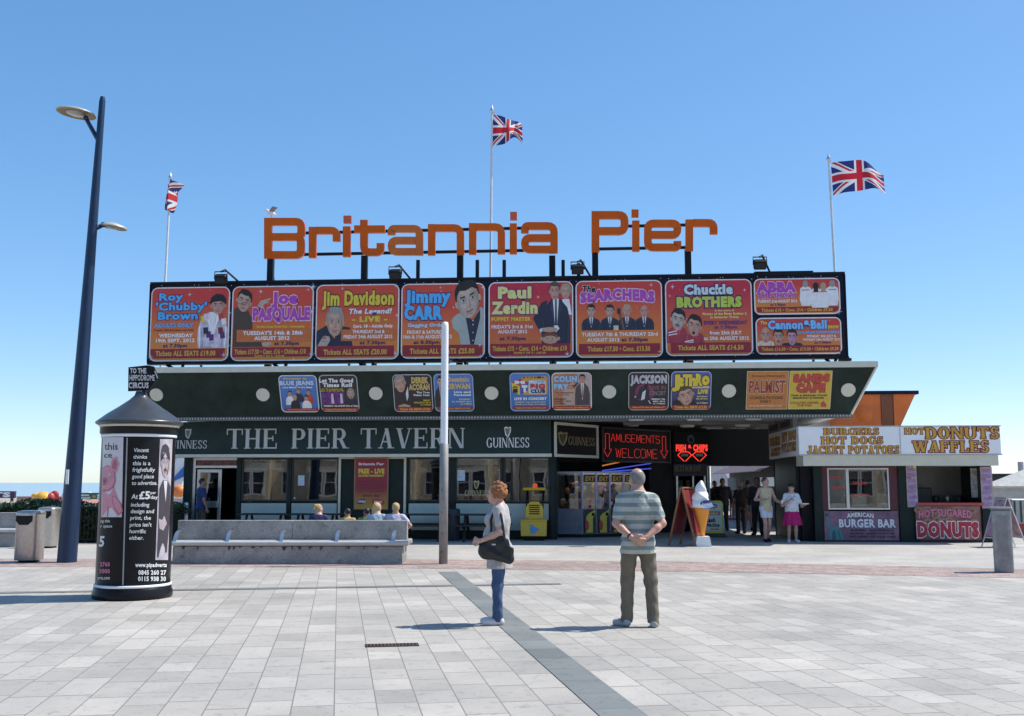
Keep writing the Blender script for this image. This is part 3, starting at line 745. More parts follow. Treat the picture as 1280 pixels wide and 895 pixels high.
# ------------------------------------------------------------------ orange-clad roof beyond, to the right
ORG_M = M('orange_cladding', (.8, .17, .02), .4, var=.2, scale=1.2)
oc = thing('orange_canopy', 'orange clad canopy building with sloping end behind the green canopy', 'building', (X_(1100, 38), 38, 0))
Yo = 37.0
x0, x1, x2, z1, z0 = X_(1040, Yo), X_(1144, Yo, 492), X_(1120, Yo, 540), Z_(493, Yo, 1100), Z_(545, Yo, 1100)
mb = MB(); mb.prism([(x0, Yo, z0), (x2, Yo, z0), (x1, Yo, z1), (x0, Yo, z1)], (0, 9, 0), ORG_M)
mb.build('cladding', oc)
mb = MB(); mb.box(x0, x1 + .1, Yo - .08, 46.1, z1, z1 + .12, NAVY); mb.build('roof_edge', oc)
mb = MB()
for u in (1101, 1116): mb.box(X_(u, Yo, 510), X_(u, Yo, 510) + .03, Yo - .015, Yo, z0, z1, M('joint_dark', (.1, .03, .012), .6))
mb.box(X_(1102, Yo, 510) + .02, X_(1116, Yo, 510), Yo - .008, Yo, z0, z1, M('brown_panel', (.24, .07, .02), .5)); mb.build('panel_joint', oc)
c = Vector((X_(1080, Yo, 517), Yo, Z_(517, Yo, 1080)))
MB().lathe([(0, .07), (.17, .06), (.3, .0), (.33, -.01)], c, ORG_M, 28, M4=Matrix.Rotation(R(90), 3, 'X')).build('dome', oc)
MB().box(x0 + .5, x2 - .5, Yo + 1, 45, 0, z0 + .01, DARK).build('wall', oc)

# ------------------------------------------------------------------ food stall on the right
YF, YX = 30.0, 29.3
st = thing('food_stall', 'green and maroon burger and donut stall beneath a long white sign box', 'food stall', (X_(1127, YF), YF + 1.5, 0))
SX0, SX1 = X_(1000, YX), X_(1254, YX)
zx0, zx1 = Z_(569, YX, 1127), Z_(532, YX, 1127)
mb = MB(); mb.cbox(SX0, SX1, YX, 34.2, zx0, zx1, M('sign_box_white', (.86, .86, .85), .35, var=.04, scale=2), .015)
box_o = mb.build('sign_box', st)
mb = MB(); mb.box(SX0 + .12, X_(1250.5, YX), YX + .06, 34, Z_(582, YX, 1127), zx0 - .002, CREAM); mb.build('cream_band', st)
STRIPE = M('grey_edge', (.42, .44, .46), .4)
mb = MB()
for z in (zx0, zx1 - .03): mb.box(SX0 - .012, SX1 + .012, YX - .012, YX - .002, z, z + .03, STRIPE)
mb.box(X_(1127, YX), X_(1128, YX), YX - .006, YX - .001, zx0 + .03, zx1 - .03, STRIPE); mb.build('sign_edge', st)
MUSTARD = M('mustard_letter', (.62, .34, .03), .5); MAROON = M('maroon_ink', (.2, .02, .03), .5)
o, X, U, n = sheet_px(Vector((0, YX, 0)), Vector((0, -1, 0)), Vector((0, 0, 1)), (1000, 531.6, 1255, 568.8))
A = Art(sheet(o, X, U, n), (0, 212, 878, 340))
for body, a, b, c, d in (('BURGERS', 104, 224, 344, 252), ('HOT DOGS', 92, 261, 360, 292), ('JACKET POTATOES', 30, 301, 428, 334), ('HOT', 454, 224, 540, 251), ('DONUTS', 544, 222, 858, 270), ('WAFFLES', 486, 281, 812, 328)):
    A.serif(body, a, b, c, d, MUSTARD, 5, font=SLAB, out=MAROON, og=.085)
A.mb.lines('lettering', st)
A = Art(sheet(Vector((SX0, 34.2, zx0)), Vector((0, YX - 34.2, 0)), Vector((0, 0, zx1 - zx0)), Vector((-1, 0, 0))), (545, 245, 690, 395))
BROWN = M('brown_ink', (.2, .07, .03), .5)
for body, a, b, c, d in (('BURGERS', 552, 275, 606, 318), ('HOT DOGS', 614, 262, 680, 308), ('JACKET', 556, 338, 606, 376), ('POTATOES', 612, 322, 678, 366)):
    A.serif(body, a, b, c, d, MUSTARD, 5, font=SLAB, out=BROWN, og=.08)
A.mb.lines('side_lettering', st)
mb = MB(); x = SX0
mb.box(x - .02, x + .1, 29.9, 34.2, zx1 + .005, zx1 + .3, SOFFIT)
for i in range(2): mb.box(x - .03, x - .02, 30.4 + i * 1.9, 31.9 + i * 1.9, zx1 + .06, zx1 + .24, CHAR)
mb.build('upper_vent', st)
MAR = M('maroon_paint', (.085, .012, .022), .4, var=.2)
mb = MB()
for u0, u1 in ((1017, 1027.5), (1123, 1147), (1226, 1239.5)): mb.box(X_(u0, YF), X_(u1, YF), YF, YF + .25, 0, zx0, GREEN)
mb.box(X_(1027.5, YF), X_(1123, YF), YF + .06, YF + .2, 0, Z_(640, YF, 1075), MAR); mb.box(X_(1147, YF), X_(1226, YF), YF + .06, YF + .2, 0, Z_(632, YF, 1185), MAR)
xa, xb = X_(1027.5, YF), X_(1123, YF); wa, wb = X_(1035, YF), X_(1112, YF); zw0, zw1 = Z_(637, YF, 1075), Z_(585, YF, 1075)
mb.box(xa, wa, YF + .06, YF + .2, zw0 - .1, zx0, MAR); mb.box(wb, xb, YF + .06, YF + .2, zw0 - .1, zx0, MAR); mb.box(wa, wb, YF + .06, YF + .2, zw1, zx0, MAR)
mb.box(X_(1003, YF), X_(1017, YF), YF + .3, YF + .35, 0, zx0, BLACK)
xe = X_(1239.5, YF)
mb.box(xe - .2, xe, YF + .25, 34, 0, zx0, GREEN); mb.box(SX0 + .1, xe, 33.8, 34, 0, zx0, DARK); mb.box(SX0 + .1, SX0 + .3, YF + .4, 34, 0, zx0, BLACK)
mb.build('wall', st)
mb = MB(); xm = X_(1060, YF)
for a, b in ((wa, xm), (xm, wb)):
    mb.box(a, a + .04, YF + .07, YF + .12, zw0, zw1, ALU); mb.box(b - .04, b, YF + .07, YF + .12, zw0, zw1, ALU); mb.box(a + .04, b - .04, YF + .07, YF + .12, zw0, zw0 + .04, ALU); mb.box(a + .04, b - .04, YF + .07, YF + .12, zw1 - .04, zw1, ALU)
wo = mb.build('window', st)
MB().add([(wa + .04, YF + .1, zw0 + .04), (wb - .04, YF + .1, zw0 + .04), (wb - .04, YF + .1, zw1 - .04), (wa + .04, YF + .1, zw1 - .04)], [(0, 1, 2, 3)], GLASS).build('pane', wo)
# things inside: menu boards, hood, worktop
mb = MB()
mb.box(wa + .02, X_(1058, YF), YF + .25, YF + .3, zw0, zw1, M('pale_menu', (.5, .52, .53), .5, var=.25, scale=4))
mb.box(X_(1063, YF), wb - .05, YF + .9, YF + .95, 1.75, 2.15, M('menu_photos', (.3, .22, .2), .5, var=.8, scale=7))
mb.box(X_(1097, YF), X_(1110, YF), YF + .14, YF + .16, zw0 + .03, zw0 + .45, M('menu_card', (.55, .5, .42), .5, var=.5, scale=9))
mb.box(wa, wb, YF + .5, YF + 1.1, .9, .96, STEEL); mb.cbox(X_(1070, YF), X_(1090, YF), YF + .6, YF + .9, .96, 1.35, STEEL, .02)
mb.build('burger_fittings', st)
REDI = M('red_window_ink', (.5, .06, .05), .5)
A = Art(sheet(*sheet_px(Vector((0, YF + .095, 0)), Vector((0, -1, 0)), Vector((0, 0, 1)), (1035, 585, 1112, 637))), (120, 395, 385, 575))
for body, a, b, c, d in (('BACON ROLL', 130, 428, 186, 440), ('BURGERS', 138, 472, 190, 484), ('CHEESE BURGER', 225, 455, 288, 466), ('JACKET POTATO', 222, 508, 300, 519)):
    A.text(body, a, b, c, d, REDI, 2, bold=.03)
A.mb.lines('window_lettering', st)
mb = MB(); xa, xb = X_(1147, YF), X_(1226, YF)
TILE = M('dim_tiles', (.2, .2, .19), .35, var=.15, scale=3)
mb.box(xa - 1, X_(1239.5, YF) - .21, 31.8, 31.9, .9, zx0, TILE); mb.prism([(X_(1183, YF), YF + .5, 2.15), (X_(1216, YF), YF + .5, 2.15), (X_(1216, YF), YF + .5, 2.4), (X_(1178, YF), YF + .5, 2.4)], (0, 1.2, 0), STEEL)
mb.box(xa, xb, YF + .25, YF + .9, .9, .98, STEEL)
for i in range(5): mb.lathe([(0, 0), (.09, 0), (.1, .25), (.06, .3), (.0, .3)], (xa + .25 + i * .33, YF + 1.4, .98), STEEL if i % 2 else CHAR, 12)
mb.cbox(xa + .1, xa + .75, YF + 1.2, YF + 1.6, 1.0, 1.5, CHAR, .03)
mb.build('donut_fittings', st)
MB().box(xa - .06, xb + .02, YF - .06, YF + .25, Z_(632, YF, 1185), Z_(628.5, YF, 1185), M('red_counter', (.5, .07, .06), .4)).build('counter', st)
mb = MB(); mb.box(X_(1218, YF), X_(1226, YF), YF + .27, YF + .3, Z_(622, YF, 1220), Z_(585, YF, 1220), M('price_list', (.3, .31, .32), .6, var=.5, scale=10)); mb.build('price_list', st)
mb = MB(); mb.ball((X_(1145, YX), YX + .1, Z_(582, YX, 1145) - .03), .05, M('yellow_lamp', (.7, .55, .15), .4)); mb.build('lamp', st)
# panels of the stall
PUR = M('purple_print', (.23, .12, .18), .5, var=.5, scale=2.2)
ob, A = board('burger_bar_panel', 'mauve counter panel lettered AMERICAN BURGER BAR below the stall window', 'sign', (1030.5, 639, 1123.3, 675.3), YF - .02, .06, PUR)
A.b = (105, 580, 425, 708); BLK = M('black_ink', (.02, .02, .025), .5); TEAL = M('teal_ink', (.06, .24, .24), .5); TEAL2 = M('dark_teal_ink', (.025, .11, .12), .5)
WHI = M('white_ink', (.75, .75, .74), .5)
A.text('AMERICAN', 204, 592, 318, 610, WHI, 6, bold=.04, arch=6, out=BLK, ob=.05)
A.text('BURGER BAR', 170, 616, 412, 650, WHI, 6, bold=.03, out=M('violet_ink', (.1, .05, .2), .5), ob=.07)
for i, tx in enumerate(('BURGERS • BACON ROLLS', 'NACHOS • JACKET POTATOES', 'HOT DOGS • ICE COLD CANS')): A.text(tx, 220 - i * 3, 660 + i * 14, 402 + i * 3, 668 + i * 14, BLK, 5, bold=.05)
A.mb.lines('lettering', ob)
g = A.on(MB()); g.poly([(120, 706), (128, 660), (118, 640), (112, 606), (122, 604), (130, 640), (146, 650), (160, 644), (172, 660), (182, 690), (188, 706)], TEAL, 3)
g.poly([(108, 590), (126, 590), (124, 604), (110, 604)], TEAL2, 4); g.poly([(140, 668), (150, 664), (152, 706), (136, 706)], TEAL2, 4); g.line([(165, 664), (172, 704)], 4, TEAL2, 4); g.mb.build('torch_figure', ob)
DON = M('donut_print', (.22, .1, .09), .5, var=.75, scale=3)
ob, A = board('donuts_panel', 'brown counter panel lettered HOT SUGARED DONUTS in pink and red', 'sign', (1145.5, 632.8, 1226, 674.5), YF - .09, .08, DON)
A.b = (500, 560, 780, 705); PINKI = M('pink_ink', (.6, .2, .3), .5); RINK = M('crimson_ink', (.45, .02, .05), .5)
g = A.on(MB())
for i in range(16):
    x, y = 515 + (i % 8) * 34 + random.uniform(-8, 8), 585 + (i // 8) * 45 + random.uniform(-12, 14)
    g.ell(x, y, 20, 14, M('sugar_ring', (.3, .18, .11), .6, var=.3), 1 + .3 * (i % 3)); g.ell(x, y, 7, 5, M('ring_hole', (.16, .07, .05), .6), 2.2 + .3 * (i % 3))
g.mb.build('picture', ob)
A.text('HOT SUGARED', 512, 580, 742, 612, PINKI, 7, bold=.03, arch=8, out=MAROON, ob=.05)
A.text('DONUTS', 506, 632, 766, 690, RINK, 7, bold=.06, out=WHI, ob=.05); A.mb.lines('lettering', ob)
MAUV = M('mauve_print', (.42, .34, .36), .5, var=.4, scale=3); LIL = M('lilac_ink', (.32, .16, .5), .5)
for k, (px, lab) in enumerate((((1133.5, 582, 1146.5, 634), 'narrow pink menu strip on the pillar between burger window and donut hatch'), ((1226.5, 583.5, 1241, 635.5), 'narrow pink menu strip on the far end corner of the stall'))):
    ob, A = board('menu_strip', lab, 'sign', px, YF - .03, .03, MAUV, group='pink menu strips on the food stall'); A.b = (0, 0, 60, 200)
    for i in range(7):
        A.text(('DONUTS', '5', 'FOR', '£2', 'HOT', 'FRESH', 'TASTY')[i], 8, 10 + i * 27, 52, 26 + i * 27, LIL, 4, bold=.04)
    for i in range(3): A.ell(15 + 14 * i, 60 + 45 * i, 12, 8, M('sugar_ring', (.3, .18, .11), .6), 2)
    A.mb.lines('lettering', ob)

# ------------------------------------------------------------------ far right: grey sheds, red wall; behind the passage; left: rides and hedge
GREYB = M('grey_boards', (.5, .5, .48), .6, var=.15, scale=3)
sh = thing('grey_shed', 'long grey roofed shed with pale boarded side beyond the donut stall', 'shed', (X_(1300, 42), 42, 0))
x0, x1 = X_(1241, 42), X_(1400, 42)
mb = MB()
for i in range(9):
    z = .3 + i * .13; mb.box(x0, x1, 42 - .01 * (i % 2), 44, z, z + .128, GREYB)
mb.build('wall', sh)
mb = MB(); mb.prism([(x0 - .6, 41.6, 1.5), (x0 + 1.4, 42.5, 2.15), (x1, 42.5, 2.15), (x1, 41.6, 1.5)], (0, .1, .0), M('pale_roof', (.36, .37, .36), .7, var=.2)); mb.build('roof', sh)
mb = MB(); mb.box(x0 - 1, x1, 46, 47, 0, Z_(594, 46, 1260), M('felt_grey', (.055, .06, .055), .8, var=.3)); mb.box(x0 - 1, x1, 45.9, 47.1, Z_(594, 46, 1260), Z_(592, 46, 1260), CHAR)
tag(mb.build('flat_roofed_hut'), 'low dark grey flat roofed hut behind the pale boarded shed', 'hut')
mb = MB(); mb.path([(X_(1277, 45), 45, 1.9), (X_(1277, 45), 45, 2.5)], .12, GREYB, 10); tag(mb.build('vent_pipe'), 'short grey vent pipe sticking up by the dark hut roof', 'pipe')
ct = thing('louvred_cabinet', 'grey louvred metal container raised above the red wall', 'container', (X_(1290, 33), 33, 1))
x0, x1, z0, z1 = X_(1263, 33), X_(1340, 33), Z_(655, 33, 1270), Z_(624, 33, 1270)
mb = MB(); mb.cbox(x0, x1, 33, 34.5, z0, z1, M('zinc', (.38, .38, .36), .5, .4, var=.2), .02); mb.build('body', ct)
mb = MB()
for i in range(7): mb.box(x0 + .06 + i * .18, x0 + .1 + i * .18, 32.97, 33, z0 + .05, z1 - .05, CHAR)
mb.build('louvres', ct)
mb = MB(); mb.box(x0 + .1, x1, 33.2, 34.2, 0, z0, RED); tag(mb.build('red_wall'), 'low red painted wall beneath the louvred container', 'wall')
# beyond the passage
pk = M('pink_render', (.5, .4, .38), .7, var=.2, scale=1)
ar = thing('pier_arcade', 'pale pink arcade building with white trim glimpsed through the passage', 'building', (X_(930, 62), 62, 0))
mb = MB(); mb.box(X_(908, 62), X_(960, 62), 62, 70, 0, Z_(583, 62, 930) + .8, pk); mb.build('wall', ar)
mb = MB()
for i in range(4): mb.box(X_(909 + i * 12, 62), X_(909 + i * 12, 62) + .3, 61.9, 62, 0, 3, WHITE)
mb.box(X_(908, 62), X_(960, 62), 61.86, 61.95, 2.0, 2.25, WHITE); mb.build('trim', ar)
mb = MB(); 
for i in range(3): mb.box(X_(914 + i * 12, 62), X_(919 + i * 12, 62), 61.95, 62, .2, 1.8, CHAR)
mb.build('opening', ar)
aw = thing('passage_shop', 'dark shop row with slanting striped awning along one side of the passage', 'shop', (X_(985, 38), 42, 0))
xs = X_(985, 38)
mb = MB(); mb.box(xs, xs + 2, 38.4, 54, 0, 2.4, DARK); mb.build('wall', aw)
mb = MB()
for i in range(26):
    y = 38.4 + i * .6
    mb.prism([(xs - .9, y, 2.05), (xs - .9, y + .6, 2.05), (xs, y + .6, 2.45), (xs, y, 2.45)], (0, 0, .03), M('awning_grey', (.1, .1, .1), .7) if i % 2 else M('awning_pink', (.14, .05, .05), .6))
mb.build('awning', aw)
mb = MB(); mb.box(xs - .03, xs - .01, 39, 44, 1.5, 1.85, WHITE); mb.build('menu_board', aw)
rf = MB()
for i in range(16): rf.box(X_(908, 44) + i * .11, X_(908, 44) + i * .11 + .04, 44, 44.04, .05, 1.0, RED)
rf.box(X_(907, 44), X_(925, 44), 43.98, 44.06, .95, 1.02, RED); rf.box(X_(907, 44), X_(925, 44), 43.98, 44.06, .12, .18, RED)
tag(rf.build('red_railing'), 'short red barred railing at the far end of the passage', 'railing')
wb_ = MB(); wb_.cbox(X_(909, 50), X_(920, 50), 50, 50.1, 1.3, 1.85, M('white_board', (.7, .72, .72), .5, var=.2), .01); wb_.box(X_(914, 50), X_(915, 50), 50.1, 50.2, 0, 1.85, ALU)
tag(wb_.build('white_notice_board'), 'white notice board standing beyond the red railing', 'sign')

# houses across the road behind the viewer: they show only as reflections in the pub glass and as bounced light
RENDER = M('cream_render', (.68, .58, .44), .8, var=.12, scale=1)
hs = thing('terraced_house', 'cream rendered seaside house across the road, reflected in the pub windows', 'house', (-9, -24, 0), 'houses across the road')
def house(root):
    x, y = ORG[root.name].x, ORG[root.name].y
    mb = MB(); mb.box(x - 3, x + 3, y - 8, y, 0, 9, RENDER); mb.box(x - 2.2, x + .6, y, y + .9, 0, 6.2, RENDER); mb.build('wall', root)
    mb = MB(); mb.prism([(x - 3.1, y + .2, 9), (x + 3.1, y + .2, 9), (x + 3.1, y - 4, 12), (x - 3.1, y - 4, 12)], (0, 0, .2), M('slate', (.09, .09, .1), .7)); mb.box(x - 3.05, x + 3.05, y, y + .35, 8.7, 9, WHITE); mb.build('roof', root)
    for z in (.7, 3.6, 6.7):
        for xx, yy in ((x - 1.4, y + .92), (x - .2, y + .92), (x + 1.9, y + .02)):
            if z > 6: yy = y + .02
            mb = MB(); mb.box(xx - .45, xx + .45, yy, yy + .04, z, z + 1.8, CHAR)
            for a, b, c, d in ((-.55, -.43, 0, 1.8), (.43, .55, 0, 1.8), (-.6, .6, -.12, 0), (-.6, .6, 1.8, 1.95), (-.43, .43, .88, .94)): mb.box(xx + a, xx + b, yy, yy + .1, z + c, z + d, WHITE)
            mb.build('window', root)
house(hs)
for i, x in enumerate((-15.1, -2.9, 3.2, 9.3, 15.4, 21.5, -21.2, -27.3, -33.4, -39.5, -45.6)):
    c = copy_tree(hs); c.location = (x, -24 - .3 * (i % 2), 0)

# ------------------------------------------------------------------ billboard over the canopy
YBB = 29.3
bb = thing('billboard', 'long navy billboard spangled with stars standing on struts above the canopy', 'billboard', (X_(620, YBB), YBB, ztt))
bx0, bx1 = X_(187.5, YBB, 400), X_(1057, YBB, 400)
bz0, bz1 = Z_(449.5, YBB, 620), Z_(349.5, YBB, 620)
mb = MB(); mb.box(bx0, bx1, YBB, YBB + .14, bz0, bz1, NAVY); mb.build('board', bb)
mb = MB(); mb.box(bx0 - .02, bx1 + .02, YBB - .05, YBB + .2, bz1, bz1 + .07, BLACK); mb.box(bx0 - .02, bx1 + .05, YBB - .05, YBB + .2, bz0 - .06, bz0, BLACK)
mb.box(bx1, bx1 + .03, YBB - .05, YBB + .2, bz0, bz1, BLACK); mb.box(bx0 - .03, bx0, YBB - .05, YBB + .2, bz0, bz1, BLACK); mb.box(bx1 - .2, bx1 + .1, YBB - .1, YBB + .2, bz0 - .13, bz0 - .055, BLACK)
mb.box(X_(950, YBB), X_(1025, YBB), YBB - .06, YBB + .2, bz1 + .07, bz1 + .11, BLACK)
mb.build('frame', bb)
for u, du in ((207, 8), (228, -6), (341, 6), (357, -4), (449, 5), (466, -4), (581, 0), (691, 0), (745, 0), (857, 3), (1033, 10), (1046, 0)):
    mb = MB(); mb.path([(X_(u, YBB, 450), YBB + .08, bz0 - .05), (X_(u + du, YBB, 458), YBB + .3, ztt)], .045, BLACK, 8); mb.build('strut', bb)
for u in (520, 595, 629, 703.5, 723):
    mb = MB(); x = X_(u, YBB, 335); mb.box(x - .05, x + .05, YBB + .3, YBB + .4, bz0, Z_(322 if u < 720 else 326, YBB, u), BLACK); mb.build('post', bb)
for i in range(9):
    x = bx0 + 1 + i * 2.3
    mb = MB(); mb.path([(x, YBB + .14, bz1 - .1), (x, YBB + 1.7, ztt)], .04, BLACK, 8); mb.build('back_brace', bb)
STARW = M('star_ink', (.62, .68, .76), .5); PINKSTAR = M('dot_ink', (.7, .5, .46), .5)
A = Art(sheet(Vector((bx0, YBB, bz0)), Vector((bx1 - bx0, 0, 0)), Vector((0, 0, bz1 - bz0)), Vector((0, -1, 0))), (0, 0, 876, 101))
for i in range(130): A.ell(random.uniform(3, 873), random.choice((random.uniform(1, 5), random.uniform(95, 99.5))), .55, .55, STARW, 1, 6)
for x in (104, 213, 322, 428, 537, 647, 756):
    for k in range(4): A.ell(x + random.uniform(-2, 2), random.uniform(8, 94), .5, .5, STARW, 1, 6)
A.mb.build('star_pattern', bb)
stars2 = A.on(MB())
for x, y, r_ in ((3, 94, 5.5), (99, 92, 5), (105, 38, 4), (104, 80, 5), (213, 6, 6.5), (213, 92, 5.5), (212, 38, 4.5), (320, 6, 4), (322, 44, 4), (320, 92, 5), (427, 82, 5), (428, 97, 4), (430, 10, 3), (536, 95, 4.5), (650, 93, 3), (868, 46, 5), (880 - 14, 92, 3.5), (60, 99, 3), (190, 98, 3), (465, 98, 3), (485, 98, 3)):
    stars2.star(x * 1.0, y, r_, STARW, 24, True)

# ------------------------------------------------------------------ poster helpers
SKIN1 = M('portrait_skin', (.5, .31, .23), .5, var=.18, scale=22); SKIN2 = M('portrait_skin_pale', (.48, .37, .31), .5, var=.18, scale=22); SKIN3 = M('portrait_skin_ruddy', (.52, .27, .21), .5, var=.18, scale=22)
HB = M('portrait_hair_black', (.02, .015, .014), .5); HBR = M('portrait_hair_brown', (.09, .06, .045), .5); HG = M('portrait_hair_grey', (.3, .28, .26), .5); HF = M('portrait_hair_fair', (.42, .32, .18), .5)
INK = M('ink_black', (.015, .014, .02), .5); LIP = M('ink_lip', (.35, .12, .1), .5); SHADE = M('portrait_shading', (.33, .19, .14), .5)
SUIT = M('portrait_suit_navy', (.022, .026, .05), .5); SHIRTW = M('portrait_shirt', (.7, .7, .72), .5); DKBROWN = M('portrait_coat_brown', (.075, .05, .036), .5)
BLUEI = M('sky_blue_ink', (.1, .42, .82), .5); NAVYI = M('navy_ink', (.03, .02, .12), .5); YEL = M('yellow_ink', (.72, .55, .05), .5); GOLDI = M('ticket_gold_ink', (.7, .4, .06), .5)
CRIM = M('crimson_band', (.30, .018, .035), .5); PUR2 = M('magenta_ink', (.45, .06, .42), .5); PALEP = M('pale_pink_ink', (.72, .55, .68), .5); WHT = M('poster_white', (.78, .77, .78), .5)
PALEY = M('pale_yellow_ink', (.72, .66, .25), .5); BEIGE = M('poster_edge', (.7, .55, .42), .5)
PURI = M('deep_violet_ink', (.1, .03, .16), .5)
REDG = grad('poster_red_to_orange', (.68, .24, .04), (.58, .05, .04)); REDG2 = grad('poster_red_to_amber', (.68, .26, .04), (.6, .07, .035), p0=.05, p1=.7)
REDG3 = grad('poster_crimson_to_orange', (.6, .16, .04), (.52, .025, .05))
def tone(m, k):
    n = m.name + '_%03d' % int(k * 100)
    if n in MATS: return MATS[n]
    cr = [x for x in m.node_tree.nodes if x.type == 'VALTORGB']
    if cr: e = cr[0].color_ramp.elements; col = tuple((e[0].color[i] + e[-1].color[i]) / 2 for i in range(3))
    else: col = tuple(m.node_tree.nodes['Principled BSDF'].inputs['Base Color'].default_value)[:3]
    return M(n, tuple(min(.9, q * k) for q in col), .5, var=.12, scale=18)
def face(A, cx, cy, w_, h_, skin, hair, L=6, rot=0, style='short', mouth=1, brow=1, tache=False):
    """a simple printed head: cx, cy centre, w_ half width, h_ half height"""
    c, s_ = math.cos(R(rot)), math.sin(R(rot))
    q = lambda x, y: (cx + (x * c - y * s_) * w_, cy + (x * s_ + y * c) * h_)
    if style != 'bald': A.ell(*q(0, -.22), w_ * 1.08, h_ * .9, hair, L, rot=rot)
    if style == 'long': A.poly([q(-1.15, -.3), q(1.15, -.3), q(1.3, 1.2), q(-1.3, 1.2)], hair, L)
    for k in (-1, 1): A.ell(*q(k * .98, .06), w_ * .16, h_ * .2, skin, L + .4, 10, rot)
    A.poly([q(math.cos(t) * (1 - .12 * max(0, math.sin(t)) ** 2) * .95, math.sin(t)) for t in [2 * math.pi * i / 28 for i in range(28)]], skin, L + .8)
    if style == 'short':
        A.poly([q(-.98, -.05), q(-1.04, -.5), q(-.6, -1.08), q(.1, -1.18), q(.7, -1.02), q(1.04, -.5), q(.98, -.05), q(.86, -.42), q(.5, -.62), q(-.1, -.56), q(-.6, -.66), q(-.88, -.4)], hair, L + 1.4)
    elif style == 'cap':
        A.poly([q(-1.15, -.3), q(-1.0, -.95), q(-.3, -1.35), q(.6, -1.25), q(1.1, -.8), q(1.12, -.2), q(.3, -.5), q(-1.5, -.36)], hair, L + 1.4)
    def blob(x, y, rx, ry, k, la): A.ell(*q(x, y), w_ * rx, h_ * ry, tone(skin, k), la, 18, rot)
    for j, (sx, k) in enumerate(((.16, .88), (.34, .74), (.5, .6))):
        A.poly([q(.25 + sx, -.75 + .1 * j), q(.93 - .06 * j, -.3), q(.93 - .05 * j, .25), q(.58, .82 - .04 * j), q(.2 + sx * .6, .93 - .05 * j), q(.42 + sx, .4), q(.36 + sx, -.2)], tone(skin, k), L + .9 + .1 * j)
    A.poly([q(-.93, -.3), q(-.78, -.5), q(-.74, .2), q(-.5, .85), q(-.62, .75), q(-.92, .25)], tone(skin, .8), L + 1.15)
    blob(-.12, -.5, .42, .2, 1.13, L + 1.25); blob(-.42, .2, .24, .2, 1.14, L + 1.25); blob(.34, .22, .18, .17, 1.08, L + 1.3)
    for k in (-1, 1): blob(k * .4, -.1, .27, .15, .72, L + 1.35); blob(k * .4, .08, .2, .06, .85, L + 1.45)
    blob(0, .78, .3, .1, .82, L + 1.3); blob(-.05, .86, .16, .07, 1.08, L + 1.4)
    for k in (-1, 1):
        A.ell(*q(k * .4 + .02, -.06), w_ * .09, h_ * .062, INK, L + 2.05, 10, rot)
        if brow: A.line([q(k * .2, -.24), q(k * .64, -.27)], h_ * .08, hair if style != 'bald' else INK, L + 2)
    A.poly([q(-.02, -.1), q(.1, 0), q(.22, .34), q(.02, .42), q(-.1, .36)], tone(skin, .72), L + 1.6); A.poly([q(-.07, -.1), q(.03, -.05), q(.06, .3), q(-.1, .32)], tone(skin, 1.15), L + 1.75)
    for k in (-1, 1): A.ell(*q(k * .4 - .02, -.06), w_ * .19, h_ * .06, tone(SHIRTW, .8), L + 1.9, 10, rot)
    if style in ('short', 'long'):
        for i in range(9):
            x = -.8 + i * .2; A.line([q(x, -.68 - .28 * (1 - x * x)), q(x + .16, -.86 - .2 * (1 - x * x))], h_ * .035, tone(hair, 1.9 if i % 2 else .6), L + 1.7)
    if tache: A.poly([q(-.4, .58), q(-.15, .42), q(.15, .42), q(.4, .58), q(.1, .54), q(-.1, .54)], INK, L + 2.4)
    if mouth == 1: A.line([q(-.3, .6), q(0, .64), q(.3, .58)], h_ * .09, LIP, L + 2)
    if mouth == 2: A.ell(*q(0, .66), w_ * .2, h_ * .16, INK, L + 2, 12, rot)
STRP_ = None
def suit(A, cx, top, hw, bot, coat, shirt=SHIRTW, tie=INK, L=4, lap=.22):
    h_ = bot - top
    A.poly([(cx - hw * .28, top), (cx + hw * .28, top), (cx + hw * .8, top + h_ * .2), (cx + hw, top + h_ * .5), (cx + hw, bot), (cx - hw, bot), (cx - hw, top + h_ * .5), (cx - hw * .8, top + h_ * .2)], coat, L)
    if shirt: A.poly([(cx - hw * lap, top), (cx + hw * lap, top), (cx + hw * .03, top + h_ * .75), (cx - hw * .03, top + h_ * .75)], shirt, L + .5)
    for s_ in (-1, 1):
        A.poly([(cx + s_ * hw * .26, top + h_ * .02), (cx + s_ * hw * .42, top + h_ * .2), (cx + s_ * hw * .3, top + h_ * .3), (cx + s_ * hw * .04, top + h_ * .72)], tone(coat, 1.7) if coat is not STRP_ else coat, L + .25)
        A.line([(cx + s_ * hw * .78, top + h_ * .45), (cx + s_ * hw * .62, bot)], hw * .05, tone(coat, .5), L + .25); A.line([(cx + s_ * hw * .9, top + h_ * .4), (cx + s_ * hw * .84, bot)], hw * .06, tone(coat, 1.8), L + .2)
    if tie: A.poly([(cx - hw * .05, top + 2), (cx + hw * .05, top + 2), (cx + hw * .07, top + h_ * .6), (cx, top + h_ * .7), (cx - hw * .07, top + h_ * .6)], tie, L + 1)
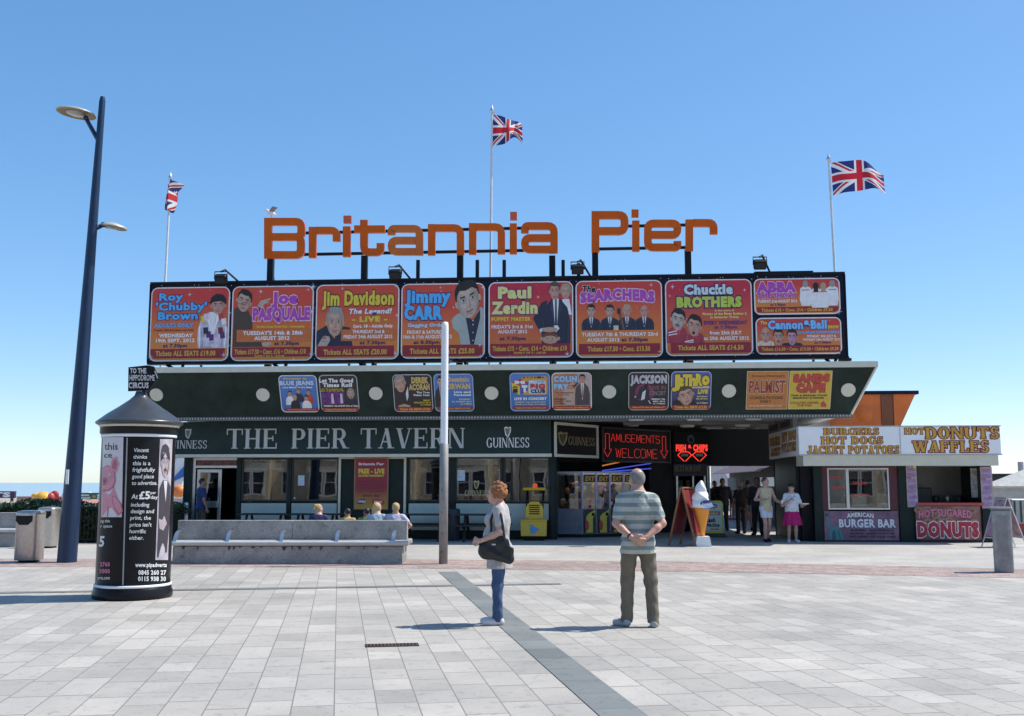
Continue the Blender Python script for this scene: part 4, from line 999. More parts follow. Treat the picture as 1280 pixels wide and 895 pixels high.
def poster(label, crop, box, bg, border=WHT, name='show_poster', rad=70, bw=11, plane=None, group='show posters on the billboard', th=.02):
    ox, oy, sc = crop
    px = (ox + box[0] / sc, oy + box[1] / sc, ox + box[2] / sc, oy + box[3] / sc)
    if plane is None: o, X, U, n = sheet_px(Vector((0, YBB - .025, 0)), Vector((0, -1, 0)), Vector((0, 0, 1)), px)
    else: o, X, U, n = sheet_px(FP + FN * .025, FN, FU, px)
    A = Art(sheet(o, X, U, n), box)
    # panel with rounded corners and thickness
    pts = []
    x0, y0, x1, y1 = box; r_ = rad
    for cx, cy, s0 in ((x1 - r_, y1 - r_, 0), (x0 + r_, y1 - r_, 90), (x0 + r_, y0 + r_, 180), (x1 - r_, y0 + r_, 270)):
        pts += [(cx + r_ * math.cos(R(s0 + 15 * i)), cy + r_ * math.sin(R(s0 + 15 * i))) for i in range(7)]
    A.mb.prism([A.p(x, y, 0) for x, y in pts], -n * th, border)
    root = tag(A.mb.build(name), label, 'poster', group)
    P = A.on(MB()); P.rr(x0 + bw, y0 + bw, x1 - bw, y1 - bw, max(2, rad - bw), bg, 1); A.sh = P.mb
    return root, A
def done(root, T, Pic=None):
    T.mb.lines('lettering', root, T.sh)
    if Pic: Pic.mb.build('portrait', root)
def dots(T, box, n, seed, mat=PINKSTAR, smin=4, smax=9):
    rn = random.Random(seed)
    for i in range(n): T.star(rn.uniform(box[0] + 30, box[2] - 30), rn.uniform(box[1] + 30, box[1] + (box[3] - box[1]) * .8), rn.uniform(smin, smax), mat, 2)
T = lambda A: A.on(MB())
# 1
root, A = poster('red show poster with blue lettering beside a man in black cap and patchwork coat', (185, 350, 8.139), (22, 72, 825, 826), REDG)
t = T(A); dots(t, A.b, 16, 1); t.star(415, 148, 28, STARW)
t.text('Roy', 112, 135, 345, 205, BLUEI, 9, .035, out=NAVYI, ob=.06); t.text("'Chubby'", 78, 232, 590, 305, BLUEI, 9, .035, out=NAVYI, ob=.06); t.text('Brown', 105, 328, 500, 400, BLUEI, 9, .035, out=NAVYI, ob=.06)
t.text('ADULTS ONLY', 70, 440, 465, 480, BLUEI, 7, .05, out=NAVYI, ob=.03); t.text('If easily offended please stay away', 65, 500, 470, 518, MAROON, 5, .03)
t.text('WEDNESDAY', 120, 546, 460, 582, WHT, 5, .03); t.text('19th SEPT. 2012', 92, 598, 480, 632, WHT, 5, .03); t.text('at 7.30pm', 165, 650, 405, 684, NAVYI, 5, .03)
t.rect(36, 700, 790, 796, CRIM, 2); t.text('Tickets ALL SEATS £19.00', 92, 722, 695, 770, GOLDI, 5, .03)
p = T(A); suit(p, 660, 330, 150, 695, M('patchwork_coat', (.55, .5, .58), .5, var=.6, scale=4), WHT, None)
for i, (x, y, c) in enumerate(((560, 400, YEL), (590, 380, PALEP), (620, 560, PURI), (650, 590, PURI), (740, 380, RED), (770, 430, WHT), (740, 520, MAROON), (760, 570, PURI), (700, 620, PALEP), (590, 520, SUIT))):
    p.poly([(x - 26, y - 30), (x + 22, y - 36), (x + 30, y + 26), (x - 18, y + 34)], c, 6 + .3 * i)
face(p, 710, 265, 72, 88, SKIN3, INK, 10, style='cap'); done(root, t, p)
# 2
root, A = poster('red show poster with purple lettering and a bespectacled man in brown jacket gesturing', (286, 350, 8.14), (28, 60, 858, 822), REDG2)
t = T(A); dots(t, A.b, 12, 2); t.star(318, 115, 34, STARW); t.star(800, 105, 22, STARW)
t.text('Joe', 440, 130, 690, 240, PUR2, 10, .05, out=PALEP, ob=.06); t.text('PASQUALE', 250, 290, 820, 405, PUR2, 10, .05, out=PALEP, ob=.06)
t.text('The End of the World Tour - Extravaganza', 285, 466, 770, 486, YEL, 7, .04)
t.rect(85, 505, 840, 630, M('orange_label', (.55, .15, .04), .5), 11.5); t.text("TUESDAY'S 14th & 28th", 152, 522, 752, 558, WHT, 13, .03); t.text('AUGUST 2012', 268, 574, 622, 610, WHT, 13, .03); t.text('at 7.30pm', 472, 630, 718, 664, NAVYI, 7, .03)
t.rect(45, 684, 835, 782, CRIM, 3); t.text('Tickets £17.50 • Conc. £16 • Children £10', 70, 706, 790, 752, GOLDI, 6, .03); t.text('FAMILY OF 4 - £39.00', 275, 764, 575, 782, GOLDI, 6, .03)
p = T(A); p.poly([(50, 290), (110, 260), (190, 300), (240, 400), (245, 510), (230, 560), (350, 640), (360, 680), (45, 680)], DKBROWN, 4); p.poly([(240, 330), (300, 270), (330, 290), (245, 390)], DKBROWN, 4.4)
p.poly([(285, 270), (320, 210), (420, 185), (430, 195), (380, 220), (420, 225), (360, 245), (330, 285)], SKIN2, 5); p.poly([(340, 640), (430, 630), (445, 650), (400, 678), (350, 672)], SKIN2, 5.4)
face(p, 150, 215, 72, 108, SKIN1, HB, 7, rot=14); p.line([(95, 235), (165, 245)], 5, INK, 12); p.ell(150, 240, 26, 18, INK, 11.2); p.ell(150, 240, 21, 13, SKIN1, 11.8); done(root, t, p)
# 3
root, A = poster('red show poster with tall yellow lettering and a dark clad man pointing at the viewer', (390, 345, 8.139), (38, 85, 885, 850), REDG2)
t = T(A); dots(t, A.b, 10, 3); t.star(305, 122, 20, STARW); t.star(108, 340, 22, STARW); t.star(475, 98, 18, STARW)
t.text('Jim Davidson', 105, 155, 825, 292, YEL, 10, .04, out=INK, ob=.05); t.text('The Legend!', 370, 335, 800, 385, WHT, 7, .03, shear=.25, out=NAVYI, ob=.03); t.text('- LIVE -', 412, 415, 765, 466, YEL, 7, .05, out=MAROON, ob=.03)
t.text('Cert. 18 - Adults Only', 422, 498, 822, 526, WHT, 6, .04); t.rect(300, 545, 860, 662, M('orange_label', (.55, .15, .04), .5), 9.6); t.text('THURSDAY 2nd &', 418, 552, 742, 584, WHT, 11, .02); t.text('FRIDAY 24th AUGUST 2012', 328, 602, 820, 636, WHT, 11, .02); t.text('at 7.30pm', 495, 664, 748, 696, NAVYI, 6, .03)
t.rect(55, 712, 838, 820, CRIM, 11); t.text('Tickets ALL SEATS £20.00', 128, 748, 765, 798, GOLDI, 13, .03)
p = T(A); p.poly([(48, 560), (150, 500), (230, 640), (300, 510), (390, 525), (420, 715), (48, 715)], SUIT, 4); face(p, 235, 470, 86, 142, SKIN1, HG, 6)
p.poly([(60, 715), (100, 640), (135, 605), (180, 615), (192, 650), (165, 700), (150, 715)], SKIN2, 10); p.ell(130, 625, 22, 16, SHADE, 10.6); p.line([(100, 660), (160, 670)], 8, SHADE, 10.6); done(root, t, p)
# 4
root, A = poster('orange red show poster with light blue lettering and a man in pale grey suit', (498, 345, 8.139), (28, 75, 880, 838), REDG2)
t = T(A); dots(t, A.b, 12, 4); t.star(428, 118, 20, STARW); t.star(562, 322, 20, STARW)
t.text('Jimmy', 72, 145, 525, 265, BLUEI, 10, .05, out=NAVYI, ob=.05); t.text('CARR', 68, 310, 445, 435, BLUEI, 10, .06, out=NAVYI, ob=.05); t.text('Gagging Order', 98, 482, 480, 515, M('pale_blue_ink', (.5, .65, .8), .5), 7, .04, out=NAVYI, ob=.03)
t.text('FRIDAY & SATURDAY', 92, 552, 505, 586, WHT, 6, .02); t.text('10th & 11th AUGUST 2012', 55, 600, 545, 634, WHT, 6, .02); t.text('at 8.00pm', 160, 656, 420, 690, NAVYI, 6, .03)
t.rect(46, 702, 855, 815, CRIM, 3); t.text('Tickets ALL SEATS £25.00', 122, 738, 775, 788, GOLDI, 6, .03)
GS = M('portrait_suit_grey', (.38, .41, .39), .5)
p = T(A); p.poly([(560, 420), (660, 360), (760, 460), (835, 320), (864, 340), (864, 700), (635, 700), (620, 590), (565, 540), (540, 460)], GS, 4); p.poly([(680, 390), (760, 460), (832, 340), (832, 430), (770, 700), (735, 700)], SUIT, 4.6)
face(p, 708, 250, 118, 185, SKIN2, HB, 6, rot=-14)
for y in (460, 500, 580, 660): p.ell(760, y, 6, 6, WHT, 5.4, 8)
done(root, t, p)
# 5
root, A = poster('crimson show poster with cream slab lettering and a suited man standing over a puppet head', (606, 345, 8.139), (38, 58, 900, 832), REDG3)
t = T(A); dots(t, A.b, 15, 5); t.star(545, 215, 24, STARW)
t.text('Paul', 145, 112, 465, 220, PALEY, 10, .05, out=PURI, ob=.06); t.text('Zerdin', 75, 265, 530, 378, PALEY, 10, .05, out=PURI, ob=.06); t.text('PUPPET MASTER', 70, 420, 468, 455, YEL, 7, .04)
t.text("FRIDAY'S 3rd & 31st", 70, 498, 490, 532, WHT, 6, .02); t.text('AUGUST 2012', 135, 548, 430, 582, WHT, 6, .02); t.text('at 7.30pm', 155, 618, 415, 652, NAVYI, 6, .03)
t.rect(58, 688, 868, 808, CRIM, 3); t.text('Tickets £15 • Conc. £14 • Children £10', 82, 714, 832, 760, GOLDI, 6, .03); t.text('FAMILY OF 4 - £45.00', 300, 772, 620, 792, GOLDI, 6, .03)
p = T(A); face(p, 825, 165, 52, 72, SKIN1, HF, 2); p.poly([(790, 240), (860, 240), (885, 400), (800, 400)], WHT, 2)
suit(p, 725, 235, 145, 690, SUIT, SHIRTW, INK, 6); p.poly([(585, 270), (640, 250), (600, 430), (590, 540), (560, 570), (495, 440), (520, 370)], SUIT, 6.5); p.poly([(555, 545), (590, 530), (600, 555), (565, 580)], SHIRTW, 8); p.poly([(700, 510), (740, 505), (760, 540), (730, 570)], SHIRTW, 8)
p.ell(660, 550, 80, 26, SKIN1, 9); face(p, 712, 160, 52, 86, SKIN3, HBR, 9); p.ell(665, 640, 88, 62, M('puppet_hair', (.22, .05, .02), .5), 9); p.ell(665, 652, 76, 40, SKIN1, 9.6); p.ell(580, 640, 14, 18, SKIN1, 9.8); p.ell(752, 640, 14, 18, SKIN1, 9.8); p.ell(640, 640, 6, 7, INK, 10.4, 10); p.ell(690, 640, 6, 7, INK, 10.4, 10); p.line([(640, 665), (665, 672), (690, 665)], 4, LIP, 10.4); done(root, t, p)
# 6
root, A = poster('red show poster with arched lilac lettering above four men in dark suits', (716, 345, 8.138), (30, 45, 912, 828), REDG)
t = T(A); dots(t, A.b, 20, 6); t.star(803, 95, 26, STARW)
t.text('The', 92, 95, 225, 160, INK, 11, .03, shear=.2, out=WHT, ob=.04); t.text('SEARCHERS', 85, 165, 830, 268, PUR2, 8, .05, out=PALEP, ob=.06, arch=28)
t.text('TUESDAY 7th & THURSDAY 23rd', 92, 576, 860, 612, WHT, 9, .02); t.text('AUGUST 2012', 145, 632, 472, 666, WHT, 9, .02); t.text('at 7.30pm', 496, 632, 758, 666, NAVYI, 9, .03); t.rect(62, 688, 885, 795, CRIM, 3); t.text('Tickets £17.50 • Conc. £15.50', 152, 718, 782, 764, GOLDI, 6, .03)
for i, (x, y, sk, hr, stl) in enumerate(((188, 355, SKIN1, HB, 'short'), (378, 360, SKIN1, HB, 'short'), (552, 360, SKIN3, HF, 'short'), (728, 365, SKIN3, SKIN3, 'bald'))):
    p = T(A); suit(p, x, 420, 98, 552, SUIT, SHIRTW, INK, 4 + i * .4); face(p, x, y, 42, 62, sk, hr, 6, style=stl); p.mb.build('portrait', root)
p = T(A); p.line([(470, 350), (520, 545)], 22, M('guitar_neck', (.16, .09, .06), .5), 10); p.ell(470, 360, 18, 34, SUIT, 10.5); p.rect(415, 505, 465, 552, M('cream_ink', (.6, .52, .36), .5), 10); p.mb.build('guitar', root); t.mb.lines('lettering', root, t.sh)
# 7
root, A = poster('crimson show poster with outlined white and lime lettering and two startled men in striped tops', (826, 345, 8.138), (48, 35, 932, 810), REDG3)
t = T(A); dots(t, A.b, 14, 7); t.star(125, 105, 32, STARW); t.star(860, 148, 24, STARW); t.star(95, 198, 18, STARW)
LIME = M('lime_ink', (.5, .58, .08), .5); ICE = M('ice_ink', (.55, .68, .7), .5)
t.text('Chuckle', 248, 90, 735, 182, ICE, 10, .05, out=NAVYI, ob=.09); t.text('BROTHERS', 172, 218, 820, 312, LIME, 10, .06, out=NAVYI, ob=.09)
t.text('in the return of', 552, 345, 748, 362, PALEY, 6, .03); t.text('Pirates of the River Rother 2', 428, 376, 872, 398, PALEY, 6, .03); t.text('in Stranger Tights', 505, 410, 792, 432, PALEY, 6, .03); t.text('EVERY WEDNESDAY', 440, 460, 878, 496, PURI, 6, .04); t.text('at 7.00pm', 545, 508, 772, 538, PURI, 6, .03)
t.text('from 25th JULY', 498, 562, 818, 596, WHT, 6, .02); t.text('to 29th AUGUST 2012', 436, 618, 888, 652, WHT, 6, .02); t.rect(98, 678, 908, 780, CRIM, 11); t.text('Tickets ALL SEATS £14.50', 172, 706, 832, 752, GOLDI, 13, .03)
STRP = M('striped_top', (.35, .04, .06), .5)
for i, (x, y, sk) in enumerate(((175, 445, SKIN2), (340, 510, SKIN3))):
    p = T(A); suit(p, x - 10 + i * 20, y + 60, 110 - 20 * i, 680, STRP, None, None, 4 + i); p.line([(x - 100, y + 130 + i * 30), (x - 10, y + 110 + i * 30)], 10, WHT, 5.5 + i); p.line([(x - 100, y + 155 + i * 20), (x - 10, y + 140 + i * 20)], 10, WHT, 5.5 + i); face(p, x, y, 70, 105, sk, HB, 7 + i * .3, rot=10, mouth=2 - (i == 0), tache=(i == 0)); p.mb.build('portrait', root)
t.mb.lines('lettering', root, t.sh)
# 8, 9
root, A = poster('small upper red show poster with magenta lettering and four people in white seen from behind', (938, 340, 7.786), (36, 60, 874, 412), REDG, rad=60)
t = T(A); dots(t, (36, 60, 874, 300), 10, 8)
t.text('ABBA', 70, 100, 440, 190, PUR2, 8, .06, out=PALEP, ob=.06); t.text('THE SHOW', 72, 208, 442, 248, PUR2, 8, .05, out=PALEP, ob=.05); t.text('TUESDAY 21st AUGUST 2012', 70, 268, 452, 294, WHT, 6, .03); t.text('at 7.30pm', 195, 306, 338, 326, NAVYI, 6, .03); t.rect(60, 338, 855, 392, CRIM, 3); t.text('Tickets £15 • Conc. £14 • Children £9.50', 105, 354, 795, 382, GOLDI, 6, .03); t.mb.lines('lettering', root, t.sh)
for i, (x, hr) in enumerate(((540, HG), (640, HB), (712, HF), (800, HG))):
    p = T(A); y = 140 + (i in (1, 2)) * 20
    p.poly([(x - 20, y), (x + 20, y), (x + 52, y + 20), (x + 60, y + 130), (x + 42, y + 190), (x - 42, y + 190), (x - 60, y + 130), (x - 52, y + 20)], WHT, 4 + .4 * i); p.ell(x, y - 22, 28, 34, hr, 6 + .4 * i)
    if i in (1, 2): p.rect(x - 22, y - 10, x + 22, y + 36, hr, 6.2 + .4 * i)
    p.line([(x - 35, y + 38), (x + 35, y + 36)], 8, RED, 6.4); p.mb.build('portrait', root)
root, A = poster('small lower red show poster with pale blue lettering and three smiling men', (938, 340, 7.786), (54, 442, 888, 800), REDG, rad=60)
t = T(A); dots(t, (54, 442, 888, 600), 8, 9)
t.text('The', 100, 474, 165, 504, YEL, 8, .04); t.text('Cannon&Ball', 178, 474, 740, 550, M('bright_blue_ink', (.2, .5, .85), .5), 9, .05, out=NAVYI, ob=.04); t.text('SHOW', 760, 524, 862, 552, YEL, 8, .05); t.text('plus special guest DUNCAN NORVELLE', 460, 574, 865, 598, BLUEI, 6, .04)
t.text('MONDAY 30th JULY &', 552, 614, 832, 638, WHT, 6, .02); t.text('MONDAY 20th AUGUST 2012', 512, 648, 872, 670, WHT, 6, .02); t.text('at 7.30pm', 625, 680, 782, 698, NAVYI, 6, .03); t.rect(75, 716, 870, 782, CRIM, 11); t.text('Tickets £16.50 • Conc. £13.50 • Children £9.50', 108, 734, 852, 764, GOLDI, 13, .03); t.mb.lines('lettering', root, t.sh)
for i, (x, y, sk, hr, ct_, stl) in enumerate(((148, 612, SKIN3, SKIN3, BEIGE, 'bald'), (272, 632, SKIN3, HB, REDG, 'short'), (405, 636, M('pink_lit_skin', (.5, .25, .32), .5), HB, SUIT, 'short'))):
    p = T(A)
    if ct_ is not REDG: suit(p, x, y + 50, 100 - 20 * (i == 0), 715, ct_, None, None, 4 + .4 * i)
    face(p, x, y, 48, 78, sk, hr, 6 + .4 * i, style=stl, tache=(i == 1)); p.mb.build('portrait', root)
stars2.mb.build('large_star_pattern', bb)

# ------------------------------------------------------------------ small posters on the sloping fascia
GRP = 'small posters on the sloping fascia'
def small(label, crop, box, bg, border=WHT, rad=60, bw=10): return poster(label, crop, box, bg, border, name='fascia_poster', rad=rad, bw=bw, plane=1, group=GRP, th=.015)
BLUEBG = grad('poster_blue', (.04, .16, .45), (.09, .2, .55)); BLKBG = M('poster_black', (.03, .022, .028), .5, var=.3); REDB = M('ticket_red', (.35, .03, .03), .5)
def tick(t, x0, y0, x1, y1, s='Tickets £17.50 Conc. £15 Children £10'):
    t.rect(x0, y0, x1, y1, REDB, 11); t.text(s, x0 + 35, y0 + 12, x1 - 35, y1 - 12, GOLDI, 13, .05, res=1)
c1 = (340, 460, 10.667)
root, A = small('blue fascia poster lettered BLUE JEANS over a group of five performers', c1, (105, 97, 612, 590), BLUEBG)
t = T(A); t.text('Forever in', 180, 128, 480, 150, YEL, 6, .04); t.text('BLUE JEANS', 120, 172, 565, 222, M('pale_blue_ink', (.5, .65, .8), .5), 7, .06, out=NAVYI, ob=.03); t.text("Live Music at it's Best", 155, 245, 545, 266, WHT, 6, .04); tick(t, 150, 535, 600, 570); t.mb.lines('lettering', root, t.sh)
for i, (x, y, hr, ct_) in enumerate(((240, 340, HB, WHT), (358, 305, HBR, SUIT), (488, 325, HBR, RED), (300, 395, HF, INK), (452, 400, HB, WHT))):
    p = T(A); suit(p, x, y + 30, 62, y + 150, ct_, None, None, 4 + .5 * i); face(p, x, y, 26, 36, SKIN1, hr, 5.5 + .5 * i); p.mb.build('portrait', root)
root, A = small('black fascia poster with white script lettering, purple stage scene and a singing man', c1, (640, 92, 1150, 580), BLKBG, M('silver_edge', (.5, .5, .52), .4))
t = T(A); t.text('Let The Good', 648, 140, 1090, 188, WHT, 7, .05, shear=.1); t.text('Times Roll', 690, 200, 1070, 248, WHT, 7, .05, shear=.1); t.text('Live TV programme with', 670, 270, 950, 284, YEL, 6, .04, res=1); t.text('stars of the 50s and 60s', 655, 293, 965, 308, YEL, 6, .04, res=1); t.text('THURSDAY 16th AUGUST 2012 at 7.30pm', 675, 492, 1140, 512, WHT, 13, .05, res=1); tick(t, 660, 528, 1140, 568); t.mb.lines('lettering', root, t.sh)
p = T(A); p.rect(650, 318, 960, 480, M('stage_purple', (.14, .03, .2), .5, var=.9, scale=12), 3)
for x in (730, 800, 850, 920): p.poly([(x - 18, 470), (x - 10, 340), (x + 14, 340), (x + 20, 470)], (PALEP, PURI, M('stage_pink', (.5, .15, .4), .5), INK)[(x // 10) % 4], 4)
p.rect(985, 285, 1135, 470, M('dark_backdrop', (.04, .05, .045), .5), 3); suit(p, 1055, 400, 70, 470, SUIT, None, None, 4); face(p, 1050, 345, 46, 66, SKIN1, HG, 5, mouth=2); p.mb.build('portrait', root)
c2 = (480, 460, 10.667)
root, A = small('black fascia poster with gold lettering and a grey haired man resting his hand', c2, (125, 85, 645, 585), BLKBG, M('silver_edge', (.5, .5, .52), .4))
t = T(A); t.text('DEREK', 380, 125, 600, 198, M('pale_gold_ink', (.62, .45, .16), .5), 7, .05); t.text('ACORAH', 342, 215, 610, 288, MATS['pale_gold_ink'], 7, .05); t.text('The True', 436, 312, 608, 334, WHT, 6, .04); t.text('Vision Tour', 388, 348, 608, 370, WHT, 6, .04); t.text('FRIDAY', 520, 420, 615, 438, YEL, 6, .04); t.text('27th JULY 2012', 392, 450, 618, 468, YEL, 6, .04); t.text('at 7.30pm', 480, 480, 618, 496, YEL, 6, .04); tick(t, 165, 520, 635, 570, 'Tickets ALL SEATS £17.50'); t.mb.lines('lettering', root, t.sh)
p = T(A); p.poly([(150, 300), (290, 330), (330, 250), (370, 400), (380, 520), (150, 520)], M('portrait_suit_black', (.03, .025, .03), .5), 4); p.poly([(290, 340), (325, 240), (325, 380), (300, 440)], SHIRTW, 4.5); p.poly([(180, 500), (260, 475), (345, 500), (340, 518), (180, 515)], SKIN1, 6); face(p, 225, 210, 70, 110, SKIN1, HG, 7, rot=-14); p.mb.build('portrait', root)
root, A = small('blue fascia poster half hidden by the white post, gold lettering and a dark suited man', c2, (670, 78, 1195, 580), BLUEBG, M('pale_blue_edge', (.4, .5, .7), .5))
t = T(A); t.text('Dominic', 850, 118, 1140, 180, MATS['pale_gold_ink'], 7, .05); t.text('KIRWAN', 830, 208, 1150, 274, MATS['pale_gold_ink'], 7, .05); t.text('Live and', 938, 305, 1152, 330, WHT, 6, .05); t.text('Personal', 935, 345, 1152, 368, WHT, 6, .05); t.text('THURSDAY', 995, 408, 1155, 424, PALEY, 6, .04); t.text('9th AUGUST 2012', 900, 438, 1160, 454, PALEY, 6, .04); t.text('at 7.30pm', 1015, 468, 1160, 484, PALEY, 6, .04); tick(t, 705, 515, 1178, 555, 'Tickets ALL SEATS £17.50'); t.mb.lines('lettering', root, t.sh)
p = T(A); suit(p, 760, 250, 85, 520, M('portrait_suit_black', (.03, .025, .03), .5)); face(p, 770, 180, 52, 72, SKIN2, HB, 7); p.mb.build('portrait', root)
c3 = (630, 460, 10.667)
root, A = small('bright blue fascia poster with a red and yellow toy letter block beside BIG CLUB', c3, (80, 65, 615, 575), BLUEBG, M('pale_blue_edge', (.4, .5, .7), .5))
t = T(A); t.rr(240, 110, 580, 355, 30, M('amber_ink', (.6, .33, .06), .5), 2); t.rr(330, 165, 560, 340, 16, M('pale_blue_ink', (.5, .65, .8), .5), 3)
for i, c in enumerate('STUDIO'): t.text(c, 260 + i * 50, 115, 285 + i * 50, 135, INK, 4, .05)
t.text('THE', 440, 172, 540, 192, BLUEI, 6, .06); t.text('BIG', 362, 212, 540, 275, REDI, 7, .08); t.text('CLUB', 360, 285, 548, 328, NAVYI, 7, .06); t.text('LIVE IN CONCERT', 140, 390, 565, 422, WHT, 7, .06); t.text('SUNDAY 12th AUGUST 2012', 145, 445, 550, 460, PALEY, 6, .03, res=1); t.text('Shows at 1.00pm & 5.00pm', 145, 473, 550, 488, PALEY, 6, .03, res=1); tick(t, 115, 508, 590, 548); t.mb.lines('lettering', root, t.sh)
p = T(A); p.poly([(105, 190), (220, 140), (335, 185), (212, 238)], M('block_red', (.5, .04, .04), .5), 5); p.poly([(105, 190), (212, 238), (215, 360), (112, 300)], YEL, 5); p.poly([(212, 238), (335, 185), (318, 300), (215, 360)], M('block_blue', (.08, .1, .4), .5), 5); p.text('H', 165, 170, 265, 205, WHT, 7, .1); p.text('i', 140, 245, 165, 315, INK, 7, .1); p.text('T', 250, 235, 305, 310, WHT, 7, .1); p.mb.build('toy_block', root)
root, A = small('orange and pink fascia poster with light blue lettering and a suited man with raised hand', c3, (638, 62, 1170, 562), M('poster_peach', (.5, .22, .12), .5, var=.25, scale=1.5), WHT)
t = T(A); t.rect(790, 280, 945, 490, M('pale_peach', (.5, .36, .3), .5), 2); t.rect(985, 75, 1155, 500, M('pale_mauve', (.48, .38, .4), .5), 2); t.text('COLIN', 672, 108, 970, 178, M('sky_blue_pale_ink', (.3, .55, .8), .5), 7, .06, out=NAVYI, ob=.04); t.text('FRY', 672, 210, 860, 278, MATS['sky_blue_pale_ink'], 7, .06, out=NAVYI, ob=.04)
t.text('The International', 680, 315, 925, 332, MAROON, 6, .02, res=1); t.text('Tour 2012', 720, 345, 870, 360, MAROON, 6, .02, res=1); t.text('SATURDAY', 672, 402, 830, 420, INK, 6, .03); t.text('1st SEPT. 2012', 672, 432, 890, 450, INK, 6, .03); t.text('at 7.30pm', 672, 462, 815, 480, INK, 6, .03); tick(t, 650, 505, 1155, 545); t.mb.lines('lettering', root, t.sh)
p = T(A); suit(p, 1045, 195, 100, 495, M('portrait_suit_grey_dark', (.07, .06, .07), .5), SHIRTW, LIP, 4); p.poly([(1000, 200), (940, 260), (865, 200), (880, 185), (935, 215), (980, 190)], MATS['portrait_suit_grey_dark'], 5); p.ell(915, 205, 34, 22, SKIN1, 6); face(p, 1045, 145, 42, 56, SKIN3, HB, 7); p.mb.build('portrait', root)
c4 = (775, 460, 10.667)
root, A = small('dark fascia poster with chrome lettering and a dancer in a white shirt', c4, (112, 55, 652, 562), BLKBG, M('silver_edge', (.5, .5, .52), .4))
t = T(A); t.text('JACKSON', 145, 100, 618, 196, M('chrome_ink', (.5, .5, .56), .4), 7, .06, out=INK, ob=.03); t.text('LIVE IN', 400, 235, 608, 285, M('dim_red_ink', (.3, .09, .12), .5), 6, .02); t.text('CONCERT', 390, 305, 608, 360, M('dim_grey_ink', (.2, .18, .2), .5), 6, .02); t.text('FRIDAY 7th', 425, 405, 600, 422, WHT, 6, .05); t.text('SEPT. 2012', 440, 436, 600, 452, WHT, 6, .05); t.text('at 7.30pm', 445, 465, 600, 480, WHT, 6, .05); tick(t, 130, 498, 630, 542); t.mb.lines('lettering', root, t.sh)
p = T(A); p.ell(330, 330, 130, 120, M('stage_glow', (.2, .03, .09), .5, var=.5, scale=5), 2); p.poly([(260, 260), (330, 230), (390, 290), (395, 440), (420, 480), (370, 490), (330, 440), (290, 490), (260, 480), (280, 400), (210, 420), (190, 380), (240, 350)], SUIT, 4); p.poly([(300, 320), (345, 290), (330, 410), (280, 430)], SHIRTW, 5); p.ell(350, 240, 24, 30, INK, 5); p.ell(205, 380, 14, 14, SKIN2, 5); p.line([(380, 430), (410, 475)], 12, SHIRTW, 5); p.mb.build('portrait', root)
root, A = small('violet blue fascia poster with wobbly yellow lettering and a smiling man leaning his head', c4, (680, 45, 1217, 555), grad('poster_violet', (.03, .03, .1), (.1, .11, .38)), M('pale_blue_edge', (.4, .5, .7), .5))
t = T(A)
for i, (c, a, b, cc, d) in enumerate((('J', 708, 95, 780, 245), ('e', 785, 85, 845, 228), ('T', 845, 90, 925, 225), ('h', 930, 90, 1000, 228), ('R', 1015, 82, 1090, 225), ('o', 1098, 60, 1180, 215))):
    t.text(c, a, b, cc, d, YEL, 8 + .5 * i, .06, out=INK, ob=.04)
t.rect(950, 240, 1190, 268, M('cream_ink', (.6, .52, .36), .5), 6); t.text('LIVE', 1040, 285, 1165, 338, YEL, 8, .06, shear=.1); t.text('SATURDAY', 1030, 370, 1170, 386, PALEY, 6, .04); t.text('25th AUG 2012', 1020, 400, 1170, 416, PALEY, 6, .04); t.text('at 7.30pm', 1030, 455, 1172, 472, PALEY, 6, .04); tick(t, 695, 490, 1195, 545, 'Tickets ALL SEATS £17.50'); t.mb.lines('lettering', root, t.sh)
p = T(A); p.poly([(705, 500), (720, 440), (790, 410), (1000, 430), (1030, 500)], INK, 3); face(p, 880, 365, 100, 128, SKIN1, HBR, 5, rot=-16); p.mb.build('portrait', root)
c5 = (920, 455, 6.737)
root, A = small('square orange fascia notice for a PALMIST with maroon art lettering', c5, (88, 60, 438, 382), M('poster_orange', (.5, .19, .05), .5), BEIGE, rad=3, bw=4)
t = T(A); t.text('Romany Petulengro', 130, 90, 405, 108, MAROON, 5, .0); t.text('PALMIST', 112, 138, 412, 240, M('brick_ink', (.28, .05, .04), .5), 6, .02, out=BEIGE, ob=.03); t.text('CONSULTATIONS', 122, 272, 396, 294, INK, 5, .0); t.text('DAILY', 210, 303, 302, 324, INK, 5, .0); t.text('ON THE PIER, NEXT TO THE BOX OFFICE', 115, 344, 392, 356, BEIGE, 5, .03, res=1); t.mb.lines('lettering', root, t.sh)
root, A = small('square yellow fascia notice for a SANDS CAFE with fat red lettering and an arrow', c5, (445, 57, 803, 380), M('poster_yellow', (.6, .43, .06), .5), BEIGE, rad=3, bw=4)
t = T(A); t.text('SANDS', 485, 90, 775, 148, REDI, 7, .08, out=MAROON, ob=.04); t.text('CAFE', 515, 170, 742, 230, REDI, 7, .08, out=MAROON, ob=.04); t.text('THAI & ENGLISH FOOD', 466, 256, 770, 270, INK, 5, .03); t.text('BREAKFAST & DINNER', 486, 278, 745, 291, INK, 5, .03); t.text('LOCATED UNDER', 468, 316, 702, 334, MATS['brick_ink'], 5, .02); t.text('THE PIER', 522, 340, 650, 356, MATS['brick_ink'], 5, .02); t.poly([(712, 338), (742, 310), (768, 338), (768, 362), (724, 362), (724, 338)], REDI, 5); t.mb.lines('lettering', root, t.sh)
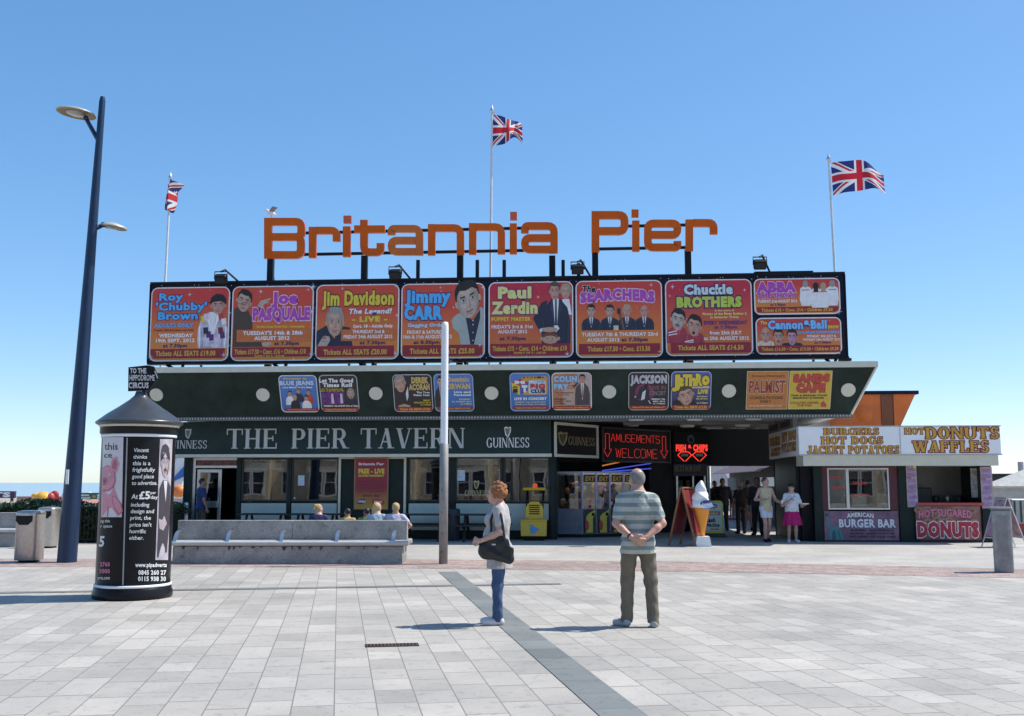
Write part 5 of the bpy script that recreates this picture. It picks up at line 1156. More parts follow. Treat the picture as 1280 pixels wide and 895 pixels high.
# free-live poster in the pub bay
px = (442.5, 572, 485.5, 637); o, X, U, n = sheet_px(Vector((0, YW - .08, 0)), Vector((0, -1, 0)), Vector((0, 0, 1)), px)
A = Art(sheet(o, X, U, n), (180, 265, 366, 540)); A.mb.prism([A.p(*q, 0) for q in ((180, 265), (366, 265), (366, 540), (180, 540))], Vector((0, .03, 0)), M('poster_frame_oak', (.3, .2, .1), .5))
root = tag(A.mb.build('entertainment_poster'), 'tall red and yellow FREE LIVE poster in a wooden frame between pub windows', 'poster')
p = T(A); p.rect(186, 271, 360, 534, grad('poster_red_to_yellow', (.5, .3, .03), (.3, .025, .05), p0=.0, p1=.4), 1); p.mb.build('printed_sheet', root)
t = T(A); t.text('Britannia Pier', 205, 292, 340, 305, WHT, 5, .03); t.text('FREE - LIVE', 205, 325, 342, 348, YEL, 5, .06); t.text('ENTERTAINMENT', 205, 356, 342, 366, YEL, 5, .04)
for i, s_ in enumerate(('Resident bands all summer', 'Singers, comedy and more', 'from 1st June until the', 'end of September')): t.text(s_, 205, 384 + i * 18, 342, 393 + i * 18, MAROON, 5, .02, res=1)
t.text('every day', 230, 458, 320, 472, MAROON, 5, .03); t.ell(222, 498, 26, 13, NAVYI, 5, rot=-10); t.text('OPEN', 203, 492, 243, 503, WHT, 7, .04); t.ell(312, 500, 36, 17, RED, 5, rot=8); t.text('FREE', 292, 495, 332, 505, WHT, 7, .04); t.mb.lines('lettering', root, t.sh)

# ------------------------------------------------------------------ Britannia Pier letters
ORL = M('orange_letter_face', (.62, .105, .006), .5, var=.12, scale=1.5, spec=.2)
ORL2 = M('faded_orange_letter_face', (.6, .15, .03), .5, var=.12, scale=1.5, spec=.2)
ORS = M('letter_return_red', (.5, .07, .03), .4)
YL = 29.75
def ribbon(pts, w_, closed=False):
    """mitred strip either side of a polyline: list of quads' corner pairs"""
    n = len(pts); Lp = []; Rp = []
    for i in range(n):
        a = Vector(pts[i - 1]) if (i > 0 or closed) else None; b = Vector(pts[i]); c = Vector(pts[(i + 1) % n]) if (i < n - 1 or closed) else None
        d0 = (b - a).normalized() if a is not None else (c - b).normalized(); d1 = (c - b).normalized() if c is not None else d0
        n0 = Vector((-d0.y, d0.x)); n1 = Vector((-d1.y, d1.x)); m = (n0 + n1).normalized(); k = w_ / 2 / max(.35, m.dot(n0))
        Lp.append(b + m * k); Rp.append(b - m * k)
    return Lp, Rp
def fil(pts, r_):
    """round the inner corners of a polyline"""
    out = [pts[0]]
    for i in range(1, len(pts) - 1):
        a, b, c = Vector(pts[i - 1]), Vector(pts[i]), Vector(pts[i + 1]); ra = min(r_, (a - b).length / 2.01, (c - b).length / 2.01)
        p0 = b + (a - b).normalized() * ra; p1 = b + (c - b).normalized() * ra
        for t in (0, .25, .5, .75, 1): q = p0 * (1 - t) ** 2 + b * 2 * t * (1 - t) + p1 * t * t; out.append(tuple(q))
    out.append(pts[-1]); return out
def letter(root, strokes, crop, mat, w_=30, dep=.12):
    ox, oy, sc = crop; mb = MB()
    for k, st in enumerate(strokes):
        pts, rr_ = st[0], (st[1] if len(st) > 1 else 0)
        Lp, Rp = ribbon(fil(pts, rr_) if rr_ else pts, w_); n = len(Lp)
        y = YL - .002 * k
        W = lambda p: at(ox + p[0] / sc, oy + p[1] / sc, y)
        fl = [W(p) for p in Lp]; fr = [W(p) for p in Rp]; D = Vector((0, dep + .004 * k, 0))
        bl_ = [p + D for p in fl]; br = [p + D for p in fr]
        vs = fl + fr + bl_ + br
        for i in range(n - 1):
            mb.add([vs[i], vs[i + 1], vs[n + i + 1], vs[n + i]], [(0, 1, 2, 3)], mat)
            mb.add([vs[2 * n + i], vs[2 * n + i + 1], vs[3 * n + i + 1], vs[3 * n + i]], [(3, 2, 1, 0)], ORS)
            mb.add([vs[i], vs[i + 1], vs[2 * n + i + 1], vs[2 * n + i]], [(0, 3, 2, 1)], ORS); mb.add([vs[n + i], vs[n + i + 1], vs[3 * n + i + 1], vs[3 * n + i]], [(0, 1, 2, 3)], ORS)
        mb.add([vs[0], vs[n], vs[3 * n], vs[2 * n]], [(0, 1, 2, 3)], ORS); mb.add([vs[n - 1], vs[2 * n - 1], vs[4 * n - 1], vs[3 * n - 1]], [(3, 2, 1, 0)], ORS)
    return mb.build('letter', root)
cA = (320, 120, 3.2); cB = (700, 160, 3.048)
br_ = thing('roof_sign_word', 'big orange rooftop word Britannia in rounded square letters on black posts', 'sign', (X_(513, YL), YL, bz1), 'orange words over the billboard')
h_ = 15
letter(br_, [([(47, 650), (47, 487)],), ([(62, 502), (180, 502), (180, 563), (62, 563)], 22), ([(62, 563), (178, 563), (178, 635), (62, 635)], 22)], cA, ORL)
letter(br_, [([(225, 647), (225, 523)],), ([(240, 537), (321, 537), (321, 581)], 24)], cA, ORL, 29)
letter(br_, [([(362, 643), (362, 521)],)], cA, ORL, 30); letter(br_, [([(365, 508), (365, 478)],)], cA, M('bright_dot', (.62, .09, .03), .4), 31)
letter(br_, [([(431, 495), (431, 624), (497, 624), (497, 588)], 24), ([(392, 532), (416, 532)],), ([(446, 532), (515, 532)],)], cA, ORL, 30)
letter(br_, [([(541, 555), (541, 530), (653, 530), (653, 637)], 24), ([(638, 577), (541, 577), (541, 622), (638, 622)], 24)], cA, ORL2, 29)
letter(br_, [([(702, 637), (702, 512)],), ([(717, 527), (817, 527), (817, 635)], 26)], cA, ORL, 29)
letter(br_, [([(866, 634), (866, 508)],), ([(881, 523), (981, 523), (981, 632)], 26)], cA, ORL, 29)
letter(br_, [([(1029, 632), (1029, 509)],)], cA, ORL, 28); letter(br_, [([(1030, 495), (1030, 463)],)], cA, MATS['bright_dot'], 27)
letter(br_, [([(1075, 548), (1075, 519), (1192, 519), (1192, 628)], 26), ([(1177, 567), (1075, 567), (1075, 613), (1177, 613)], 24)], cA, ORL, 30)
pr_ = thing('roof_sign_word', 'big orange rooftop word Pier in rounded square letters on two black posts', 'sign', (X_(818, YL), YL, bz1), 'orange words over the billboard')
letter(pr_, [([(135, 473), (135, 316)],), ([(150, 331), (246, 331), (246, 392), (150, 392)], 24)], cB, ORL, 30)
letter(pr_, [([(289, 470), (289, 352)],)], cB, ORL, 28); letter(pr_, [([(286, 339), (286, 310)],)], cB, ORL, 27)
letter(pr_, [([(350, 406), (448, 406), (448, 363), (335, 363), (335, 454), (448, 454), (448, 430)], 22)], cB, ORL, 29)
letter(pr_, [([(493, 468), (493, 348)],), ([(508, 361), (586, 361), (586, 404)], 24)], cB, ORL, 29)
def rail_(root, c, a, b, r_=.05):
    p, q_ = (at(c[0] + x / c[2], c[1] + y / c[2], YL + .38) for x, y in (a, b)); mb = MB(); mb.path([p, q_], r_, BLACK, 8); mb.build('rail', root)
rail_(br_, cA, (195, 548), (1180, 526)); rail_(br_, cA, (190, 634), (1175, 616)); rail_(pr_, cB, (260, 374), (500, 369)); rail_(pr_, cB, (140, 461), (490, 455))
for root, us in ((br_, (335.5, 453.5, 574, 690)), (pr_, (744, 861))):
    for u in us:
        x = X_(u, YL, 335); mb = MB(); mb.box(x - .09, x + .09, YL + .14, YL + .3, ztt, Z_(318 if root is br_ else 310, YL, u), BLACK); mb.build('post', root)
        mb = MB(); mb.path([(x, YL + .25, Z_(330, YL, u)), (x, YL + 2.2, ztt)], .05, BLACK, 8); mb.build('back_brace', root)

# ------------------------------------------------------------------ floodlights along the board's top edge
for i, (u, v, lab) in enumerate(((276, 349, 'black floodlight hanging over the poster with the man in black cap'), (494, 343, 'black floodlight above the gap between pointing man and grey suited man posters'), (722, 337, 'black floodlight above the gap between puppet poster and four men poster'), (950, 331, 'black floodlight above the poster of four people in white'))):
    c = at(u, v, YBB - .45)
    fl = thing('floodlight', lab, 'floodlight', c, 'floodlights along the billboard top')
    mb = MB(); Mx = Matrix.Translation(c) @ Matrix.Rotation(R(35), 4, 'X')
    mb.cbox(-.17, .17, -.08, .11, -.125, .125, BLACK, .02, Mx); mb.cbox(-.14, .14, .11, .2, -.09, .09, BLACK, .02, Mx); mb.build('housing', fl)
    mb = MB(); mb.box(-.14, .14, -.09, -.081, -.09, .09, M('lamp_glass', (.02, .02, .022), .35, spec=.2), Mx); mb.build('lens', fl)
    mb = MB(); mb.path([c + Vector((-.185, 0, 0)), c + Vector((-.185, 0, .22)), c + Vector((.185, 0, .22)), c + Vector((.185, 0, 0))], .018, BLACK, 6)
    mb.path([c + Vector((0, 0, .22)), c + Vector((.08, .1, .3)), Vector((c.x + .35, YBB, bz1 + .07))], .03, BLACK, 8); mb.build('arm', fl)

# ------------------------------------------------------------------ flags
def union_mat():
    m, nt, b = new_mat('union_flag_cloth')
    uv = nt.nodes.new('ShaderNodeUVMap'); sp = nd(nt, 'ShaderNodeSeparateXYZ', uv.outputs[0])
    X = mth(nt, 'MULTIPLY', mth(nt, 'SUBTRACT', sp.outputs[0], .5), 60.0); Y = mth(nt, 'MULTIPLY', mth(nt, 'SUBTRACT', sp.outputs[1], .5), 30.0)
    aX, aY = mth(nt, 'ABSOLUTE', X), mth(nt, 'ABSOLUTE', Y)
    L = math.hypot(1, 2)
    d1 = mth(nt, 'DIVIDE', mth(nt, 'SUBTRACT', X, mth(nt, 'MULTIPLY', Y, 2.0)), L); d2 = mth(nt, 'DIVIDE', mth(nt, 'ADD', X, mth(nt, 'MULTIPLY', Y, 2.0)), L)
    a1, a2 = mth(nt, 'ABSOLUTE', d1), mth(nt, 'ABSOLUTE', d2)
    wd = mth(nt, 'LESS_THAN', mth(nt, 'MINIMUM', a1, a2), 3.0)
    sx = mth(nt, 'SIGN', X)
    r1 = mth(nt, 'MULTIPLY', d1, sx); r2 = mth(nt, 'MULTIPLY', d2, mth(nt, 'MULTIPLY', sx, -1.0))
    def band(v): return mth(nt, 'MULTIPLY', mth(nt, 'GREATER_THAN', v, 0.0), mth(nt, 'LESS_THAN', v, 2.0))
    rd = mth(nt, 'MAXIMUM', band(r1), band(r2))
    wc = mth(nt, 'MAXIMUM', mth(nt, 'LESS_THAN', aX, 5.0), mth(nt, 'LESS_THAN', aY, 5.0)); rc_ = mth(nt, 'MAXIMUM', mth(nt, 'LESS_THAN', aX, 3.0), mth(nt, 'LESS_THAN', aY, 3.0))
    c = mixc(nt, wd, (.02, .035, .17), (.72, .72, .74)); c = mixc(nt, rd, c, (.5, .02, .035)); c = mixc(nt, wc, c, (.72, .72, .74)); c = mixc(nt, rc_, c, (.5, .02, .035))
    nt.links.new(c, b.inputs['Base Color']); b.inputs['Roughness'].default_value = .8
    # thin cloth lets some sunlight through
    tl = nt.nodes.new('ShaderNodeBsdfTranslucent'); nt.links.new(c, tl.inputs[0])
    mx = nd(nt, 'ShaderNodeMixShader', .35, b.outputs[0], tl.outputs[0]); nt.links.new(mx.outputs[0], nt.nodes['Material Output'].inputs[0])
    return m
UJ = union_mat()
def flag(parent, fn, nu=48, nv=24):
    me = bpy.data.meshes.new('flag'); o0 = ORG[parent.name]
    vs = [fn(i / nu, j / nv) - o0 for j in range(nv + 1) for i in range(nu + 1)]
    fs = [(j * (nu + 1) + i, j * (nu + 1) + i + 1, (j + 1) * (nu + 1) + i + 1, (j + 1) * (nu + 1) + i) for j in range(nv) for i in range(nu)]
    me.from_pydata(vs, [], fs); uvl = me.uv_layers.new(name='UVMap')
    for p in me.polygons:
        p.use_smooth = True
        for li in p.loop_indices:
            v = me.loops[li].vertex_index; uvl.data[li].uv = ((v % (nu + 1)) / nu, (v // (nu + 1)) / nv)
    me.materials.append(UJ); o = bpy.data.objects.new('flag', me); COL.objects.link(o); o.parent = parent
def pole(label, u0, v0, u1, v1, Y, r_):
    b = at(u0, v0, Y); t = at(u1, v1, Y); base = Vector((b.x, Y, ztt))
    d = (t - b); b2 = b + d * ((ztt - b.z) / d.z)
    rt = thing('flagpole', label, 'flagpole', b2, 'flagpoles on the roof')
    mb = MB(); mb.path([b2, t], [r_, r_ * .75], M('flagpole_white', (.62, .63, .64), .35, .1), 12); mb.build('pole', rt)
    mb = MB(); mb.lathe([(0, 0), (.05, 0), (.075, .1), (.03, .2), (0, .3)], t, ALU, 10); mb.build('finial', rt)
    return rt, b2, t
rt, b, t_ = pole('tall middle white flagpole with a flag bunching in the wind above the orange word', 613, 345, 615, 142, 31.5, .045)
pa, pb = at(615.5, 143, 31.5), at(615, 184, 31.5); W_ = 44 * 31.5 / 1300; H_ = (pa - pb).length
flag(rt, lambda s, t: pb.lerp(pa, t) + Vector((W_ * s * (1 - .12 * s), .28 * math.sin(s * 8 + t * 2) * s + .1 * s, (.36 * s * (1 - t) * (1 - .2 * s) - .16 * s * t) * H_ * 1.2 + .09 * math.sin(s * 9 + 1) * s - .1 * s * s)))
rt, b, t_ = pole('white flagpole at the stall end of the roof with a fully streaming flag', 1043.5, 340, 1036, 203, 31, .045)
pa, pb = at(1038.5, 204, 31), at(1041.5, 245, 31); W2 = 67 * 31 / 1300; H2 = (pa - pb).length
flag(rt, lambda s, t: pb.lerp(pa, t) + Vector((W2 * s * (1 - .02 * (1 - t)), .22 * math.sin(s * 7 + t) * s, (.16 * math.sin(s * 3.0) * (1 - s * .6) + (.12 * (1 - t) - .42 * t * s) * s * .75) * H2 + .05 * math.sin(s * 10 + t * 2) * s)))
rt, b, t_ = pole('white flagpole behind the lamp post end of the roof, its flag hanging limp', 206.5, 352, 213, 226, 33, .045)
pa, pb = at(213, 231, 33), at(211, 262, 33); H3 = (pa - pb).length
flag(rt, lambda s, t: pb.lerp(pa, t) + Vector((.24 * s * (.5 + .6 * t) + .1 * math.sin(s * 9 + t * 5) - .08 * (1 - t) * s, .25 * math.sin(s * 11 + t * 3) * (.3 + s), -.22 * s * H3 * (.4 + .3 * math.sin(t * 5)) + .12 * s * t)))

# ------------------------------------------------------------------ gulls
def gull(label, c, face_, wings=False):
    g = thing('gull', label, 'gull', c, 'gulls on the signs')
    Mx = Matrix.Rotation(face_, 3, 'Z'); q = lambda x, y, z: Vector(c) + Mx @ Vector((x, y, z)) * .75
    GW = M('gull_white', (.75, .75, .74), .7); GG = M('gull_grey', (.2, .21, .23), .7)
    mb = MB(); mb.path([q(-.2, 0, .12), q(-.12, 0, .13), q(0, 0, .16), q(.1, 0, .2), q(.14, 0, .26), q(.19, 0, .28), q(.23, 0, .275)], [.012, .05, .085, .07, .045, .045, .012], GW, 12); mb.build('body', g)
    for k in (-1, 1):
        mb = MB()
        if wings: mb.prism([q(.1, k * .05, .22), q(-.08, k * .05, .2), q(-.22, k * .3, .33), q(-.02, k * .28, .36)], (0, 0, .015), GG)
        else: mb.path([q(.08, k * .07, .18), q(-.05, k * .08, .17), q(-.28, k * .04, .13)], [.02, .06, .01], GG, 8)
        mb.build('wing', g)
        mb = MB(); mb.path([q(0, k * .03, .1), q(0, k * .03, 0)], .008, M('gull_leg', (.5, .3, .2), .6), 6); mb.build('leg', g)
    mb = MB(); mb.path([q(.23, 0, .275), q(.29, 0, .26)], [.014, .003], M('gull_bill', (.6, .4, .05), .5), 6); mb.build('bill', g)
gull('white gull with raised wings on top of the orange capital B', at(339, 271.7, YL + .15), R(200), True)
gull('white gull perched on the canopy edge behind the white post', Vector((X_(559, YT + .2, 452), YT + .2, ztt)), R(150))

# ------------------------------------------------------------------ advertising column
def agrid(A, x0, y0, x1, y1, mat, lay=1, n=10, lean=0):
    vs = [A.p(x0 + (x1 - x0) * i / n + (lean if y == y1 else 0), y, lay) for y in (y1, y0) for i in range(n + 1)]
    A.mb.add(vs, [(i, i + 1, n + 2 + i, n + 1 + i) for i in range(n)], mat, True)
def flatpos(u, depth):
    """ground point at a given distance along the view"""
    p = Vector((-math.sin(YAW), math.cos(YAW), 0)) * depth + Vector((math.cos(YAW), math.sin(YAW), 0)) * ((u - CX) / F * (depth * math.cos(PITCH) - EYE.z * math.sin(PITCH)))
    return p
KC = flatpos(165.5, 15.33); KR = .515
kz = lambda v: at(166, v, KC.y - .2).z
BLKG = M('gloss_black', (.011, .011, .013), .3, var=.1, spec=.18)
ks = thing('advertising_column', 'round black advertising column with pink pig picture and conical grey roof', 'advertising column', KC)
mb = MB(); mb.lathe([(0, 0), (.54, 0), (.555, .03), (.555, .1), (.535, .13), (.535, .16), (KR, .17), (KR, .3)], KC, BLKG, 48); mb.build('base', ks)
z1, z2 = kz(545), kz(530)
mb = MB(); mb.lathe([(KR, .3), (KR, z1)], KC, BLKG, 64); mb.lathe([(KR + .004, .171), (KR + .02, .175), (KR + .02, .205), (KR + .004, .21)], KC, WHITE, 64); mb.lathe([(KR + .003, z1 - .02), (KR + .014, z1 - .015), (KR + .014, z1 + .02), (KR + .003, z1 + .025)], KC, WHITE, 64); mb.lathe([(KR, z1 + .02), (KR + .03, z1 + .04), (KR + .03, z2)], KC, BLKG, 64); mb.build('drum', ks)
zt = kz(493)
mb = MB(); mb.lathe([(KR + .02, z2 - .02), (.59, z2 - .005), (.612, z2 + .01), (.612, z2 + .035), (.59, z2 + .05), (.46, z2 + .05 + (zt - z2 - .05) * .27), (.3, z2 + .05 + (zt - z2 - .05) * .55), (.16, z2 + .05 + (zt - z2 - .05) * .82), (.09, zt), (.07, zt + .06), (0, zt + .06)], KC, M('column_roof_grey', (.06, .065, .072), .32, .3, var=.2, scale=5), 56); mb.lathe([(KR + .03, z2 - .045), (KR + .055, z2 - .02), (KR + .045, z2 - .01)], KC, M('eave_cream', (.6, .54, .4), .5), 48); mb.build('roof', ks)
CR_ = ray(0, 0)
def kfn(s, t, off):
    u = 100 + 160 * s; v = 440 + 320 * (1 - t); k = ray(u, v); r_ = KR + .004 + off
    ox, oy = EYE.x - KC.x, EYE.y - KC.y; a = k.x ** 2 + k.y ** 2; b = 2 * (ox * k.x + oy * k.y); c = ox * ox + oy * oy - r_ * r_
    D = max(0, b * b - 4 * a * c); return EYE + k * ((-b - math.sqrt(D)) / (2 * a))
A = Art(kfn, (0, 0, 448, 896), curved=True)
p = T(A); agrid(p, 80, 298, 152, 578, M('poster_offwhite', (.62, .58, .6), .5), 1, lean=-6); agrid(p, 280, 305, 324, 728, M('photo_grey', (.42, .38, .42), .5, var=.4, scale=5), 1, lean=-16)
p.line([(165, 300), (150, 815)], 5, M('joint_grey', (.3, .3, .31), .5), 1); p.mb.build('poster_sheet', ks)
t = T(A); PK = M('pig_pink', (.62, .27, .33), .5, var=.15); PKD = M('pig_pink_dark', (.42, .13, .18), .5)

t.poly([(78, 482), (118, 474), (130, 500), (133, 577), (76, 577)], PK, 2); t.poly([(79, 405), (95, 396), (112, 403), (123, 425), (125, 452), (118, 474), (100, 487), (78, 490)], PKD, 2.6); t.poly([(80, 407), (95, 399), (110, 406), (119, 426), (121, 450), (114, 470), (98, 482), (79, 484)], PK, 3)
t.poly([(104, 408), (112, 372), (127, 366), (137, 392), (126, 424)], PK, 3.4); t.poly([(111, 404), (116, 380), (126, 376), (131, 394), (123, 414)], PKD, 3.8); t.poly([(79, 440), (90, 438), (96, 452), (90, 466), (79, 467)], PKD, 3.6); t.ell(85, 452, 2, 4, INK, 4, 8); t.ell(101, 428, 4, 5, WHT, 3.6, 10); t.ell(100, 428, 2, 3, INK, 4, 8)
t.poly([(112, 502), (128, 508), (146, 532), (150, 558), (137, 572), (124, 556), (114, 534)], PKD, 3); t.poly([(113, 504), (126, 510), (142, 534), (146, 556), (137, 566), (127, 552), (117, 532)], PK, 3.4); t.line([(95, 577), (98, 540)], 2.5, PKD, 3); t.mb.build('pig_picture', ks)
t = T(A); KWH = M('photo_shirt', (.6, .58, .6), .5); HAIRM = M('photo_dark', (.05, .04, .05), .5)
face(t, 299, 385, 15, 54, M('photo_skin', (.4, .33, .34), .5), HAIRM, 2, tache=True)
t.poly([(279, 476), (291, 448), (307, 450), (317, 470), (313, 600), (304, 700), (270, 720), (275, 600)], HAIRM, 2.5); t.poly([(293, 450), (306, 451), (300, 525)], KWH, 3); t.poly([(276, 585), (296, 575), (304, 600), (292, 625), (278, 618)], MATS['photo_skin'], 3); t.mb.build('man_photograph', ks)
t = T(A); KW = M('column_white_ink', (.72, .72, .71), .5)
for s_, a, b, c, d in (('Vincent', 188, 336, 240, 350), ('thinks', 186, 360, 234, 373), ('this is a', 184, 382, 246, 396), ('frightfully', 183, 405, 262, 419), ('good place', 182, 428, 258, 442), ('to advertise.', 181, 451, 270, 465), ('At', 180, 497, 202, 514), ('£5', 208, 488, 244, 514), ('per', 247, 487, 266, 497), ('day', 247, 502, 272, 514), ('including', 178, 527, 242, 541), ('design and', 177, 550, 258, 564), ('print, the', 176, 573, 248, 587), ("price isn't", 174, 597, 250, 611), ('horrific', 173, 620, 230, 634), ('either.', 172, 643, 222, 657),
                       ('www.pipadverts', 194, 738, 303, 752), ('0845 260 27', 205, 764, 301, 779), ('0115 938 30', 204, 786, 300, 801), ('www.pipadverts.com', 245, 262, 322, 270), ('For more info tel: 0845 260 2760', 210, 276, 322, 284), ('.com', 92, 262, 112, 269), ('260 2760', 92, 274, 132, 281), ('ng this', 72, 586, 104, 596), ('r space', 72, 604, 112, 614), ('5', 67, 645, 82, 680), ('erts.com', 62, 784, 104, 796)):
    t.text(s_, a, b, c, d, KW, 2, bold=.025 if s_[0] in '£50w' else .0, shear=0.1 if a < 190 and b < 660 else 0)
for s_, a, b, c, d in (('2760', 70, 736, 104, 750), ('3000', 68, 760, 104, 774)): t.text(s_, a, b, c, d, M('column_pink_ink', (.5, .15, .25), .5), 2, .04)
for s_, a, b, c, d in (('this', 86, 318, 132, 342), ('ce', 84, 350, 112, 370)): t.text(s_, a, b, c, d, INK, 2, .0)
t.mb.lines('lettering', ks)
# direction sign on its roof
cx_, sz0, sz1 = KC, kz(487.5), kz(458)
sy = KC.y - .02
mb = MB(); mb.path([KC + Vector((0.02, .06, zt + .02)), KC + Vector((.02, .06, sz1 - .02))], .035, BLKG, 10)
pl = [at(u, v, sy) for u, v in ((160.5, 459), (184, 456.5), (192, 458), (197.5, 472), (186, 488), (160, 489))]
mb.prism(pl, (0, .03, 0), BLKG)
sg = tag(mb.build('direction_sign'), 'small black arrow sign reading TO THE HIPPODROME CIRCUS atop the advertising column', 'sign')
A = Art(lambda s, t_, off: at(100 + 160 * s, 440 + 320 * (1 - t_), sy) + Vector((0, -off - .002, 0)), (0, 0, 448, 896))
A.text('TO THE', 176, 57, 232, 74, KW, 2, .02); A.text('HIPPODROME', 174, 80, 262, 100, KW, 2, .0); A.text('CIRCUS', 171, 107, 240, 126, KW, 2, .02); A.line([(262, 66), (272, 92)], 3, KW, 2); A.mb.lines('lettering', sg)

# ------------------------------------------------------------------ street lamp
LB = flatpos(83.5, 21.9); BLUE = M('lamp_post_blue', (.008, .026, .07), .38, .1, var=.2, scale=2)
sl = thing('street_lamp', 'tall tapering dark blue street lamp with two dish shaped heads on short arms', 'street lamp', LB)
ltop = at(128.3, 121, LB.y + .0)
mb = MB(); mb.path([LB + (ltop - LB) * k for k in (0, .08, .3, .6, .9, .99, 1)], [.195, .19, .155, .11, .074, .066, .045], BLUE, 24); mb.build('post', sl)
lpt = lambda v: LB + (ltop - LB) * ((700 - v) / 579)
GOLDM = M('bronze_dish', (.2, .13, .05), .5, .2, var=.3, scale=4)
def lamp_head(c, r_, arm0, arm1, tilt):
    Mx = Matrix.Rotation(tilt, 3, 'Y')
    mb = MB(); mb.path([arm0, arm1], [.05, .045], BLUE, 12); mb.ball(arm1, .06, BLUE); mb.build('arm', sl)
    mb = MB(); mb.lathe([(0, .09), (r_ * .3, .085), (r_ * .75, .05), (r_ * .98, .012), (r_, 0), (r_ * .97, -.015)], c, M('dish_top_grey', (.5, .49, .45), .4, .3), 40, M4=Mx); mb.lathe([(r_ * .97, -.015), (r_ * .7, -.005), (r_ * .45, .0)], c, GOLDM, 40, M4=Mx); ho = mb.build('dish', sl)
    mb = MB(); mb.lathe([(r_ * .5, -.003), (r_ * .46, -.03), (r_ * .25, -.05), (0, -.055)], c, M('lamp_lens', (.3, .3, .26), .15, var=.4), 32, M4=Mx); mb.build('lens', ho)
cl = at(95.5, 141.5, LB.y); c2_ = at(142.5, 284, LB.y + .2)
lamp_head(cl, 25 * 22.0 / 1300, lpt(180), cl + Vector((.22, 0, -.12)), R(6)); lamp_head(c2_, 16.5 * 22 / 1300, lpt(293), c2_ + Vector((-.24, 0, .06)), R(8))
mb = MB(); c = LB + (ltop - LB) * .12; a = at(84, 596, LB.y - .19); mb.box(a.x - .03, a.x + .03, a.y - .01, a.y + .02, a.z - .15, a.z + .15, WHITE); mb.build('number_plate', sl)

# ------------------------------------------------------------------ litter bins
def bin_(u, depth, hgt, wd, label, rz):
    b = flatpos(u, depth); rt = thing('litter_bin', label, 'litter bin', b, 'steel litter bins')
    Mx = Matrix.Translation(b) @ Matrix.Rotation(rz, 4, 'Z'); r_ = wd / 2
    def ring(z, k, n=40): # rounded-square section
        out = []
        for i in range(n):
            a_ = 2 * math.pi * i / n; c_, s_ = math.cos(a_), math.sin(a_); e = .5
            out.append(Mx @ Vector((math.copysign(abs(c_) ** e, c_) * r_ * k, math.copysign(abs(s_) ** e, s_) * r_ * k, z)))
        return out
    mb = MB(); levels = [(.05, .97), (.07, 1), (hgt * .9, 1), (hgt * .905, 1.015), (hgt * .95, 1.015), (hgt * .985, .93), (hgt, .6)]
    vs = [q_ for z, k in levels for q_ in ring(z, k)]; n = 40
    mb.add(vs, [(i * n + k, i * n + (k + 1) % n, (i + 1) * n + (k + 1) % n, (i + 1) * n + k) for i in range(len(levels) - 1) for k in range(n)] + [tuple((len(levels) - 1) * n + k for k in range(n))], STEEL, True)
    mb.build('body', rt)
    mb = MB(); pts = [(-.75, .0), (.75, .0), (.75, -.1), (.4, -.175), (-.4, -.175), (-.75, -.1)]
    mb.prism([Mx @ Vector((x * r_, -r_ * 1.0 - .006, hgt * .9 + z * hgt)) for x, z in pts], Mx.to_3x3() @ Vector((0, .03, 0)), BLACK); mb.build('aperture', rt)
    mb = MB(); mb.lathe([(0, 0), (r_ * .85, 0), (r_ * .85, .06)], b, BLACK, 24); mb.build('foot', rt)
bin_(35.8, 22.0, 1.07, .48, 'bright steel litter bin nearer the lamp post with its side in sunlight', R(-4)); bin_(60, 26.8, 1.03, .47, 'shaded steel litter bin half hidden behind the nearer bin', R(-4))

# ------------------------------------------------------------------ granite benches
GRAN = M('granite', (.255, .265, .285), .6, var=.22, scale=2.2, bump=.15, bscale=60)
def granite():
    m, nt, b = new_mat('speckled_granite'); tc = nt.nodes.new('ShaderNodeTexCoord').outputs['Object']
    c = ramp(nt, noise(nt, tc, 55, 3, .7), [(.3, (.2, .195, .185)), (.5, (.34, .33, .315)), (.7, (.5, .48, .46))])
    st_ = noise(nt, tc, 1.6, 5); c = mixc(nt, 1.0, c, ramp(nt, st_, [(.35, (.7, .7, .7)), (.6, (1.05, 1.05, 1.05))]), 'MULTIPLY'); s2 = noise(nt, tc, 5.5, 5); c = mixc(nt, 1.0, c, ramp(nt, s2, [(.3, (.6, .58, .55)), (.44, (1, 1, 1))]), 'MULTIPLY')
    nt.links.new(c, b.inputs['Base Color']); b.inputs['Roughness'].default_value = .55; return m
GRAN = granite(); BRUSH = M('brushed_arm', (.55, .57, .6), .3, .9, var=.1)
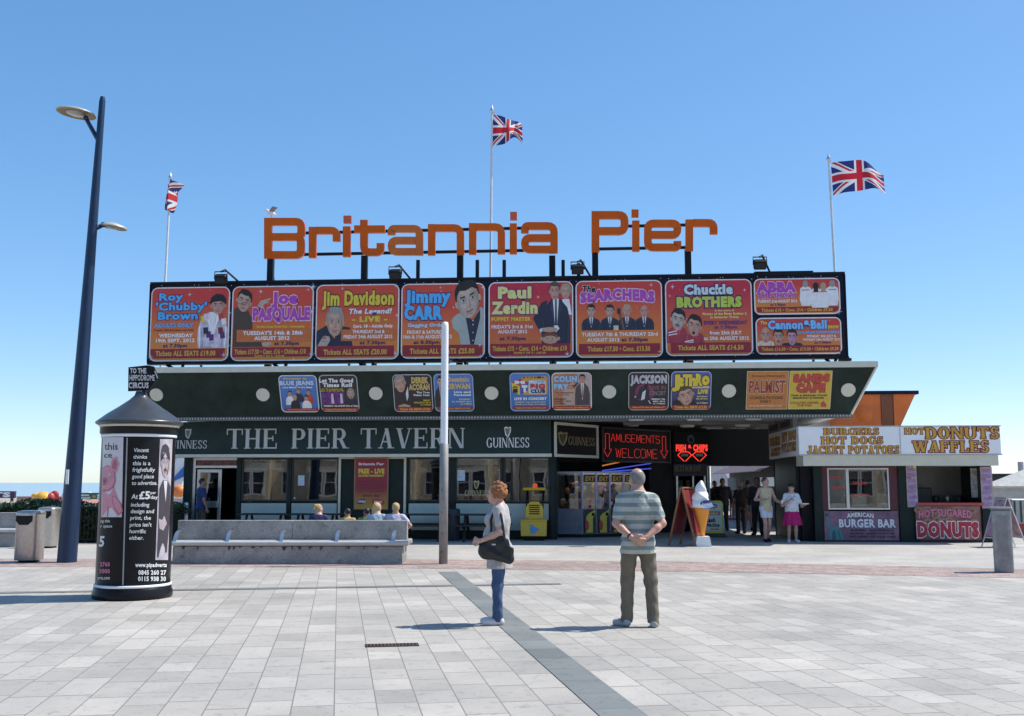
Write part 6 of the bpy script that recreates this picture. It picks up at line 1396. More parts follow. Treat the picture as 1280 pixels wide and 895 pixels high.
def bench(label, b, L, rz, arms, double=True):
    """b: near-left ground corner; long granite bench facing the viewer, a second seat on the back"""
    rt = thing('granite_bench', label, 'bench', b, 'granite benches on the plaza')
    Mx = Matrix.Translation(b) @ Matrix.Rotation(rz, 4, 'Z')
    mb = MB(); k = int(max(1, L // 1.6))
    for i in range(k):
        x0, x1 = L * i / k, L * (i + 1) / k
        mb.cbox(x0 + .002, x1 - .002, .42, .6, .475, .87, GRAN, .008, Mx)
    mb.build('backrest', rt)
    mb = MB(); mb.cbox(.02, L - .06, .09, .92, 0, .36, GRAN, .006, Mx); mb.build('plinth', rt)
    mb = MB()
    for i in range(k):
        x0, x1 = L * i / k, L * (i + 1) / k + (.06 if i == k - 1 else 0)
        mb.cbox(x0 + .002, x1 - .002, .03, .42, .37, .475, GRAN, .02, Mx); mb.cbox(x0 + .002, x1 - .002, .6, .99, .37, .475, GRAN, .02, Mx)
    mb.build('seat', rt)
    rn = random.Random(int(L * 10)); mb = MB()
    for i in range(int(L * 5)):
        x = rn.uniform(.05, L - .15); w_, h_ = rn.uniform(.02, .09), rn.uniform(.02, .09)
        mb.add([Mx @ Vector(q_) for q_ in ((x, .0885, .358), (x + w_ * .2, .0885, .36 - h_), (x + w_ * .6, .0885, .36 - h_ * .8), (x + w_, .0885, .358))], [(0, 1, 2, 3)], M('drip_stain', (.07, .068, .065), .8, var=.3))
    mb.build('drip_stains', rt)
    mb = MB(); mb.path([Mx @ Vector((0, .03, .425)), Mx @ Vector((L + .06, .03, .425))], .05, M('pale_nosing', (.45, .46, .47), .45), 14); mb.build('nosing', rt)
    for x in arms:
        for sgn, y0, y1 in ((1, .0, .38),):
            mb = MB(); prof = [(y0 - .005, .40), (y0 - .005, .47), (y0 + .05, .56), (y0 + .14, .635), (y0 + .26, .67), (y0 + .39, .675), (y0 + .39, .64), (y0 + .27, .635), (y0 + .17, .6), (y0 + .09, .53), (y0 + .05, .45), (y0 + .05, .40)]
            mb.prism([Mx @ Vector((x - .035, y, z)) for y, z in prof], Mx.to_3x3() @ Vector((.07, 0, 0)), BRUSH); mb.build('armrest', rt)
    return Mx
bl_ = flatpos(212, 21.35); brr = flatpos(506, 21.35); BL_LEN = (brr - bl_).length
BMX = bench('long two sided granite bench with curved steel armrests and people sitting on its far side', bl_, BL_LEN, YAW, [(u - 212) / 294 * BL_LEN for u in (217, 283, 350.5, 420, 491)])
bl2 = flatpos(21, 26.9) - Vector((4.5, 0.3, 0)); bench('granite bench at the picture edge behind the bright litter bin', bl2, 4.5, YAW, [.4, 2.0, 3.6])

# ------------------------------------------------------------------ white-topped post, bollard, drain
PB = flatpos(554, 21.5); hp = at(554.5, 402, PB.y).z; hs_ = at(554.5, 555, PB.y).z
wp = thing('mast_post', 'slim post, white tube above weathered grey sleeve, past the granite bench end', 'post', PB)
mb = MB(); mb.lathe([(0, 0), (.09, 0), (.09, hs_), (.075, hs_ + .01)], PB, M('weathered_grey_sleeve', (.27, .26, .25), .6, .2, var=.2, scale=5), 20); mb.build('sleeve', wp)
mb = MB(); mb.lathe([(.076, hs_), (.074, hp - .1), (.064, hp - .02), (0, hp)], PB, WHITE, 20); mb.build('tube', wp)
mb = MB()
for z in (.25, .62, 1.05, 1.5): mb.ball(PB + Vector((-.02, -.1, z)), .012, BLACK, 8)
mb.build('bolts', wp)['kind'] = 'stuff'
B0 = flatpos(1255.5, 19.5)
bo = thing('bollard', 'square weathered steel bollard standing before the folding board near the donut stall', 'bollard', B0)
BST = M('bollard_steel', (.3, .31, .32), .45, .6, var=.3, scale=6); Mx = Matrix.Translation(B0) @ Matrix.Rotation(R(-22), 4, 'Z')
mb = MB(); mb.cbox(-.165, .165, -.12, .12, 0, 1.15, BST, .02, Mx); mb.build('body', bo)
mb = MB(); mb.cbox(-.185, .185, -.14, .14, 1.15, 1.2, BST, .012, Mx); mb.build('cap', bo)
mb = MB(); mb.box(-.1, .1, -.128, -.1195, .3, 1.05, M('bollard_panel', (.24, .25, .26), .4, .7, var=.25), Mx); mb.box(-.1, .1, -.126, -.1195, .2, .285, BST, Mx); mb.build('door', bo)
dg = gr(490, 807.5); Mx = Matrix.Translation(dg + Vector((0, 0, .004))) @ Matrix.Rotation(R(13.8), 4, 'Z')
mb = MB(); L_, W2_ = .27, .085
mb.box(-L_, L_, -W2_, W2_, 0, .003, M('drain_void', (.008, .008, .008), .9), Mx)
IRON = M('cast_iron', (.13, .085, .065), .6, .5, var=.3)
for i in range(15): x = -L_ + .02 + i * (2 * L_ - .04) / 14; mb.box(x - .008, x + .008, -W2_, W2_, .003, .01, IRON, Mx)
for y in (-W2_, -.02, .02, W2_ - .015): mb.box(-L_, L_, y, y + .014, .0032, .0105, IRON, Mx)
tag(mb.build('drain_grate', org=dg), 'small rusty rectangular drain grate set in the pale slabs', 'drain')

# ------------------------------------------------------------------ things at the entrance
ic = gr(878.5, 683); ict = thing('ice_cream_cone', 'giant plastic whipped ice cream cone with orange wafer standing on a white block', 'advertising figure', ic)
k_ = 28.1 / 1300
mb = MB(); mb.prism([ic + Vector((x, -.2, z)) for x, z in ((-.21, 0), (.21, 0), (.16, .26), (-.16, .26))], (0, .4, 0), WHITE); mb.build('base', ict)
OC = M('cone_orange', (.75, .27, .03), .4, var=.08, scale=4, bump=.3, bscale=25)
mb = MB(); mb.lathe([(.0, .25), (.05, .25), (.09, .5), (.2, .95), (.255, 1.08), (.0, 1.08)], ic + Vector((0, 0, 0)), OC, 28); mb.build('wafer_cone', ict)
mb = MB(); n = 40; prof = []
for i in range(33):
    t_ = i / 32; z = 1.0 + .7 * t_; r0 = (.27 * (1 - t_) ** .62 + .015) * (.86 + .14 * abs(math.sin(t_ * 9.5 + .6)))
    prof.append((r0, z, t_))
vs = []
for r0, z, t_ in prof:
    for k in range(n):
        an = 2 * math.pi * k / n; rr_ = r0 * (1 + .09 * math.sin(3 * an + t_ * 14))
        vs.append(ic + Vector((math.cos(an) * rr_ - .03 * math.sin(t_ * 3), math.sin(an) * rr_, z)))
mb.add(vs, [(i * n + k, i * n + (k + 1) % n, (i + 1) * n + (k + 1) % n, (i + 1) * n + k) for i in range(32) for k in range(n)] + [tuple(32 * n + k for k in range(n))], M('cream_white', (.8, .79, .77), .35, var=.04), True); mb.build('whipped_top', ict)
mb = MB(); c = ic + Vector((.1, -.27, 1.08)); Mx = Matrix.Rotation(R(-8), 3, 'Y')
mb.prism([c + Mx @ Vector((.18 * math.cos(a_), 0, .115 * math.sin(a_))) for a_ in [2 * math.pi * i / 28 for i in range(28)]], (0, .03, 0), M('badge_navy', (.03, .05, .22), .4))
mb.prism([c + Mx @ Vector((.16 * math.cos(a_) * 1 + .0, -.002, -.045 + .055 * math.sin(a_))) for a_ in [2 * math.pi * i / 28 for i in range(28)]], (0, .01, 0), M('badge_blue', (.4, .55, .75), .4)); bo_ = mb.build('badge', ict)
A = Art(lambda s, t_, off: c + Mx @ Vector((-.18 + .36 * s, -.004 - off, -.1 + .2 * t_)), (0, 0, 36, 20)); A.text('Antonio', 4, 4, 31, 13, WHT, 2, .03, shear=.2); A.mb.lines('lettering', bo_)
# folding wooden board left of the cone
ab = gr(860, 682); wb2 = thing('chalk_board', 'red faced folding wooden board leaning open beside the giant ice cream cone', 'sign', ab)
WOOD = M('varnished_wood', (.2, .09, .04), .5, var=.3, scale=8)
Mx = Matrix.Translation(ab) @ Matrix.Rotation(R(62), 4, 'Z')
def aframe(rt, Mx, hgt, wd, sp, frame_mat, face_mat, th=.03):
    for sgn in (-1, 1):
        mb = MB(); tp = Vector((0, 0, hgt))
        for x in (-wd / 2, wd / 2):
            a_, b_ = Vector((x, sgn * sp, 0)), Vector((x, sgn * .02, hgt)); mb.path([Mx @ a_, Mx @ b_], th, frame_mat, 8, smooth=False)
        mb.path([Mx @ Vector((-wd / 2, sgn * .02, hgt)), Mx @ Vector((wd / 2, sgn * .02, hgt))], th, frame_mat, 8, smooth=False)
        mb.path([Mx @ Vector((-wd / 2, sgn * sp * .8, hgt * .2)), Mx @ Vector((wd / 2, sgn * sp * .8, hgt * .2))], th, frame_mat, 8, smooth=False); mb.build('frame', rt)
        mb = MB(); q = lambda x, k: Mx @ Vector((x, sgn * (sp * (1 - k) + .02 * k), hgt * k)); w_ = wd / 2 - .02
        nn = Mx.to_3x3() @ Vector((0, -sgn * .015, 0)); mb.prism([q(-w_, .22), q(w_, .22), q(w_, .97), q(-w_, .97)], nn, face_mat); mb.build('board', rt)
aframe(wb2, Mx, 1.5, .75, .38, WOOD, M('red_board', (.22, .02, .025), .5, var=.3))
cm = gr(891, 671.5); cmo = thing('cash_machine_sign', 'small yellow and white board advertising a cash machine, behind the giant cone', 'sign', cm)
Mx = Matrix.Translation(cm); YE = M('yellow_plastic', (.62, .5, .05), .4, var=.08)
mb = MB(); pts = [(-.33, .12), (.33, .12), (.33, .98)] + [(.33 - .12 + .12 * math.cos(R(a_)), .98 + .12 * math.sin(R(a_))) for a_ in range(15, 91, 15)] + [(-.21 + .12 * math.cos(R(a_)), .98 + .12 * math.sin(R(a_))) for a_ in range(90, 181, 15)]
mb.prism([cm + Vector((x, -.02, z)) for x, z in pts], (0, .06, 0), YE); mb.cbox(-.36, .36, -.2, .2, 0, .12, CHAR, .02, Mx); mb.build('body', cmo)
A = Art(lambda s, t_, off: cm + Vector((-.3 + .6 * s, -.022 - off, .18 + .88 * t_)), (0, 0, 60, 88)); A.rr(1, 1, 59, 87, 6, M('sign_pale', (.55, .58, .5), .5), 1); A.ell(30, 12, 15, 7, NAVYI, 2); A.text('Notes', 20, 9, 40, 15, WHT, 3, .05); A.rect(8, 28, 54, 40, M('lilac_band', (.3, .15, .35), .5), 2); A.text('24hr', 14, 30, 48, 38, YEL, 3, .05); A.text('Cash', 8, 48, 38, 60, INK, 3, .05); A.text('Machine', 14, 64, 50, 74, INK, 3, .04); A.text('inside', 24, 78, 48, 84, RED, 3, .03); A.mb.lines('lettering', cmo)
# crane machines
cr = thing('crane_machine', 'row of glass fronted grabber machines full of soft toys with yellow control panels', 'arcade machine', (X_(730, 31.2), 31.5, 0))
c0 = gr(728, 672.0); dS = (E1 - E0).normalized(); cs = Vector((c0.x, c0.y, 0))
# near corner post at cs; one side runs left along the plaza, the long front runs back-right
dl = Vector((-1, .12, 0)).normalized(); dr_ = Vector((.86, .5, 0)).normalized()
sideL = 1.0; frontL = 1.95; hH = 1.98; hM = .86
LIL2 = M('lilac_frame', (.42, .42, .58), .35, .2); PANEL = M('grey_cabinet', (.17, .19, .24), .4, var=.15)
cA_, cB_ = cs, cs + dr_ * frontL; cD_ = cs + dl * sideL
foot = [cs, cB_, cB_ + dl * sideL, cD_]
up_ = lambda p_, z: Vector((p_.x, p_.y, z))
mb = MB(); mb.prism([up_(p_, .1) for p_ in foot], (0, 0, hM - .1), PANEL); mb.build('cabinet', cr)
mb = MB(); mb.prism([up_(p_, hH - .06) for p_ in foot], (0, 0, .06), LIL2); mb.prism([up_(p_, .02) for p_ in foot], (0, 0, .078), BLACK); mb.build('top_and_plinth', cr)
mb = MB()
for p_ in foot + [cs + dr_ * frontL * k_ / 4 for k_ in (1, 2, 3)]: mb.path([up_(p_, hM), up_(p_, hH - .06)], .035, LIL2, 8)
mb.build('corner_post', cr)
mb = MB(); i2 = .02
for a_, b_ in ((cs, cB_), (cD_, cs)): mb.add([up_(a_, hM), up_(b_, hM), up_(b_, hH - .06), up_(a_, hH - .06)], [(0, 1, 2, 3)], GLASS)
mb.build('pane', cr)
mb = MB(); ctr = sum(foot, Vector((0, 0, 0))) / 4; inw = lambda p_: p_ + (ctr - p_) * .07
mb.prism([up_(inw(cB_), hM), up_(inw(cB_ + dl * sideL), hM), up_(inw(cB_ + dl * sideL), hH - .1), up_(inw(cB_), hH - .1)], (.02, 0, 0), M('machine_back', (.3, .3, .33), .5, var=.4, scale=5))
mb.add([up_(p_, hH - .1) for p_ in (inw(cs), inw(cB_), inw(cB_ + dl * sideL), inw(cD_))], [(3, 2, 1, 0)], M('machine_light', (.8, .8, .78), .5, var=0, emit=1.0)); mb.build('interior', cr)
toys = [M('toy_%s' % n_, c_, .8, var=.2, scale=12) for n_, c_ in (('yellow', (.6, .4, .02)), ('red', (.45, .02, .02)), ('blue', (.03, .1, .42)), ('pale_blue', (.12, .32, .55)), ('pink', (.5, .1, .2)), ('white', (.7, .68, .65)), ('orange', (.6, .16, .02)))]
mb = MB(); rn = random.Random(5)
for i in range(110):
    a_, b_ = rn.uniform(.07, .93), rn.uniform(.1, .9); p_ = cs + dr_ * frontL * a_ + dl * sideL * b_
    mb.ball(up_(p_, hM + .06 + rn.choice((0, 0, .1, .17))), (.09, .09, .085), toys[i % 7], 10)
for i in range(24):
    a_, b_ = rn.uniform(.05, .95), rn.uniform(.2, .8); p_ = cs + dr_ * frontL * a_ + dl * sideL * b_
    mb.ball(up_(p_, hM + rn.uniform(.5, .75)), (.08, .08, .1), toys[(i * 3) % 7], 10)
mb.build('soft_toys', cr)['kind'] = 'stuff'
nf = Vector((dr_.y, -dr_.x, 0))
for i in range(4):
    o_ = cs + dr_ * (frontL * (i + .02) / 4) + nf * .01
    q = lambda x, z, d=0: o_ + dr_ * x + nf * d + Vector((0, 0, z))
    mb = MB(); mb.prism([q(.03, .12), q(.45, .12), q(.45, .84), q(.03, .84)], nf * .012, CHAR); mb.build('front_panel', cr)
    mb = MB(); mb.prism([q(.1, .14, .012), q(.33, .14, .012), q(.33, .58, .012), q(.42, .68, .012), q(.42, .84, .012), q(.33, .78, .012), q(.2, .72, .012), q(.1, .62, .012)], nf * .03, YE); po = mb.build('control_panel', cr)
    mb = MB(); mb.prism([q(.12 + .07 * math.cos(a_), .36 + .15 * math.sin(a_), .042) for a_ in [2 * math.pi * k / 20 for k in range(20)]], nf * .01, RED); mb.prism([q(.34 + .05 * math.cos(a_), .69 + .05 * math.sin(a_), .042) for a_ in [2 * math.pi * k / 16 for k in range(16)]], nf * .02, BLACK); mb.build('button', po)
    A = Art(lambda s, t_, off: q(.05 + .4 * s, hH - .32 + .22 * t_, .0) + nf * (off + .004), (0, 0, 40, 22)); A.rect(0, 0, 40, 22, M('marquee_dark', (.03, .02, .02), .5), 0); A.text('EXT', 5, 5, 35, 18, M('amber_sign', (.75, .4, .03), .4), 2, .02, shear=.15); A.mb.lines('lettering', cr)
# coin ride: plain yellow digger (no face)
rd = gr(668, 675.5); rdo = thing('kiddie_ride', 'yellow coin operated digger ride with black base and small red beacon', 'coin ride', rd)
YP_ = M('ride_yellow', (.68, .44, .03), .3, var=.08, coat=.3); Mx = Matrix.Translation(rd)
mb = MB(); mb.cbox(-.3, .3, -.2, .75, 0, .13, BLACK, .02, Mx); mb.build('base', rdo)
mb = MB(); mb.prism([rd + Vector((x, -.38, z)) for x, z in ((-.36, .14), (.36, .14), (.37, .55), (-.37, .55))], (0, .3, 0), YP_); mb.cbox(-.38, .38, -.4, -.04, .55, .6, YP_, .015, Mx); mb.build('bucket', rdo)
A = Art(lambda s, t_, off: rd + Vector((-.3 + .6 * s, -.382 - off, .18 + .34 * t_)), (0, 0, 60, 34)); DB = M('decal_blue', (.1, .3, .6), .4)
A.ell(28, 20, 9, 9, DB, 1); A.poly([(34, 14), (50, 18), (34, 27)], DB, 1.5); A.rect(22, 26, 26, 33, DB, 1.3); A.rect(31, 26, 35, 33, DB, 1.3); A.ell(24, 9, 5, 4, DB, 1.8); A.mb.build('blue_decal', rdo)
mb = MB(); mb.prism([rd + Vector((x, .0, z)) for x, z in ((-.26, .55), (.26, .55), (.24, .95), (.12, 1.1), (-.12, 1.1), (-.24, .95))], (0, .55, 0), YP_); mb.build('bonnet', rdo)
mb = MB()
for k in range(5): mb.box(-.15, .15, -.012, 0, .74 + k * .06, .77 + k * .06, BLACK, Mx)
mb.build('grille', rdo)
for k in (-1, 1):
    mb = MB(); mb.cbox(k * .2 - .03, k * .2 + .03, -.03, .0, .6, .68, M('headlamp', (.6, .45, .2), .2), .01, Mx); mb.build('headlight', rdo)
mb = MB(); 
for x, y in ((-.24, .2), (.24, .2), (-.24, .7), (.24, .7)): mb.path([rd + Vector((x, y, .9)), rd + Vector((x * .95, y, 1.42))], .02, BLACK, 8)
mb.cbox(-.13, .13, .62, .7, .9, 1.42, YP_, .02, Mx); mb.build('cab_post', rdo)
mb = MB(); mb.cbox(-.34, .34, .06, .8, 1.42, 1.5, YP_, .03, Mx); mb.build('roof', rdo)
mb = MB(); mb.lathe([(0, 1.63), (.05, 1.62), (.07, 1.58), (.075, 1.5)], rd + Vector((0, .4, 0)), M('beacon_red', (.8, .1, .03), .25, var=0, emit=.3), 16); mb.build('beacon', rdo)
for k in (-1, 1):
    mb = MB(); mb.lathe([(0, -.06), (.2, -.06), (.23, -.03), (.23, .03), (.2, .06), (0, .06)], rd + Vector((k * .34, .5, .37)), BLACK, 22, M4=Matrix.Rotation(R(90), 3, 'Y')); mb.build('wheel', rdo)
# picnic tables
PW = M('picnic_dark_wood', (.022, .02, .02), .55, var=.3, scale=6)
def picnic(x, y, label):
    rt = thing('picnic_table', label, 'picnic table', (x, y, 0), 'dark picnic tables under the pub windows'); Mx = Matrix.Translation((x, y, 0))
    mb = MB()
    for i in range(5): mb.cbox(-.75, .75, -.36 + i * .146, -.36 + i * .146 + .138, .72, .76, PW, .006, Mx)
    mb.build('tabletop', rt)
    for k in (-1, 1):
        mb = MB()
        for j in range(2): mb.cbox(-.75, .75, k * .62 + j * .14 - .14, k * .62 + j * .14 - .005, .43, .47, PW, .006, Mx)
        mb.build('seat', rt)
        mb = MB()
        for x2 in (-.5, .5): mb.path([Mx @ Vector((x2, k * .62, 0)), Mx @ Vector((x2, k * .2, .72))], .04, PW, 4, smooth=False)
        mb.build('leg', rt)
    mb = MB()
    for x2 in (-.55, .55): mb.box(x2 - .02, x2 + .02, -.74, .74, .36, .43, PW, Mx)
    mb.build('cross_beam', rt)
    return rt
for u, lab in ((334, 'dark picnic table below the pub window with pale drapes beside the door'), (398, 'dark picnic table behind the blonde ponytailed person on the bench'), (531, 'dark picnic table between bench end and white post'), (605, 'dark picnic table behind the standing ginger haired woman')):
    picnic(X_(u, 29.75), 29.75, lab)
db = MB(); p_ = Vector((X_(566, 29.9), 29.9, 0)); db.lathe([(0, 0), (.2, 0), (.21, .02), (.22, .85), (.2, .9), (0, .92)], p_, M('blue_black_bin', (.02, .028, .04), .5), 20); tag(db.build('pub_bin'), 'dark blue black round bin against the pub between two windows', 'bin')
for u, h_, lab in ((226, 1.05, 'short grey post nearest the corner pillar of the pub'), (234, 1.05, 'short white post before the pub corner, next to the door')):
    p_ = Vector((X_(u, 29.6), 29.6, 0)); mb = MB(); mb.lathe([(0, 0), (.06, 0), (.06, h_), (0, h_ + .03)], p_, WHITE if u > 230 else M('grey_post', (.2, .22, .24), .5), 14); tag(mb.build('short_post'), lab, 'post')
# folding advertising board at far right
af = gr(1256, 685); afo = thing('folding_board', 'white framed folding advertising board with pink picture, partly behind the square bollard', 'sign', af)
aframe(afo, Matrix.Translation(af + Vector((.1, .3, 0))) @ Matrix.Rotation(R(-82), 4, 'Z'), 1.25, .55, .45, ALU, M('ice_print', (.4, .25, .3), .5, var=.6, scale=5), .018)

# ------------------------------------------------------------------ left background: hedge and rail, seaside stalls, slide
LEAFS = [M('hedge_leaf_%s' % n_, c_, .55, var=.3, scale=3) for n_, c_ in (('dark', (.018, .045, .014)), ('mid', (.035, .085, .02)), ('light', (.075, .13, .03)))]
def hedge(name, label, x0, x1, y0, y1, z1, n, seed):
    rn = random.Random(seed); mb = MB(); rt = thing(name, label, 'hedge', ((x0 + x1) / 2, y0, 0))
    core = MB(); core.cbox(x0 + .1, x1 - .1, y0 + .15, y1 - .1, 0, z1 - .15, M('hedge_core', (.01, .018, .008), .9), .08); core.build('branches', rt)
    for i in range(n):
        side = rn.random(); x = rn.uniform(x0, x1)
        if side < .5: y, z = y0 + abs(rn.gauss(0, .09)), rn.uniform(.05, z1)
        else: y, z = rn.uniform(y0, y1), z1 + rn.gauss(-.06, .06) + .06 * math.sin(x * 2.3) + .04 * math.sin(x * 5.1)
        s_ = rn.uniform(.035, .075); d = Vector((rn.gauss(0, 1), rn.gauss(-.4, .8), rn.gauss(.6, .7))).normalized(); t_ = d.orthogonal().normalized(); t_ = Matrix.Rotation(rn.uniform(0, 6.3), 3, d) @ t_; b_ = d.cross(t_); c = Vector((x, y, z))
        mb.add([c - t_ * s_, c + b_ * s_ * .45, c + t_ * s_, c - b_ * s_ * .45], [(0, 1, 2, 3)], LEAFS[min(2, int(abs(rn.gauss(0, 1))))])
    mb.build('leaves', rt); return rt
hx = flatpos(-60, 29).x; hx1 = flatpos(212, 29).x
hedge('hedge', 'long clipped green hedge behind the litter bins with lighter leaves on top', hx, hx1, 27.9, 29.6, 1.02, 26000, 3)
mb = MB(); xx = flatpos(70, 27.8).x
for i in range(int((hx1 - xx) / .11)): mb.box(xx + i * .11, xx + i * .11 + .018, 27.6, 27.618, .05, .98, BLACK)
mb.box(xx, hx1, 27.59, 27.63, .96, 1.0, BLACK); mb.box(xx, hx1, 27.59, 27.63, .1, .14, BLACK); tag(mb.build('hedge_railing'), 'low black barred railing along the front of the hedge', 'railing')
def farboard(name, label, px, Y, mat, legs=True):
    o, X, U, n = sheet_px(Vector((0, Y, 0)), Vector((0, -1, 0)), Vector((0, 0, 1)), px); rt = thing(name, label, 'sign', (o.x + X.x / 2, Y, 0)); mb = MB()
    mb.box(o.x, o.x + X.x, Y, Y + .15, o.z, o.z + U.z, mat); mb.build('board', rt)
    for x in (o.x + .1, o.x + X.x - .2): mb = MB(); mb.box(x, x + .1, Y + .03, Y + .13, 0, o.z, CHAR); mb.build('leg', rt)
    return rt, Art(sheet(o, X, U, n), px)
rt, A = farboard('seafront_sign', 'dark purple sign ending in white letters IS above the hedge', (-40, 614, 18, 622.5), 46, M('sign_purple', (.045, .02, .07), .5)); A.text('GIFTS', -38, 615.5, 12, 621, WHT, 2, .05); A.mb.lines('lettering', rt)
rt, A = farboard('seafront_sign', 'green beach sign with small white lettering seen between lamp post and advertising column', (96.5, 616, 130, 624), 46, M('sign_green', (.01, .11, .075), .5)); A.text('INDIAN', 99.5, 618, 111, 620, WHT, 2, .05); A.text('RESTAURANT', 99, 621.5, 113, 623.5, WHT, 2, .05); A.ell(117.5, 620.5, 2.4, 2, M('sign_gold', (.35, .25, .08), .5), 2); A.text('S', 122, 618, 126, 623, WHT, 2, .06); A.mb.lines('lettering', rt)
se = thing('seaside_stall', 'low seaside stall with red awning and round red signs behind the hedge', 'stall', (flatpos(30, 47).x, 47, 0)); x0, x1 = flatpos(-10, 47).x, flatpos(66, 47).x
mb = MB(); mb.box(x0, x1, 47, 50, 0, 1.0, M('stall_pink', (.5, .25, .22), .6)); mb.build('wall', se)
mb = MB()
for i in range(5): c = Vector((x0 + 1.4 + i * .55, 46.8, 1.02 + .05 * (i % 2))); mb.lathe([(0, .0), (.2, 0), (.2, .06), (0, .06)], c, (RED if i % 2 else WHITE), 16, M4=Matrix.Rotation(R(90), 3, 'X'))
mb.build('round_sign', se)
mb = MB(); OG = M('inflatable_orange', (.75, .4, .05), .5); c = Vector((flatpos(26, 45).x, 45, 0)); mb.ball(c + Vector((0, 0, .95)), (.35, .3, .3), OG); mb.ball(c + Vector((-.3, 0, 1.05)), (.25, .2, .15), OG); mb.ball(c + Vector((.35, 0, 1.0)), (.16, .16, .2), RED); mb.path([c, c + Vector((0, 0, .8))], .1, OG, 8); tag(mb.build('inflatable'), 'orange and red inflatable shape peeping above the hedge', 'inflatable')
sd_ = thing('helter_slide', 'blue and white seaside slide tower glimpsed past the pub corner', 'slide', (X_(222, 50), 50, 0)); SB = M('slide_blue', (.03, .13, .45), .4, var=.2); x = X_(219, 50)
mb = MB(); mb.prism([(x - 1.5, 50, 1.2), (x + 1.2, 50, 5.6), (x + 2.0, 50, 5.6), (x + .2, 50, 1.2)], (0, 3, 0), WHITE); mb.prism([(x - .9, 49.9, 2.2), (x - .2, 49.9, 5.4), (x + .1, 49.9, 5.4), (x + .2, 49.9, 3.0)], (0, .08, 0), SB); mb.prism([(x - .3, 49.9, 1.6), (x + .6, 49.9, 2.6), (x + .6, 49.9, 2.0)], (0, .08, 0), SB); mb.build('chute', sd_)
mb = MB(); mb.box(x - 1.5, x + 2, 50.5, 52.5, 0, 1.2, WHITE); mb.build('base', sd_)
mb = MB(); p_ = X_(224, 48); mb.ball((p_, 48, 1.25), (.35, .3, .3), M('orange_striped', (.7, .2, .05), .5, var=.5, scale=6)); mb.box(p_ - .6, p_ + .8, 48.3, 48.6, 0, .9, GREYB); tag(mb.build('orange_kiosk'), 'small pale kiosk with orange round top beside the slide tower', 'kiosk')

